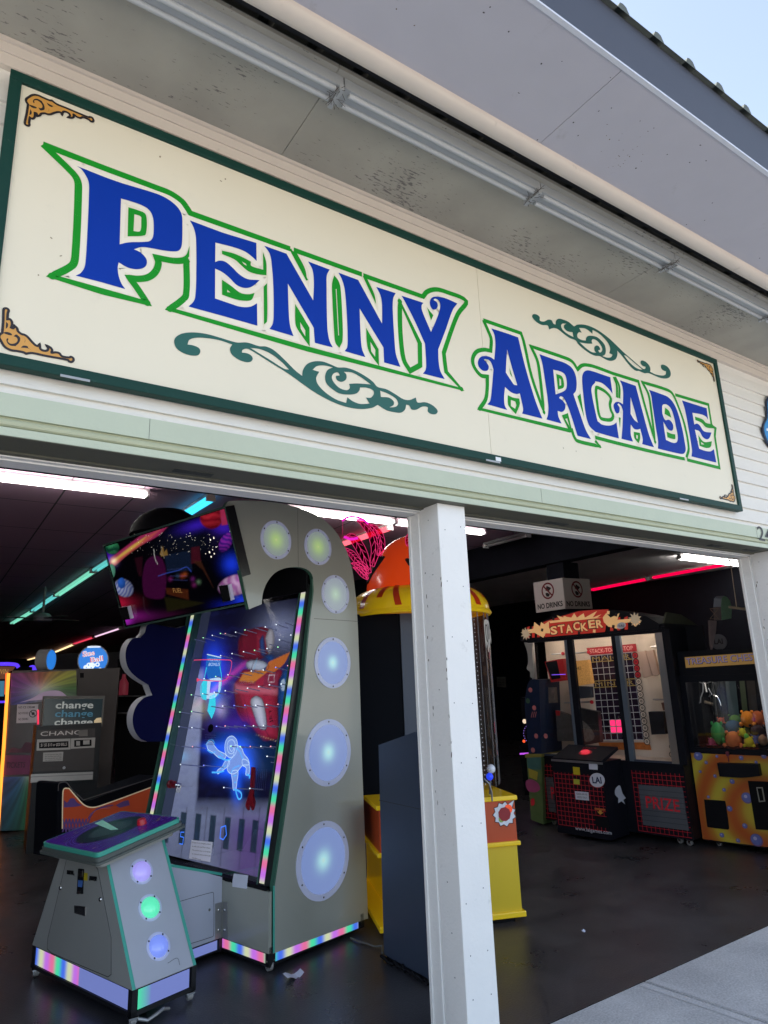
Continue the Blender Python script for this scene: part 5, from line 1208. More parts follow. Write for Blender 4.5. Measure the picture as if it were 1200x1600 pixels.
for i in range(14): 
    a = .55+i*.04; q.tube([(2.36+random.uniform(-.01, .01), a, .012), (2.35+random.uniform(-.02, .02), a+.03, .02+random.uniform(0, .02)), (2.375, a+.045, .01)], .008, M_dk, 6)
q.box((2.375, .56, .0), (.29, 0, 0), (0, .52, 0), (0, 0, .03), M_dk)
build(q, 'crumpled_skirt', K)
q = MB(); q.tube([hitz(*t, .01) for t in ((548, 1466), (560, 1471), (572, 1474), (586, 1479), (598, 1478))]+[np.array([2.39, 1.15, .02])], .006, mat('cable_grey', (.12, .12, .11), .5), 8); build(q, 'power_cable', label='thin grey cable lying on the floor between the big grey machine and the cash machine', cat='cable')

# ================================================================== YELLOW BIRD CRANE
M_yel = mat('yellow_laminate', srgb(226, 192, 40), .4, var=.05, scale=3)
M_yelg = mat('yellow_gloss', srgb(246, 206, 30), .25, var=.04, coat=.4, em=srgb(230, 180, 20), k=.1)  # yellow of brim and edging carries a slight added glow
M_org = mat('orange_gloss', srgb(252, 84, 26), .25, var=.08, scale=3, coat=.4, em=srgb(240, 70, 20), k=.3)  # faint glow added to brighten the orange of the dome
M_orgp = mat('orange_panel', srgb(196, 78, 34), .4, var=.06)
CC = np.array([3.275, 1.82, 0])
Cr = root('bird_crane_machine', (3.3, 1.7, 0), 'yellow and orange crane game with a round orange dome, partly behind the white post', 'arcade game')
t_ = np.array([.927, -.375, 0]); n_ = np.array([-.375, -.927, 0])
PY = PL(CC, t_, Zv)    # faces n_ : u x v = t x z = (-.375,-.927,0) ok
def yb(mb, a0, a1, n0, n1, z0, z1, mt_): mb.box(CC+t_*a0+n_*n0+Zv*z0, t_*(a1-a0), n_*(n1-n0), Zv*(z1-z0), mt_)
aL, aR, nF, nB = -.54, .43, .70, -.40
q = MB(); yb(q, aL+.15, aR-.01, nB, nF-.02, .07, .47, M_yel); build(q, 'lower_cabinet', Cr)
q = MB(); yb(q, aL+.03, aR-.005, nB, nF-.018, .47, .745, M_orgp); build(q, 'orange_band', Cr)
q = MB(); 
for z0, h_ in ((.035, .035), (.46, .028), (.74, .03)): yb(q, aL+.01, aR+.012, nB-.01, nF, z0, z0+h_, M_yelg)
yb(q, aL+.13, aL+.15, nB, nF-.01, .07, .46, M_yelg)
build(q, 'yellow_edging', Cr, bevel=.006)
q = MB(); yb(q, aL+.05, aR-.05, nB+.03, nF-.05, 0.0, .035, M_dk); build(q, 'foot', Cr)
q = MB(); PYf = PL(CC+n_*(nF-.018), t_, Zv)
sc = PYf.px(788, 1272)
burst = []
for k in range(22):
    a = 2*pi*k/22; r = .084 if k % 2 else .068
    if k in (3,): r = .12
    burst.append((sc[0]+r*cos(a), sc[1]+r*.95*sin(a)))
q.poly(PYf, burst, mat('splash_white', srgb(226, 226, 232), .4), .002); q.rib(PYf, burst, .004, M_ink, .003, closed=True)
for a, b, c_, r in ((.0, .0, M_rp, .045), (.03, .03, M_org, .03), (-.025, -.03, mat('pale_green_spot', srgb(150, 175, 90), .4), .02), (.02, -.02, M_yelg, .016)): q.disc(PYf, (sc[0]+a, sc[1]+b), r, c_, .0035+r*.01, 9)
build(q, 'splash_sticker', Cr)
# round display column: dark rear, clear front
R_c = .56
M_rod = mat('drum_frame_grey', (.22, .22, .23), .3, metal=.5)
M_blk0 = mat('black_laminate', (.004, .005, .008), .8, var=.1, spec=.08)
q = MB(); q.lathe(CC, [(R_c, 1.03), (R_c, 2.0)], M_dk, 48, arc=(radians(150), radians(330))) if False else None
q = MB()
def cyl(mb, r, z0, z1, a0, a1, mt_, n=24):
    vs = []; 
    for i in range(n+1):
        t = radians(a0+(a1-a0)*i/n); vs += [CC+np.array([r*cos(t), r*sin(t), z0]), CC+np.array([r*cos(t), r*sin(t), z1])]
    mb.add(vs, [(2*i, 2*i+2, 2*i+3, 2*i+1) for i in range(n)], mt_)
yb(q, -.555, -.215, -.45, .25, .77, 2.045, M_blk0)
build(q, 'rear_shell', Cr)
q = MB(); yb(q, -.214, .0, -.2, .262, .77, 2.045, M_atm); build(q, 'grey_door', Cr)
q = MB(); cyl(q, R_c-.03, .78, 2.04, 322, 470, mat('drum_reflection_grey', (.13, .125, .13), .25, var=.35, scale=5, stretch=(8, 8, .6)), 30); build(q, 'drum_reflections', Cr, smooth_=True)  # curved sheet added for the drum's reflections, highlight streaks in its colour
q = MB(); cyl(q, R_c, .78, 2.04, 262, 420, glassmat('drum_glass', (.72, .75, .78)), 40); build(q, 'glass_drum', Cr, smooth_=True)
q = MB()
for a in (287, 299, 309, 317): 
    t = radians(a); c = CC+np.array([(R_c-.01)*cos(t), (R_c-.01)*sin(t), 0]); q.tube([c+Zv*.78, c+Zv*2.04], .0035 if a != 317 else .007, M_rod, 8)
cyl(q, .09, .78, 2.04, 0, 360, mat('inner_pole', (.12, .12, .13), .3), 16)
build(q, 'drum_frame', Cr)
q = MB(); 
for k in range(38):
    t = radians(280); c = CC+np.array([(R_c+.006)*cos(t), (R_c+.006)*sin(t), 0.82+k*.031]); q.ell(c, (.0035, .0035, .0035), emit('bead_light', (.75, .8, .9), .35), 6, 4)
build(q, 'light_beads', Cr)
q = MB(); PD_ = [PL(CC+np.array([R_c*cos(radians(a)), R_c*sin(radians(a)), 1.86]), (-sin(radians(a)), cos(radians(a)), 0), Zv) for a in (301, 311)]
wd_ = mat('white_decal', srgb(215, 212, 205), .5); bd_ = mat('black_decal', (.01, .01, .01), .5)
q.poly(PD_[0], smooth([(x, y, False) for x, y in ((-.07, .1), (.0, .12), (.06, .1), (.06, -.02), (.03, -.1), (.015, -.04), (-.01, -.13), (-.03, -.05), (-.06, -.1), (-.075, 0))]), wd_, .004)
q.rib(PD_[0], smooth([(x, y, False) for x, y in ((-.045, .07), (-.05, 0), (-.02, -.05), (-.0, .0), (-.01, .07))], True), .012, bd_, .006, closed=True)
q.rib(PD_[0], smooth([(x, y, False) for x, y in ((.02, .09), (.035, .03), (.02, -.03))], False), .012, bd_, .007)
q.poly(PD_[1], smooth([(x, y, False) for x, y in ((-.02, .03), (.04, .05), (.05, -.03), (.0, -.06))]), wd_, .004); q.rib(PD_[1], [(0, .02), (.02, -.02), (.03, .02)], .008, bd_, .006)
build(q, 'drip_decal', Cr)
# head
R_b = .575; HC = CC+Zv*2.05
q = MB(); q.lathe(HC, [(R_c+.0, -.02), (R_b, -.02), (R_b+.012, -.005), (R_b, .02)], M_yelg, 56); build(q, 'brim_rim', Cr, smooth_=True)
def brimz(r): return .02+.19*math.sqrt(max(0, 1-((r-.36)/(R_b-.36))**2)) if r > .36 else .21
prof = [(R_b-.004, .02)]+[(.36+(R_b-.364)*cos(t), .02+.185*sin(t)) for t in [pi/2*k/8 for k in range(1, 9)]]
q = MB(); q.lathe(HC, prof, M_yelg, 64); 
# red strokes painted on the brim
def onbrim(a, h_):   # angle in degrees, h_ 0..1 along the profile
    t = pi/2*h_; r = .36+(R_b-.364)*cos(t); z = .02+.185*sin(t); n3 = np.array([cos(t)*cos(radians(a)), cos(t)*sin(radians(a)), sin(t)])
    return HC+np.array([r*cos(radians(a)), r*sin(radians(a)), z])+n3*.003
def stroke(mb, pts, wdeg, mt_):
    vs = []; 
    for a, h_ in pts: vs += [onbrim(a-wdeg/2, h_), onbrim(a+wdeg/2, h_)]
    mb.add(vs, [(2*i, 2*i+1, 2*i+3, 2*i+2) for i in range(len(pts)-1)], mt_)
rs = mat('brim_red', srgb(205, 62, 24), .3, coat=.3)
for k, a in enumerate(range(185, 375, 17)):
    tilt = random.uniform(-9, 9); top = .85 if k % 2 else .98; bot = .3 if k % 2 else .05
    stroke(q, [(a+tilt*(j/6), bot+(top-bot)*j/6) for j in range(7)], random.uniform(4.5, 7), rs)
build(q, 'brim', Cr, smooth_=True)
DC = HC+Zv*.16; R_d = .415
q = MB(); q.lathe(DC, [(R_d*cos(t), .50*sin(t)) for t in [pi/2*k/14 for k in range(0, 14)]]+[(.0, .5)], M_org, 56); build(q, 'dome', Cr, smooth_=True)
q = MB()
def ondome(a, e_): return DC+np.array([(R_d+.004)*cos(e_)*cos(a), (R_d+.004)*cos(e_)*sin(a), .504*sin(e_)])
for a0_, pts in ((radians(222), ((0, .0), (.06, -.09), (.17, -.17), (.30, -.19), (.42, -.17))), (radians(222), ((0, .0), (.12, -.035), (.24, -.05), (.42, -.03)))):
    q.tube([ondome(a0_+x, .50+y) for x, y in pts], .011, bd_, 8)
build(q, 'brow_line', Cr)
# feather crest: clear red acrylic leaves, engraved lines lit
E_fe = emit('crest_lit_edge', (.95, .03, .2), .75); E_fm = emit('crest_magenta', (.95, .02, .6), .9)
M_fea = glassmat('crest_acrylic', (.62, .12, .22), .1)
PFt = PL(hity(580, 880, 1.75)*np.array([1, 0, 0])+np.array([0, 1.62, 0]), (cos(radians(-20)), sin(radians(-20)), 0), Zv)
def leaf(mb, mb2, T, w_px):
    """T: spine in crop 32 coordinates"""
    sp_ = smooth(L(32, T), False, 6); P = [np.array(PFt.px(x, y)) for x, y in sp_]; n = len(P)
    Lw, Rw = [], []
    for i, p in enumerate(P):
        d = P[min(i+1, n-1)]-P[max(i-1, 0)]; d /= np.linalg.norm(d); nn = np.array([-d[1], d[0]]); t = i/(n-1); hw = w_px*(sin(pi*min(1, t*.9+.12))**.8)*.5
        Lw.append(p+nn*hw); Rw.append(p-nn*hw)
    out = Lw+Rw[::-1]; mb.poly(PFt, out, M_fea, len(mb.v)*2e-6, .004)
    mb2.rib(PFt, out, .0045, E_fe, .003, closed=True); mb2.rib(PFt, P, .004, E_fe, .0035)
    for i in range(3, n-2, 3):
        for s_, W_ in ((1, Lw), (-1, Rw)):
            j = max(0, i-3); mb2.rib(PFt, [P[i], P[i]+(W_[j]-P[i])*.75], .003, E_fe, .004)
q, q2 = MB(), MB()
for T, w_ in (('740,600! 640,520 600,470 560,440 520,410', .05), ('745,630! 700,480 640,370 590,320 540,320', .075), ('770,570! 800,420 770,290 700,210 620,165', .075), ('830,480! 850,400 830,300 780,240 720,210', .06), ('730,650! 680,590 640,560 590,545', .045), ('735,680! 690,640 650,600 605,580', .04)): leaf(q, q2, T, w_)
build(q, 'crest', Cr); build(q2, 'crest_lines', Cr)
q = MB(); q.pxr(PFt, L(32, '515,185 560,155 620,150 690,170 740,210!'), .018, E_fm, .006); q.pxr(PFt, L(32, '520,185! 520,300!'), .002, E_fe, .005); q.pxr(PFt, L(32, '530,320 590,340 650,330'), .02, E_fm, .0062); build(q, 'crest_glow', Cr)
q = MB(); q.pxp(PFt, L(32, '735,700! 760,640 790,560 820,500 830,470! 885,490! 850,540 780,640 740,720!'), M_dk, -.01, .05); build(q, 'crest_clip', Cr)
q, q2 = MB(), MB(); leaf(q, q2, '1080,400! 1085,350 1100,310 1125,280', .06); leaf(q, q2, '1120,400! 1110,350 1130,310 1160,290', .06)
q.tube([PFt.at(*PFt.px(441+.18333*1100, 780+.18333*400), 0), DC+Zv*.5+np.array([0, -.1, 0])], .006, M_fea, 6); build(q, 'crest', Cr); build(q2, 'crest_lines', Cr)
# joystick and cable on the right of the post
q = MB(); c = PYf.at(*PYf.px(763, 1200), .05); q.ell(c, (.03, .03, .03), mat('ball_white', srgb(230, 230, 235), .2)); q.ell(PYf.at(*PYf.px(761, 1212), .05), (.024, .024, .024), emit('ball_blue', (.02, .06, .9), .8)); q.tube([PYf.at(*PYf.px(763, 1240), .03), c], .006, M_rod); build(q, 'joystick', Cr, smooth_=True)
q = MB(); pts = [(752, 1215), (760, 1223), (764, 1236), (765, 1250)]; q.tube([PYf.at(*PYf.px(*t), .05) for t in pts], .006, M_rod, 8); build(q, 'hose', Cr, smooth_=True)

# ================================================================== NO DRINKS BOARDS
M_board = mat('board_white', srgb(214, 208, 204), .6, var=.04); M_ban = mat('ban_red', srgb(120, 24, 34), .5)
cX = 6.495; cYy = 2.995
cn = ray(878, 903); 
def board(pl, quad, lab, reg_c, tb_, name='no_drinks_sign'):
    q = MB(); q.pxp(pl, quad, M_board, .012, .01)
    c = pl.px(*reg_c); r = .105
    q.disc(pl, c, r, M_ban, .0135, 30, hole=.8); q.rib(pl, [(c[0]-r*.66, c[1]+r*.66), (c[0]+r*.66, c[1]-r*.66)], r*.2, M_ban, .0138)
    # a tipped cup and its ice
    q.poly(pl, [(c[0]-.012, c[1]+.065), (c[0]+.062, c[1]+.028), (c[0]+.01, c[1]-.012), (c[0]-.04, c[1]+.01)], M_ink, .0131)
    q.poly(pl, [(c[0]-.045, c[1]-.03), (c[0]-.015, c[1]-.02), (c[0]+.03, c[1]-.045), (c[0]+.012, c[1]-.075), (c[0]-.03, c[1]-.07)], M_ink, .0131)
    q.pxt(pl, 'NO DRINKS', tb_[0], tb_[1], tb_[2], M_ink, .0133, .03)
    build(q, name, label=lab, cat='sign')
PN1 = PL((cX-.03, 3.1, 0), (0, -1, 0), Zv); PN2 = PL((6.6, cYy-.03, 0), (1, 0, 0), Zv)
e1 = PN1.px(878, 903); yc = 3.1-e1[0]
PN2 = PL((6.6, yc-.004, 0), (1, 0, 0), Zv)
print('nodrinks corner y', yc, 'x right', PN2.at(*PN2.px(925, 950)))
board(PN1, [(833, 910.5, True), (877.6, 903, True), (883.3, 951, True), (838, 957.5, True)], 'white NO DRINKS board facing left, the left one of the pair on the dark column', (857, 923.2), ((840.5, 952.2), (879.5, 946.5), 8), )
board(PN2, [(878.6, 903, True), (921, 905, True), (926, 951, True), (884, 951.5, True)], 'white NO DRINKS board on the column right beside the red tube light', (900.3, 921), ((885.8, 946.8), (922.3, 947.5), 8))

# ================================================================== STACKING PRIZE GAME
O3, A3, B3 = frame(5.9, 1.38, 8)
F3 = PL(O3, -B3, Zv)                    # front plane; a=-b
W3 = 1.66; D3 = .8
M_blk = mat('black_gloss', (.008, .009, .014), .45, var=.2, spec=.14); M_al = mat('brushed_aluminium', (.42, .43, .45), .3, metal=.8, var=.05)
M_redl = mat('grid_red', srgb(170, 30, 44), .5, em=srgb(170, 30, 44), k=.12)
T3 = root('stacker_game', tuple(O3+A3*.4+B3*.83), 'wide black prize cabinet with an arched red STACKER header and three glass windows', 'arcade game')
q = MB()
def fb(mb, b0, b1, z0, z1, s0, s1, mt_): mb.box(O3+B3*b0+A3*s0+Zv*z0, B3*(b1-b0), A3*(s1-s0), Zv*(z1-z0), mt_)
fb(q, 0, W3, .06, .70, 0, D3, M_blk); fb(q, 0, W3, 1.93, 1.99, .02, D3, M_blk); fb(q, -.0, W3, .7, 1.93, D3-.02, D3, M_blk)
fb(q, W3-.02, W3, .7, 1.93, D3-.35, D3-.02, M_blk); fb(q, -.004, .011, .7, 1.93, .035, D3-.25, M_blk)
build(q, 'cabinet', T3)
for s_, b_ in ((.05, .06), (.08, .16), (.06, W3-.15), (.06, W3-.3), (.7, .1), (.7, W3-.1)):
    q = MB(); castor(q, O3+A3*s_+B3*b_, .026); build(q, 'castor', T3)
# red grid printed on the black lower front
def gridlines(mb, pl, a0, a1, b0, b1, st, w, mt_, off):
    x = a0
    while x <= a1+1e-6: mb.rib(pl, [(x, b0), (x, b1)], w, mt_, off); x += st
    y = b0
    while y <= b1+1e-6: mb.rib(pl, [(a0, y), (a1, y)], w, mt_, off+.0004); y += st
q = MB(); gridlines(q, F3, -.52, -.01, .08, .62, .043, .004, M_redl, .002); build(q, 'grid_print', T3); q = MB(); gridlines(q, F3, -1.63, -1.24, .08, .62, .043, .004, M_redl, .002); build(q, 'grid_print', T3)
def prize_door(quad, bl_, br_, lab):
    q = MB(); q.pxp(F3, quad, mat('grey_slats', srgb(98, 102, 110), .4, metal=.3), .012, .01)
    P4 = [F3.px(x, y, .012) for x, y, _ in quad]
    for k in range(1, 8):
        t = k/8; a = tuple(np.array(P4[0])*(1-t)+np.array(P4[3])*t); b = tuple(np.array(P4[1])*(1-t)+np.array(P4[2])*t); q.rib(F3, [a, b], .004, M_joint, .0125)
    q.pxt(F3, 'PRIZE', bl_, br_, 19, M_redl, .0135, .012); build(q, 'prize_door', T3)
prize_door([(997, 1226, True), (1066, 1231, True), (1076, 1298, True), (1005, 1289, True)], (1010, 1262), (1063, 1269), '')
prize_door([(852, 1214, True), (893, 1217, True), (898, 1274, True), (858, 1268, True)], (862, 1248), (893, 1251), '')
# centre column that sticks out
bC0, bC1 = .62, 1.20
FC = PL(O3-A3*.34, -B3, Zv)
q = MB(); fb(q, bC0, bC1, .035, .72, -.34, -.001, M_blk); build(q, 'control_column', T3)
CCn = [FC.px(*t) for t in ((888, 1190), (955, 1190), (966, 1306), (896, 1300))]
print('stk col', CCn)
q = MB(); gridlines(q, FC, -bC1+.02, -bC0-.02, .11, .6, .043, .004, M_redl, .002); build(q, 'grid_print', T3)
q = MB(); q.poly(FC, [(-bC1, .72), (-bC0, .72), (-bC0, .70), (-bC1, .70)], M_al, .003, .003)
cvS = PL(O3-A3*.34+Zv*.722, -B3, A3*.8+Zv*.25); q.poly(cvS, [(-bC1+.01, 0), (-bC0-.01, 0), (-bC0-.01, .34), (-bC1+.01, .34)], M_blk, .01, .03)
q.poly(cvS, ell(-(bC0+bC1)/2+.02, .16, .07, .06), M_redl, .013); q.poly(cvS, ell(-(bC0+bC1)/2+.02, .16, .045, .035), emit('stop_button', (.9, .05, .08), .7), .03, .018)
q.text(cvS, 'STACK', (-.98, .25), (-.82, .26), .03, M_redl, .0135)
build(q, 'control_panel', T3)
wht = mat('sticker_pale', srgb(205, 208, 218), .5)
LG = root('dummy_logo', (0, 0, 0), '', '') if False else None
q = MB(); c = FC.px(933, 1219.5); q.poly(FC, ell(c[0], c[1], .085, .066, .25), mat('logo_red', srgb(150, 40, 40), .4), .003); q.poly(FC, ell(c[0]+.003, c[1]+.004, .083, .063, .25), wht, .004)
q.pxt(FC, 'LAI', (926, 1223.5), (940.5, 1224), 10, mat('logo_navy', srgb(24, 34, 80), .4), .005, .03); build(q, 'maker_logo', T3)
q = MB(); q.pxp(FC, [(920, 1193, True), (933.5, 1193, True), (934, 1203, True), (920.5, 1202, True)], wht, .003); q.pxp(FC, [(898, 1236, True), (919.5, 1238, True), (920.5, 1251, True), (899.5, 1249, True)], wht, .003)
q.pxt(FC, 'TOKENS ARE FOR', (900.5, 1241.8), (918, 1243), 3, M_ink, .004); q.pxt(FC, 'PRIZES ONLY', (902.5, 1247), (917, 1248), 3, M_ink, .004)
q.pxp(FC, [(895, 1198, True), (905.5, 1199, True), (906.5, 1211, True), (896, 1210, True)], mat('yellow_label'), .003); q.pxp(FC, [(896, 1217, True), (905.5, 1218, True), (906, 1226, True), (896.5, 1225, True)], mat('lime_label', srgb(170, 180, 60), .4), .003)
build(q, 'stickers', T3)
q = MB(); q.pxt(FC, 'www.laigames.com', (899, 1296.5), (956, 1304.5), 6, wht, .004, .0); build(q, 'web_address', T3)
q = MB(); q.pxp(FC, [(929, 1274, True), (950, 1277, True), (953, 1295, True), (931, 1291, True)], M_dk, .008, .004); q.pxp(FC, [(929, 1262, True), (946, 1264, True), (946, 1267, True), (929, 1265, True)], mat('arrow_orange', srgb(170, 90, 40), .5), .003)
q.pxp(FC, [(936, 1266, True), (940, 1266.5, True), (940, 1269, True), (943, 1269.5, True), (938, 1273, True), (933, 1268, True), (936, 1268.4, True)], mat('arrow_yellow', srgb(200, 150, 60), .5), .0034); build(q, 'return_flap', T3)
PCS = PL(O3+B3*bC0, A3, Zv)
q = MB(); q.pxp(PCS, [(962, 1232, False), (968, 1227, False), (971, 1234, False), (973, 1240, False), (978, 1247, True), (974, 1250, True), (977, 1257, True), (971, 1252, True), (966, 1255, True), (966, 1247, True), (961, 1241, False)], wht, .003); build(q, 'splash_sticker', T3)
# window frames (upper part)
M_fg = mat('window_frame_grey', srgb(92, 104, 118), .4, metal=.2)
q = MB()
for b0, b1, mt_ in ((-.045, .028, M_blk), (.030, .10, M_al), (.475, .523, M_fg), (.525, .568, M_blk), (1.028, 1.094, M_blk), (1.096, 1.128, M_fg), (1.547, 1.588, M_al), (1.59, 1.63, M_blk)): fb(q, b0, b1, .70, 1.93, -.01, .03, mt_)
for z0, z1 in ((.68, .705), (1.905, 1.935)): fb(q, 0, W3, z0, z1, -.012, .028, M_blk)
for b0, b1 in ((.10, .475), (1.128, 1.547)): fb(q, b0, b1, .706, .722, -.011, .02, M_atm)
build(q, 'window_frame', T3)
q = MB(); g_ = glassmat('clear_glass')
for b0, b1 in ((.10, .475), (.568, 1.028), (1.128, 1.547)):
    q = MB(); fb(q, b0, b1, .723, 1.90, .002, .006, g_); build(q, 'window_glass', T3)
# interior: pale back board, LED grid, header strip
DBk = .34; FB_ = PL(O3+A3*DBk, -B3, Zv)
M_in = mat('cabinet_inner_white', srgb(214, 200, 186), .55, var=.06, scale=3)
q = MB(); q.box(O3+A3*(DBk+.002)+B3*.02+Zv*.7, A3*.01, B3*1.6, Zv*1.22, M_in); fb(q, .02, W3-.03, .7, .712, .03, DBk, M_in); fb(q, .012, .02, .71, 1.9, .03, DBk, M_in)
build(q, 'inner_board', T3)
E_cl = emit('cabinet_lamp', (1, .84, .68), 42.0)
for b0 in (.14, .66, 1.2):
    q = MB(); q.tube([O3+B3*b0+A3*.05+Zv*1.922, O3+B3*(b0+.32)+A3*.05+Zv*1.922], .009, E_cl, 8); build(q, 'cabinet_lamp', T3)
gq = [FB_.px(*t, .01) for t in ((922.5, 1025), (987, 1019.5), (1005.5, 1155.5), (937, 1156))]
def bil(P, u, v): 
    P = [np.array(t) for t in P]; return tuple(P[0]*(1-u)*(1-v)+P[1]*u*(1-v)+P[2]*u*v+P[3]*(1-u)*v)
M_cell = mat('led_cell', (.02, .012, .03), .25, var=.8, scale=14); M_gl = mat('grid_line', srgb(150, 150, 160), .4, em=(.5, .5, .55), k=.15); M_gy = mat('grid_gold', srgb(130, 108, 60), .4, em=(.4, .3, .1), k=.15)
q = MB(); q.poly(FB_, gq, M_cell, .01, .03)
NC, NR = 7, 13
for i in range(NC+1): q.rib(FB_, [bil(gq, i/NC, 0), bil(gq, i/NC, 1)], .006, M_gl, .0115)
for j in range(NR+1): q.rib(FB_, [bil(gq, 0, j/NR), bil(gq, 1, j/NR)], .009 if j in (1, 4, 5) else .006, M_gy if j in (1, 4, 5) else M_gl, .0122)
q.text(FB_, 'MAJOR', bil(gq, .04, .9/NR), bil(gq, .96, .9/NR), .05, M_gy, .013); q.text(FB_, 'MINOR', bil(gq, .04, 4.85/NR), bil(gq, .96, 4.85/NR), .045, M_gy, .013)
build(q, 'led_grid', T3)
q = MB(); 
for cc_, rr_ in ((3, 11), (4, 11), (3, 12), (4, 12)):
    if True: q.poly(FB_, [bil(gq, (cc_+.08-1)/NC, (rr_-.92)/NR), bil(gq, (cc_+.92-1)/NC, (rr_-.92)/NR), bil(gq, (cc_+.92-1)/NC, (rr_-.08)/NR), bil(gq, (cc_+.08-1)/NC, (rr_-.08)/NR)], emit('led_lit_pink', (1, .03, .16), 1.3), .0128)
build(q, 'lit_cells', T3)
q = MB(); hq = [bil(gq, -.08, -.1), bil(gq, 1.12, -.1), bil(gq, 1.12, -.01), bil(gq, -.02, -.01)]
q.poly(FB_, hq, mat('header_red', srgb(150, 30, 40), .4, em=srgb(150, 30, 40), k=.3), .011, .004); q.text(FB_, 'STACK-TO-THE-TOP', bil(gq, .0, -.03), bil(gq, 1.04, -.03), .045, mat('header_pink', srgb(220, 160, 150), .4, em=(.6, .35, .3), k=.4), .012, .0)
build(q, 'inner_header', T3)
q = MB()
for j in range(14):
    c = bil(gq, 1.07, (j+.5)/13.2); q.disc(FB_, c, .034, M_redl if j < 4 else M_in, .012, 16, .005); q.disc(FB_, c, .034, M_ink, .0135, 16, hole=.8); q.disc(FB_, c, .012, M_ink, .0135, 10, hole=.5)
for (x, y) in ((1052, 1155), (1052, 1167), (1052, 1179)): c = FB_.px(x, y, .01); q.poly(FB_, ell(c[0], c[1], .045, .03), M_ink, .006); q.poly(FB_, ell(c[0], c[1], .038, .024), M_in, .0066); q.disc(FB_, c, .01, M_ink, .0072, 10, hole=.5)
for x in (960, 1000): q.pxp(FB_, [(x-25, 1160, True), (x+15, 1160, True), (x+18, 1172, True), (x-22, 1170, True)], mat('flame_orange', srgb(190, 110, 50), .5, var=.4, scale=30), .008)
build(q, 'ring_row', T3)
# arched header
hz_ = [(835, 1004), (1003, 977)]
hb = [F3.px(x, y, .02) for x, y in ((825, 1003), (1022, 975.5))]
arch = [(-1.70, 1.935), (-.04, 1.935), (-.04, 1.99)]+[(-.04-1.66*(k/14), 1.985+.215*sin(pi*min(1, max(0, (k/14)*.96+.02)))**.7) for k in range(1, 14)]+[(-1.70, 1.96)]
q = MB(); q.poly(F3, arch, M_blk, .02, .5, side=M_blk); build(q, 'header_box', T3)
q = MB(); hr = mat('header_print_red', srgb(176, 44, 34), .35, em=srgb(176, 44, 34), k=.42); hc = mat('header_print_cream', srgb(222, 176, 120), .35, em=srgb(222, 176, 120), k=.45)
H = PL(O3-A3*.021, -B3, Zv)
q.poly(H, [(-1.36, 1.955), (-.62, 1.955), (-.55, 2.18), (-.72, 2.19), (-.9, 2.195), (-1.1, 2.165), (-1.36, 2.12)], hr, .002)
for x in (-1.6, -1.53, -1.46, -.56, -.48, -.40): q.poly(H, [(x, 1.96), (x+.035, 1.96), (x+.05, 2.09), (x+.012, 2.08)], hr, .0022)
def R28(t): return [H.px(x, y, .003) for x, y in smooth(L(28, t))]
q.poly(H, R28('180,680! 330,690! 330,630! 290,660! 260,640! 250,680! 200,640! 190,700! 90,715! 100,745! 200,735! 280,780! 300,740! 340,740! 340,700!'), hc, .003)
q.poly(H, R28('330,630! 430,620! 400,580! 460,600! 470,590! 530,600! 555,560! 580,600! 640,560! 650,600! 760,540! 720,600! 800,570! 760,600! 810,600! 340,650!'), hc, .0031)
q.poly(H, R28('810,600! 840,560! 880,600! 960,560! 940,620! 1060,610! 1120,570! 1150,640! 1100,680! 1060,640! 950,660! 940,700! 860,680! 820,640!'), hc, .0032)
for cx_, cy_ in ((125, 745), (1100, 615)):
    c = H.px(800+cx_*.175, 860+cy_*.175); st_ = [(c[0]+(.075 if k % 2 else .04)*cos(pi*k/10), c[1]+(.075 if k % 2 else .04)*sin(pi*k/10)) for k in range(20)]; q.poly(H, st_, mat('star_grey', srgb(170, 150, 120), .4, em=(.35, .28, .2), k=.5), .0036)
for k, (x, y) in enumerate(((860, 555), (930, 575), (880, 630), (905, 680), (855, 655), (600, 735), (735, 720), (370, 610), (470, 600), (270, 710), (285, 750))):
    c = H.px(800+x*.175, 860+y*.175); q.poly(H, [(c[0]-.018, c[1]-.012), (c[0]+.012, c[1]-.02), (c[0]+.02, c[1]+.012), (c[0]-.008, c[1]+.018)], M_ink if k % 2 else hc, .004)
bl_, br_ = (800+345*.175, 860+752*.175), (800+820*.175, 860+692*.175)
for k, ch in enumerate('STACKER'):
    t0, t1 = (k+.04)/7, (k+.92)/7; dy = (0, -1, .5, -2.2, .5, -2.5, -1.5)[k]
    p0 = (bl_[0]+(br_[0]-bl_[0])*t0, bl_[1]+(br_[1]-bl_[1])*t0+dy); p1 = (bl_[0]+(br_[0]-bl_[0])*t1, bl_[1]+(br_[1]-bl_[1])*t1+dy)
    q.pxt(H, ch, (p0[0]-1.2, p0[1]+1), (p1[0]+1.0, p1[1]+1), 14.5, M_ink, .0046, .03); q.pxt(H, ch, p0, p1, 12.5, hc, .0054, .03)
build(q, 'header_print', T3)
q = MB(); c = H.px(971, 977.5); q.poly(H, ell(c[0], c[1], .05, .032, .2), wht, .004); q.text(H, 'LAI', (c[0]-.025, c[1]-.014), (c[0]+.025, c[1]-.014), .026, mat('logo_navy'), .005); build(q, 'maker_logo', T3)
q = MB(); PTs = PL(O3-B3*.0, A3, Zv)
q.box(O3+A3*.0+B3*-.002+Zv*1.96, A3*.62, B3*.04, Zv*.03, M_blk); q.poly(PTs, [(0.0, 1.99), (.75, 1.99), (.62, 2.03), (.4, 2.09), (.1, 2.10)], mat('olive_flap', srgb(70, 74, 58), .6), .0, .02); build(q, 'side_flap', T3)
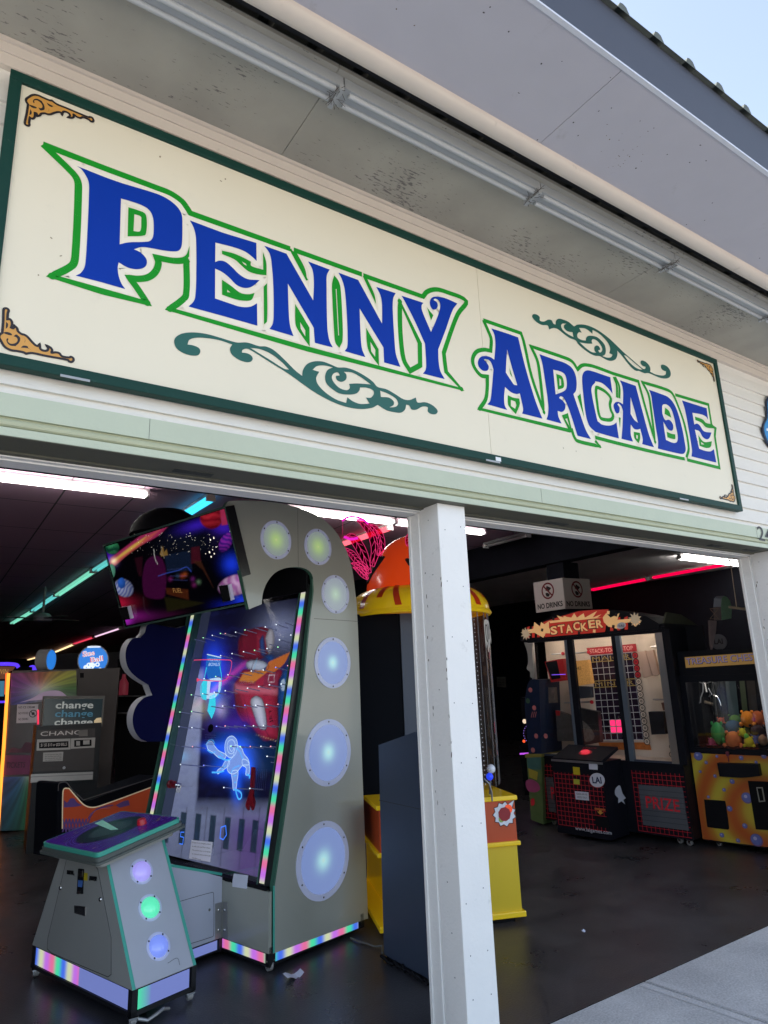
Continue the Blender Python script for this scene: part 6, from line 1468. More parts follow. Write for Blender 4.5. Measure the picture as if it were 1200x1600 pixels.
# prizes hanging inside
def prize(pxq, mt_, lab, depth=.1, s=.12, deco=None, name='prize_box'):
    PP = PL(O3+A3*s, -B3, Zv); q = MB(); q.pxp(PP, pxq, mt_, 0, depth); 
    if deco: deco(q, PP)
    build(q, name, label=lab, cat='prize box', group='prizes inside the stacking game cabinet')
def qd(*t): return [(x, y, True) for x, y in t]
prize(qd((851, 1034), (879, 1029), (885, 1063), (861, 1066)), mat('box_red', srgb(168, 34, 40), .4), 'red prize box hanging in the left window', .07, .10, lambda q, P: (q.pxp(P, qd((852, 1035), (870, 1032), (876, 1060), (862, 1062)), M_blk, .001), q.pxr(P, [(862, 1054.5, True), (884, 1053.5, True)], .006, emit('violet_line', (.25, .1, 1), 1.2), .002)))
prize(qd((895, 1033), (919, 1031), (925, 1068), (901, 1072)), mat('box_amber', srgb(222, 160, 90), .4, var=.5, scale=70, em=(.8, .4, .12), k=.18), 'amber patterned prize box in the middle window', .05, .10, lambda q, P: q.pxt(P, 'OINKS', (896, 1047), (908, 1046), 5, M_ink, .002))
prize(qd((842, 1075), (865, 1074), (867, 1098), (844, 1100)), mat('box_mask', srgb(120, 110, 105), .5, var=.6, scale=30), 'grey and brown prize box with a round dark patch in the left window', .06, .12, lambda q, P: q.disc(P, P.px(850, 1080), .03, M_ink, .002))
prize(qd((868, 1110), (896, 1120), (898, 1158), (871, 1158)), mat('box_scene', srgb(74, 72, 72), .5, var=.6, scale=18), 'dark illustrated prize box with a red corner tab at the foot of the left window', .06, .12, lambda q, P: q.pxp(P, qd((868, 1110), (875, 1111), (875, 1118), (869, 1118)), mat('box_red'), .002))
prize(qd((904, 1106), (934, 1112), (938, 1160), (909, 1165)), mat('box_dark', srgb(46, 44, 46), .5, var=.5, scale=25), 'black prize box showing a grey spaceship in the middle window', .06, .12, lambda q, P: q.pxp(P, L(25, '690,1070! 740,1100 820,1180 870,1270 850,1330 760,1350 710,1280'), mat('ship_grey', srgb(110, 104, 98), .5, var=.6, scale=40), .002))
prize(qd((899, 1072), (923, 1073), (924, 1090), (903, 1092)), mat('box_slate', srgb(62, 66, 76), .4), 'slate grey prize box under the amber one', .05, .10)
prize(qd((996, 1019), (1008, 1017), (1018.5, 1056), (1005, 1059)), mat('box_peach', srgb(208, 176, 158), .5), 'left one of the two pale slim boxes in the right window', .04, .10, None)
prize(qd((1009, 1018), (1020, 1015.5), (1030, 1054), (1020, 1056)), mat('box_peach'), 'right one of the two pale slim boxes in the right window', .04, .10, None)
prize(qd((1013, 1112), (1036, 1112), (1039, 1147), (1018, 1148)), mat('box_black', srgb(28, 30, 38), .4), 'black cubic prize box at the foot of the right window', .1, .12, None)
prize(qd((1033, 1098), (1043, 1098), (1044, 1110), (1036, 1110)), mat('box_brown', srgb(110, 74, 60), .5), 'small brown prize box above the black cube', .04, .10, None)
q = MB()
for (x, y), w_ in (((868, 1022), .1), ((905, 1020), .12), ((1025, 1010), .14), ((1028, 1093), .12), ((888, 1098), .1), ((912, 1097), .1)):
    q = MB(); P0 = PL(O3+A3*.15, -B3, Zv); a = P0.px(x, y); q.tube([P0.at(a[0]-.05, a[1], 0), P0.at(a[0]+w_, a[1], 0)], .008, M_al, 8); q.disc(P0, (a[0]+w_, a[1]), .02, M_redl, .01, 10, .01); build(q, 'prize_hook', T3)

# ================================================================== TREASURE CRANE
O4, A4, B4 = frame(6.06, 1.39, 12)
F4 = PL(O4, -B4, Zv); W4 = -.95
T4 = root('treasure_crane', tuple(O4+A4*.4-B4*.45), 'black crane game with a TREASURE CHEST sign and a yellow front dotted with blue spheres', 'arcade game')
q = MB()
def f4(mb, a0, a1, z0, z1, s0, s1, mt_): mb.box(O4-B4*a0+A4*s0+Zv*z0, -B4*(a1-a0), A4*(s1-s0), Zv*(z1-z0), mt_)
f4(q, 0, .98, .04, .84, 0.0, .8, M_blk); f4(q, 0, .98, 1.465, 1.72, 0, .8, M_blk); f4(q, 0.0, .05, .84, 1.43, 0, .8, M_blk) if False else None
f4(q, -.04, .045, .80, 1.48, -.01, .05, M_blk); f4(q, .93, .98, .84, 1.43, 0, .05, M_blk); f4(q, 0, .03, .84, 1.43, .76, .8, M_blk); f4(q, .3, .5, .84, 1.43, .76, .8, M_blk); f4(q, .93, .98, .84, 1.43, .76, .8, M_blk)
f4(q, -.04, .98, .80, .838, -.012, .03, M_blk); f4(q, -.04, .98, 1.43, 1.49, -.012, .03, M_blk)
build(q, 'cabinet', T4)
q = MB(); f4(q, .045, .93, .84, 1.43, .004, .008, g_); build(q, 'glass', T4)
q = MB(); f4(q, .03, .93, .84, 1.43, .77, .774, g_); build(q, 'glass', T4)
for s_, b_ in ((.03, .13), (.03, .9)):
    q = MB(); castor(q, O4+A4*s_-B4*b_, .018); build(q, 'castor', T4)
def swirl_mat():
    m, nt, p = _nodes('swirl_art'); N = nt.nodes; K_ = nt.links; tc = N.new('ShaderNodeTexCoord')
    mp = N.new('ShaderNodeMapping'); mp.inputs['Location'].default_value = (.1, .1, .12); K_.new(tc.outputs['Object'], mp.inputs[0])
    w_ = N.new('ShaderNodeTexWave'); w_.wave_type = 'RINGS'; w_.rings_direction = 'SPHERICAL'; w_.inputs['Scale'].default_value = 1.15; w_.inputs['Distortion'].default_value = 2.2; w_.inputs['Detail'].default_value = 1; K_.new(mp.outputs[0], w_.inputs[0])
    r = N.new('ShaderNodeValToRGB'); r.color_ramp.elements[0].color = srgb(190, 92, 40)+(1,); r.color_ramp.elements[1].color = srgb(206, 186, 64)+(1,); e2 = r.color_ramp.elements.new(.5); e2.color = srgb(196, 132, 48)+(1,)
    K_.new(w_.outputs['Fac'], r.inputs[0]); K_.new(r.outputs[0], p.inputs['Base Color']); p.inputs['Roughness'].default_value = .35
    return m
q = MB(); q.poly(F4, [(.0, .05), (.96, .05), (.96, .79), (.0, .79)], swirl_mat(), .004, .003); build(q, 'front_panel', T4)
q = MB(); sb = mat('sphere_blue', srgb(110, 120, 190), .3, var=.3, scale=25); sbl = mat('sphere_light', srgb(185, 185, 220), .3); sv = mat('sphere_violet', srgb(120, 96, 150), .3)
for x, y, r in ((548, 308, 36), (722, 310, 12), (622, 368, 14), (950, 325, 18), (1090, 365, 12), (1162, 308, 20), (566, 453, 12), (705, 495, 14), (866, 545, 20), (790, 624, 14), (643, 690, 12), (1005, 700, 42), (842, 800, 22), (985, 962, 20), (1096, 1095, 46), (770, 1048, 18), (922, 1100, 16)):
    c = F4.px(1000+x*.16667, 1130+y*.16667); R = r*.16667/150
    q.disc(F4, c, R, sv, .0052, 20); q.disc(F4, (c[0]-R*.06, c[1]+R*.06), R*.84, sb, .0058, 20); q.disc(F4, (c[0]-R*.2, c[1]+R*.25), R*.3, sbl, .0064, 12)
build(q, 'sphere_print', T4)
q = MB(); q.pxp(F4, L(30, '722,375! 1105,385! 1125,495! 960,512 745,500!'), M_blk, .07, .066); c = F4.px(1141, 1190); q.lathe(F4.at(*c, .04), [(.004, 0), (.004, .05), (.014, .055), (.016, .085), (0, .09)], mat('stick_red', srgb(120, 50, 70), .4), 12); build(q, 'control_shelf', T4)
q = MB(); q.pxp(F4, L(30, '600,715! 790,728 800,738 835,985 825,998! 640,975 630,965'), M_dk, .009, .004); build(q, 'prize_hatch', T4)
q = MB(); q.pxp(F4, L(30, '1010,540! 1240,550! 1300,1010! 1085,995!'), M_dk, .009, .004); q.pxp(F4, L(30, '1090,600! 1150,600! 1175,735! 1115,740!'), M_al, .011, .001); q.pxp(F4, L(30, '1100,610! 1140,610! 1160,725! 1125,728!'), M_dk, .012, .001); build(q, 'coin_panel', T4)
q = MB(); 
c4_ = [F4.px(*t) for t in ((1070, 1027), (1179, 1019.5), (1181, 1037), (1072, 1043.5))]; c4_[1] = (c4_[1][0]+.02, c4_[1][1]); c4_[2] = (c4_[2][0]+.02, c4_[2][1])
q.poly(F4, c4_, mat('marquee_gold', srgb(160, 124, 66), .5, var=.25, scale=12, em=srgb(160, 124, 66), k=.35), .004, .004)
q.pxt(F4, 'TREASURE CHEST', (1073.5, 1039), (1186, 1031.5), 10.5, M_ink, .0052, .02); q.pxt(F4, 'TREASURE CHEST', (1073, 1038.4), (1185.5, 1031), 10, mat('marquee_text', srgb(120, 114, 160), .4, em=srgb(110, 104, 150), k=.5), .006)
build(q, 'marquee', T4)
q = MB(); c = F4.px(1098, 1003); q.disc(PL(O4+A4*.25, -B4, Zv), (c[0]+.06, c[1]), .075, mat('logo_dim', srgb(96, 98, 104), .5), .0, 24, .01)
q.text(PL(O4+A4*.25, -B4, Zv), 'LAI', (c[0]+.02, c[1]-.02), (c[0]+.1, c[1]-.02), .05, M_ink, .002, .03); q.box(O4+A4*.28+Zv*1.72+B4*.02, A4*.02, -B4*.2, Zv*.25, M_blk); build(q, 'roof_logo', T4)
q = MB()
for x0_, x1_, mt_ in ((1077, 1089, mat('back_tan', srgb(120, 100, 84), .6, var=.4, scale=20)), (1130, 1146, mat('back_teal', srgb(60, 84, 92), .5, var=.3, scale=6)), (1152, 1160, mat('back_green', srgb(60, 76, 48), .5)), (1163, 1176, mat('back_dark', srgb(40, 34, 32), .6, var=.5, scale=30))):
    PK = PL(O4+A4*.75, -B4, Zv); q.pxp(PK, [(x0_+2, 1052, True), (x1_+2, 1052, True), (x1_+14, 1170, True), (x0_+14, 1170, True)], mt_, 0, .004)
build(q, 'rear_panels', T4)
# claw
q = MB(); PCl = PL(O4+A4*.35, -B4, Zv); cp_ = lambda x, y: PCl.at(*PCl.px(1060+x*.116667, 1050+y*.116667), 0)
q.tube([cp_(240, 80), cp_(290, 140), cp_(360, 160), cp_(430, 130), cp_(480, 70)], .004, M_al, 6); q.tube([cp_(330, 60), cp_(335, 140)], .006, M_al, 8)
q.tube([cp_(355, 140), cp_(380, 270)], .011, M_chrome, 8); q.tube([cp_(405, 215), cp_(450, 300), cp_(400, 330)], .007, M_chrome, 8); q.tube([cp_(450, 300), cp_(520, 330), cp_(550, 380), cp_(570, 450)], .006, M_chrome, 8)
q.tube([cp_(330, 150), cp_(330, 260), cp_(300, 340), cp_(295, 400)], .006, M_al, 8); q.tube([cp_(350, 400), cp_(460, 430)], .014, mat('claw_tan', srgb(110, 100, 84), .5), 8); q.tube([cp_(300, 400), cp_(240, 440)], .006, M_al, 8)
build(q, 'claw', T4, smooth_=True)
# plush toys
def plush(x, y, rx, ry_, col, lab, s=.2, kind='round', ears=True, face=True):
    PQ_ = PL(O4+A4*s, -B4, Zv); k = .116667/154; c = PQ_.at(*PQ_.px(1060+x*.116667, 1050+y*.116667), 0); mt_ = mat('plush_%d_%d_%d' % col, srgb(*col), .95, var=.15, scale=30, bump=.5, bscale=220)
    dk = mat('plush_eye', (.01, .01, .01), .3); q = MB(); a, b, e3 = rx*k, ry_*k, min(rx, ry_)*k*.8
    q.ell(c, (a, e3, b), mt_, 20, 14, bump=.03)
    if ears:
        for s_ in (-1, 1): q.ell(c+PQ_.u*a*.62*s_+Zv*b*.9, (a*.18, e3*.22, b*.2), mt_, 10, 8)
        for s_ in (-1, 1): q.ell(c+PQ_.u*a*.8*s_-Zv*b*.6+PQ_.n*e3*.55, (a*.28, e3*.35, b*.28), mt_, 10, 8)
    if face:
        for s_ in (-1, 1): q.ell(c+PQ_.u*a*.3*s_+Zv*b*.25+PQ_.n*e3*.92, (a*.07, .006, a*.07), dk, 8, 6)
        q.ell(c-Zv*b*.05+PQ_.n*e3*.95, (a*.22, e3*.15, b*.16), mt_, 10, 8)
    build(q, 'plush_toy', smooth_=True, label=lab, cat='plush toy', group='plush toys heaped in the treasure crane')
plush(530, 820, 90, 130, (40, 140, 70), 'tall bright green plush toy on the left of the heap', .12)
plush(740, 910, 115, 100, (196, 110, 62), 'orange-brown plush toy with small ears at the bottom of the heap', .08)
plush(760, 640, 105, 60, (84, 128, 60), 'olive green plush lying behind the blue one', .3, face=False)
plush(740, 740, 140, 90, (52, 84, 112), 'dull blue plush in the middle of the heap', .25, face=False, ears=False)
plush(930, 630, 90, 95, (206, 124, 34), 'round golden orange plush on top of the heap', .2)
plush(1070, 630, 90, 95, (168, 84, 40), 'brown orange plush beside the golden one, against the right side', .25)
plush(860, 810, 45, 50, (190, 184, 50), 'small yellow plush in front of the dark gap', .1, face=False)
plush(950, 940, 65, 65, (200, 190, 40), 'lemon yellow plush at the bottom right of the heap', .06)
plush(915, 870, 34, 40, (90, 180, 70), 'tiny light green plush above the lemon yellow one', .05, ears=False)
plush(570, 650, 60, 38, (180, 80, 60), 'small red and white plush behind the green one', .2)
plush(450, 940, 55, 50, (150, 60, 90), 'small pink plush at the lower left corner of the heap', .08)
plush(1060, 790, 120, 70, (60, 44, 48), 'black and white spotted plush near the right side', .15, face=False)
plush(1030, 900, 60, 55, (70, 100, 160), 'blue plush under the spotted one', .1)
plush(1140, 910, 90, 60, (150, 116, 88), 'tan plush at the far right of the heap', .12)
q = MB(); f4(q, .05, .93, .842, .86, .03, .74, M_dk); build(q, 'prize_bed', T4)
q = MB(); q.tube([O4-B4*.08+A4*.06+Zv*1.452, O4-B4*.9+A4*.06+Zv*1.452], .009, emit('crane_lamp', (1, .9, .8), 24.0), 8); build(q, 'cabinet_lamp', T4)

# ================================================================== HANGING LANTERN ORNAMENT
Pb = PL((5.75, .95, 0), (cos(radians(-25)), sin(radians(-25)), 0), Zv)
bx = np.array(X_ := hity(1120, 960, .85))
Hn = root('hanging_ornament', tuple(hity(1125, 950, .85)), 'small arched dark box with a tapering tail, hung on a cord from a wooden dowel', 'ornament')
O5 = hity(1117, 968, .85); uL = np.array([cos(radians(-62)), sin(radians(-62)), 0]); PO1 = PL(O5, uL, Zv)   # left (narrow) face
def pO(x, y): return PO1.px(1100+x*.175, 840+y*.175)
M_orn = mat('ornament_dark', srgb(96, 84, 84), .35, var=.3, scale=30); M_orn2 = mat('ornament_print', srgb(110, 160, 130), .4, var=.4, scale=40)
uP = np.array([.826*.75+.564*.66, -.564*.75+.826*.66, 0]); uP /= np.linalg.norm(uP); OP = hity(1127, 969, .82); PP_ = PL(OP, uP, Zv)
prf = [PP_.at(*PP_.px(*t), 0) for t in ((1127.5, 969), (1143, 966), (1143.5, 950), (1141, 939), (1136.5, 933), (1131, 931), (1127.5, 935), (1126.5, 948))]
eL = np.array([-.826, .45, 0])*.078
M_roofo = mat('ornament_roof', srgb(170, 176, 190), .25, metal=.3)
q = MB(); q.prism(prf, eL, M_orn2, side=lambda i: M_orn if i in (0, 7) else M_roofo); build(q, 'case', Hn)
PO1 = PL(OP, eL, Zv); PO1 = PL(OP-eL*1.0, -eL, Zv) if PO1.n @ (CAM-OP) < 0 else PO1
q = MB(); wo = mat('pale_dowel', srgb(206, 186, 160), .6)
for a, b in (((1110, 952), (1122, 966)), ((1122, 952), (1110, 966)), ((1109, 951), (1123, 951)), ((1109, 967), (1124, 967))): q.pxr(PO1, [(a[0], a[1], True), (b[0], b[1], True)], .0035, mat('lattice_tan', srgb(140, 116, 96), .5), .004)
build(q, 'lattice', Hn)
q = MB(); q.pxp(PO1, [(1109, 969, True), (1120, 970, True), (1119, 985, True), (1115, 1006, True), (1113, 1015, True), (1111, 1006, True)], M_orn, -.01, .03); build(q, 'tail', Hn)
pe = PO1.at(*pO(215, 625), 0); q = MB(); q.tube([hity(1139, 948.5, .84), hity(1166, 952, .80)], .012, wo, 10); build(q, 'dowel', Hn, smooth_=True)
c_ = hity(1151, 949, .82); q = MB(); q.tube([c_, hity(1142, 884, .82)+np.array([0, 0, 0]), hity(1142, 884, .82)+np.array([-.02, .1, .9])], .004, wo, 6); build(q, 'cord', Hn)

# ================================================================== NEIGHBOUR CRANE left of the stacking game (printed side)
O6 = O3+B3*(W3+.10); 
T6 = root('side_printed_crane', tuple(O6+B3*.4+A3*.4), 'crane game with a blue and green printed side, left of the stacking game', 'arcade game')
P6 = PL(O6-A3*.05, -B3, Zv)
q = MB(); q.pxp(P6, qd((822.5, 1181), (846, 1181), (849, 1288), (830, 1281)), mat('print_green', srgb(96, 118, 70), .45, var=.35, scale=9), 0, .7)
q.pxp(P6, qd((823, 1183), (845, 1183), (845.5, 1203), (825, 1201)), mat('print_aqua', srgb(70, 110, 104), .4, var=.3, scale=12), .002); q.pxp(P6, L(29, '10,510 60,490 130,530 150,590 100,620 30,600'), mat('print_pink', srgb(170, 76, 120), .4), .003)
q.pxp(P6, L(29, '35,380! 130,420! 120,500! 45,470!'), mat('print_yellow', srgb(176, 160, 62), .45, var=.1), .004); q.pxp(P6, L(29, '60,690 90,680 95,740 65,750'), M_redl, .005); build(q, 'printed_side', T6)
q = MB(); q.pxp(P6, qd((820, 1178), (846.5, 1178), (846.5, 1183), (820.5, 1184)), mat('olive_edge', srgb(140, 130, 60), .4), .006, .7); build(q, 'edge_strip', T6)
q = MB(); q.pxp(P6, [(826, 1178, True), (822, 1130, False), (820, 1100, False), (824, 1070, False), (830, 1062, False), (842, 1062, True), (846, 1178, True)], mat('print_navy', srgb(18, 34, 62), .4, var=.35, scale=9), -.001, .7)
for x, y, r in ((829, 1078, 4), (835, 1106, 4), (838, 1150, 4), (833, 1172, 4), (853, 1150, 4)): q.disc(P6, P6.px(x, y), r/150, mat('print_rose', srgb(186, 110, 112), .4), .003, 12)
for x, y in ((835, 1112), (838, 1112), (832, 1112)): q.pxr(P6, [(x, y, True), (x-2, y+9, True)], .008, mat('print_rose'), .003)
q.disc(P6, P6.px(825, 1095), .03, mat('print_leaf', srgb(60, 90, 70), .4), .003, 7); build(q, 'upper_side', T6)
q = MB(); q.pxp(P6, [(819, 1004, True), (831, 1006, True), (834, 1060, True), (829, 1058, False), (828, 1050, False), (823, 1045, False), (825, 1036, False), (824, 1020, False)], mat('pale_cutout', srgb(150, 150, 146), .5), .0, .03); build(q, 'pale_cutout', T6)
# dark driving game behind it with small lights
T7 = root('dark_game', (7.0, 5.0, 0), 'dark game cabinet with tiny red and violet lights, half hidden left of the stacking game', 'arcade game')
P7 = PL((6.6, 5.0, 0), (sin(radians(25)), -cos(radians(25)), 0), Zv)
q = MB(); q.pxp(P7, qd((811, 1165), (833, 1165), (845, 1262), (822, 1255)), M_blk, 0, .8); q.pxp(P7, qd((813, 1090), (835, 1090), (836, 1166), (818, 1166)), M_blk, -.2, .4); build(q, 'cabinet', T7)
q = MB(); q.pxr(P7, [(812, 1178, True), (826, 1177, True)], .02, emit('violet_bar', (.6, .1, .9), 1.0), .01); q.disc(P7, P7.px(819, 1158), .02, emit('red_dot', (1, .1, .03), 1.3), .01, 10); q.disc(P7, P7.px(820, 1127), .03, emit('warm_dot', (.9, .7, .5), 1.0), .01, 10)
for k in range(12):
    t = radians(100+k*15); q.disc(P7, (P7.px(833, 1147)[0]+.13*cos(t), P7.px(833, 1147)[1]+.13*sin(t)), .006, emit('violet_dot', (.35, .2, .9), .9), .012, 6)
build(q, 'lights', T7)
q = MB(); PW = PL((12.398, 8, 0), (0, -1, 0), Zv); PWn = PL((7.2, 6.5, 0), (sin(radians(35)), -cos(radians(35)), 0), Zv)
PWn = PL((12.39, 8, 0), (0, -1, 0), Zv); q.pxp(PWn, qd((776, 1057.5), (790, 1057.5), (791, 1074), (776.5, 1073)), mat('dim_paper', srgb(130, 128, 126), .8), .01, .005)
for k in range(3): q.pxt(PWn, 'please ask', (778, 1062.5+k*4), (788, 1062.8+k*4), 2, M_ink, .012)
build(q, 'wall_notice', label='small pale paper notice on the dark far wall right of the glass drum', cat='notice')

# ================================================================== BACK LEFT: ticket machine, changer, globes, roller
th = radians(-14)
P8 = PL((.985, 7.0, 0), (cos(th), sin(th), 0), Zv)
T8 = root('ticket_machine', (1.5, 7.2, 0), 'tall grey ticket machine with swirling rainbow artwork and a lit orange edge', 'ticket machine')
M_gc = mat('grey_cabinet', srgb(104, 98, 94), .5, var=.06)
out8 = [P8.px(*t) for t in ((14, 1048), (122, 1044), (128, 1290), (0, 1299))]; x_l, x_r = out8[3][0], out8[1][0]; z_t = out8[0][1]
print('ticket', out8)
x_l = (out8[0][0]+out8[3][0])/2
q = MB(); q.poly(P8, [(x_l, .1), (x_r, .1), (x_r, z_t), (x_l, z_t)], M_gc, 0, .7); build(q, 'cabinet', T8)
PAL1 = [(.06, .22, .02), (.55, .55, .03), (.6, .12, .06), (.28, .04, .36), (.14, .03, .3), (.07, .07, .38), (.25, .22, .3), (.2, .26, .2)]
PAL2 = [(.2, .1, .35), (.3, .05, .3), (.2, .1, .3), (.15, .05, .3), (.1, .08, .35), (.03, .15, .3), (.02, .22, .04), (.16, .2, .15)]
def rainbow(mb, pl, quad, cen, mt_, off, cols_):
    """radial streaks of colour printed on a panel: a vertex-coloured grid"""
    P = [np.array(pl.px(*t)) for t in quad]; vs, cs, fs = [], [], []
    N_ = 40; M_ = 28
    for j in range(M_+1):
        for i in range(N_+1):
            p = bil(P, i/N_, j/M_); vs.append(pl.at(p[0], p[1], off)); u_, v_ = i/N_-cen[0], (j/M_-cen[1])*.9
            a = atan2(-v_, u_); k = (a/(2*pi)+1) % 1*8*1.0; c0_, c1_ = cols_[int(k) % 8], cols_[(int(k)+1) % 8]; f_ = k-int(k)
            r_ = hypot(u_, v_); st_ = .75+.35*sin(a*23+r_*6)*sin(a*9+2); wht_ = math.exp(-(r_/.22)**2)*.55
            cs.append(tuple(min(1, (c0_[z_]*(1-f_)+c1_[z_]*f_)*st_*(.9-.45*r_)*(1-wht_)+wht_*.7) for z_ in range(3)))
    for j in range(M_):
        for i in range(N_): a = j*(N_+1)+i; fs.append((a+N_+1, a+N_+2, a+1, a))
    mb.add(vs, fs, mt_, cs)
M_rb = vcmat('rainbow_print', .22, .3, .7)
q = MB(); rainbow(q, P8, ((17, 1052), (119, 1047.5), (120, 1090), (16, 1102)), (.45, .62), M_rb, .006, PAL1); build(q, 'header_art', T8)
q = MB(); rainbow(q, P8, ((4, 1214), (48, 1213), (46, 1297), (0, 1298)), (.9, -.2), M_rb, .006, PAL2); build(q, 'lower_art', T8)
q = MB(); q.pxp(P8, qd((16, 1102), (120, 1090), (126, 1180), (9, 1180)), mat('window_dark', (.03, .02, .035), .2, var=.5), .004); q.pxp(P8, L(33, '150,490! 250,455 330,410 400,395 470,400 520,435! 520,450! 230,475!'), mat('lilac_shelf', srgb(170, 150, 175), .5, em=(.4, .3, .42), k=.3), .0065); q.pxp(P8, qd((10, 1180), (49, 1180), (48, 1210), (5, 1211)), mat('plum', srgb(88, 40, 66), .5, var=.4, scale=8, em=srgb(88, 40, 66), k=.35), .006)
q.pxt(P8, 'TICKETS', (9, 1200), (39, 1199), 9, M_ink, .008, .01); q.pxp(P8, L(33, '60,880! 100,840 160,850 200,800 250,810 260,880!'), mat('ticket_pink', srgb(110, 70, 90), .5, var=.5, scale=20), .0065)
build(q, 'window', T8)
q = MB(); q.pxp(P8, qd((27, 1100.5), (60, 1100.5), (57.5, 1129), (25.5, 1130)), mat('paper_dim', srgb(176, 166, 170), .8, em=(.3, .27, .29), k=.3), .012, .002)
for k, s_ in enumerate(('NO ICE CREAM', 'NO FOOD', 'NO DRINKS')): q.pxt(P8, s_, (28.5, 1107+k*9.3), (54 if k == 0 else 44, 1106.4+k*9.3), 3.6, M_ink, .014, .012)
c = P8.px(52, 1115); q.disc(P8, c, .045, M_ink, .014, 20, hole=.8); q.rib(P8, [(c[0]-.03, c[1]+.03), (c[0]+.03, c[1]-.03)], .009, M_ink, .0145); q.disc(P8, c, .018, M_ink, .0142, 8)
build(q, 'rules_notice', T8)
q = MB(); q.pxr(P8, [(59.5, 1109, True), (59.5, 1136, True)], .02, emit('red_bar', (1, .03, .1), 1.0), .014); build(q, 'red_light_bar', T8)
q = MB(); E_on = emit('orange_neon', (1, .28, .03), 2.2)
q.tube([P8.at(*P8.px(14, 1052), .03), P8.at(*P8.px(7, 1160), .03), P8.at(*P8.px(1, 1240), .03), P8.at(*P8.px(-3, 1300), .03)], .018, E_on, 8); q.pxp(P8, qd((8.5, 1052), (13, 1051), (10, 1086), (7, 1085)), emit('orange_panel_lit', (1, .14, .02), 1.2), .01, .02); build(q, 'orange_light', T8)
# grey cabinet right of it
T9 = root('grey_tall_cabinet', (2.2, 6.9, 0), 'plain tall grey-brown cabinet behind the coin changer', 'cabinet')
q = MB(); r9 = [P8.px(*t) for t in ((122, 1044), (187, 1048), (178, 1240), (128, 1240))]; q.poly(P8, [(x_r+.005, 0.02), (r9[1][0]-.05, .02), (r9[1][0], z_t+.0), (x_r+.005, z_t)], mat('brown_grey', srgb(88, 82, 80), .5, var=.05), .0, .6); q.pxp(P8, qd((125, 1051.5), (131, 1051.5), (131, 1059), (125, 1059)), M_dk, .002); build(q, 'body', T9)
# coin changer
th = radians(-4); P10 = PL((1.12, 5.6, 0), (cos(th), sin(th), 0), Zv)
T10 = root('coin_changer', (1.35, 5.8, 0), 'black coin changer with a chrome bar and a lit panel reading change three times', 'change machine')
o10 = [P10.px(*t) for t in ((58, 1135), (153, 1135), (147, 1300), (42, 1300))]; print('changer', o10)
xl, xr, zt10 = (o10[0][0]+o10[3][0])/2, (o10[1][0]+o10[2][0])/2, o10[0][1]
q = MB(); q.poly(P10, [(xl, .0), (xr+.02, .0), (xr+.02, zt10), (xl, zt10)], mat('changer_black', (.02, .02, .022), .4), 0, .5); build(q, 'cabinet', T10)
q = MB(); q.pxp(P10, qd((58, 1141), (149, 1138), (146, 1203), (52, 1206)), mat('changer_grey', srgb(62, 58, 57), .45, metal=.3, em=(.09, .08, .08), k=.1), .006, .004)
for y in (1151.5,): q.pxr(P10, [(58, 1153, True), (149, 1150, True)], .006, M_joint, .0065)
q.pxr(P10, [(53, 1197, True), (146, 1195, True)], .004, M_joint, .0066); q.disc(P10, P10.px(100, 1199.5), .015, M_al, .008, 10)
build(q, 'face_plate', T10)
pale_t = mat('changer_lettering', srgb(150, 144, 140), .5, em=(.28, .26, .25), k=.5)
q = MB(); q.pxt(P10, 'CHANGE', (63, 1150), (136, 1147), 7, pale_t, .008, .004); q.pxp(P10, qd((123, 1141), (137, 1140), (137, 1150), (123, 1150.5)), mat('grey_sticker', srgb(128, 124, 120), .6), .0085); build(q, 'name_strip', T10)
q = MB(); sil = mat('changer_silver', srgb(158, 154, 150), .4, metal=.3, em=(.25, .24, .23), k=.15); q.pxp(P10, qd((58, 1155.5), (110, 1154), (110, 1171), (57, 1173)), sil, .012, .006); q.pxp(P10, qd((61, 1160), (107, 1158), (107, 1168), (61, 1169.5)), M_dk, .0125); q.pxt(P10, '$1 $5 $10 or $20 BILLS', (63.5, 1166.5), (104.5, 1165), 5, pale_t, .0135)
q.pxp(P10, qd((111, 1154), (149, 1152.5), (148, 1168), (110.5, 1170)), sil, .012, .006); q.pxp(P10, qd((116, 1156.5), (143, 1155.5), (143, 1165.5), (116, 1167)), M_dk, .0125); q.pxp(P10, qd((130, 1157), (140, 1156.5), (140, 1163), (130, 1163.5)), sil, .013); q.pxp(P10, qd((119, 1158), (125, 1158), (125, 1165), (119, 1165)), sil, .013)
build(q, 'bill_slot', T10)
q = MB(); q.pxp(P10, qd((67.5, 1176), (99, 1174.5), (98, 1189), (67, 1190)), sil, .008)
for k in range(4): q.pxt(P10, 'this machine gives tokens' if k % 2 else 'for amusement use only', (70, 1180+k*2.9), (96, 1179+k*2.9), 1.8, M_ink, .009)
build(q, 'instruction_plate', T10)
q = MB(); chb = mat('chrome_bar', srgb(190, 188, 186), .25, metal=.6, em=(.3, .29, .28), k=.15); q.pxp(P10, qd((48.5, 1210), (145.5, 1206), (145, 1218), (47.5, 1223)), chb, .03, .03); q.pxr(P10, [(48.5, 1214, True), (145, 1210, True)], .004, M_joint, .0305); build(q, 'chrome_bar', T10)
q = MB(); q.pxp(P10, qd((68, 1087.5), (164, 1087), (160, 1135), (64.5, 1136)), mat('sign_frame_grey', srgb(120, 118, 114), .5), -.05, .12); q.pxp(P10, qd((70.5, 1092), (161, 1092), (157.5, 1133.5), (67, 1134)), mat('sign_glass_dark', srgb(28, 40, 44), .2, em=(.02, .03, .035), k=.6), -.045, .004)
t1 = mat('change_text_pale', srgb(140, 142, 138), .4, em=(.28, .3, .29), k=.7); t2 = mat('change_text_blue', srgb(40, 84, 104), .4, em=(.03, .1, .15), k=.8)
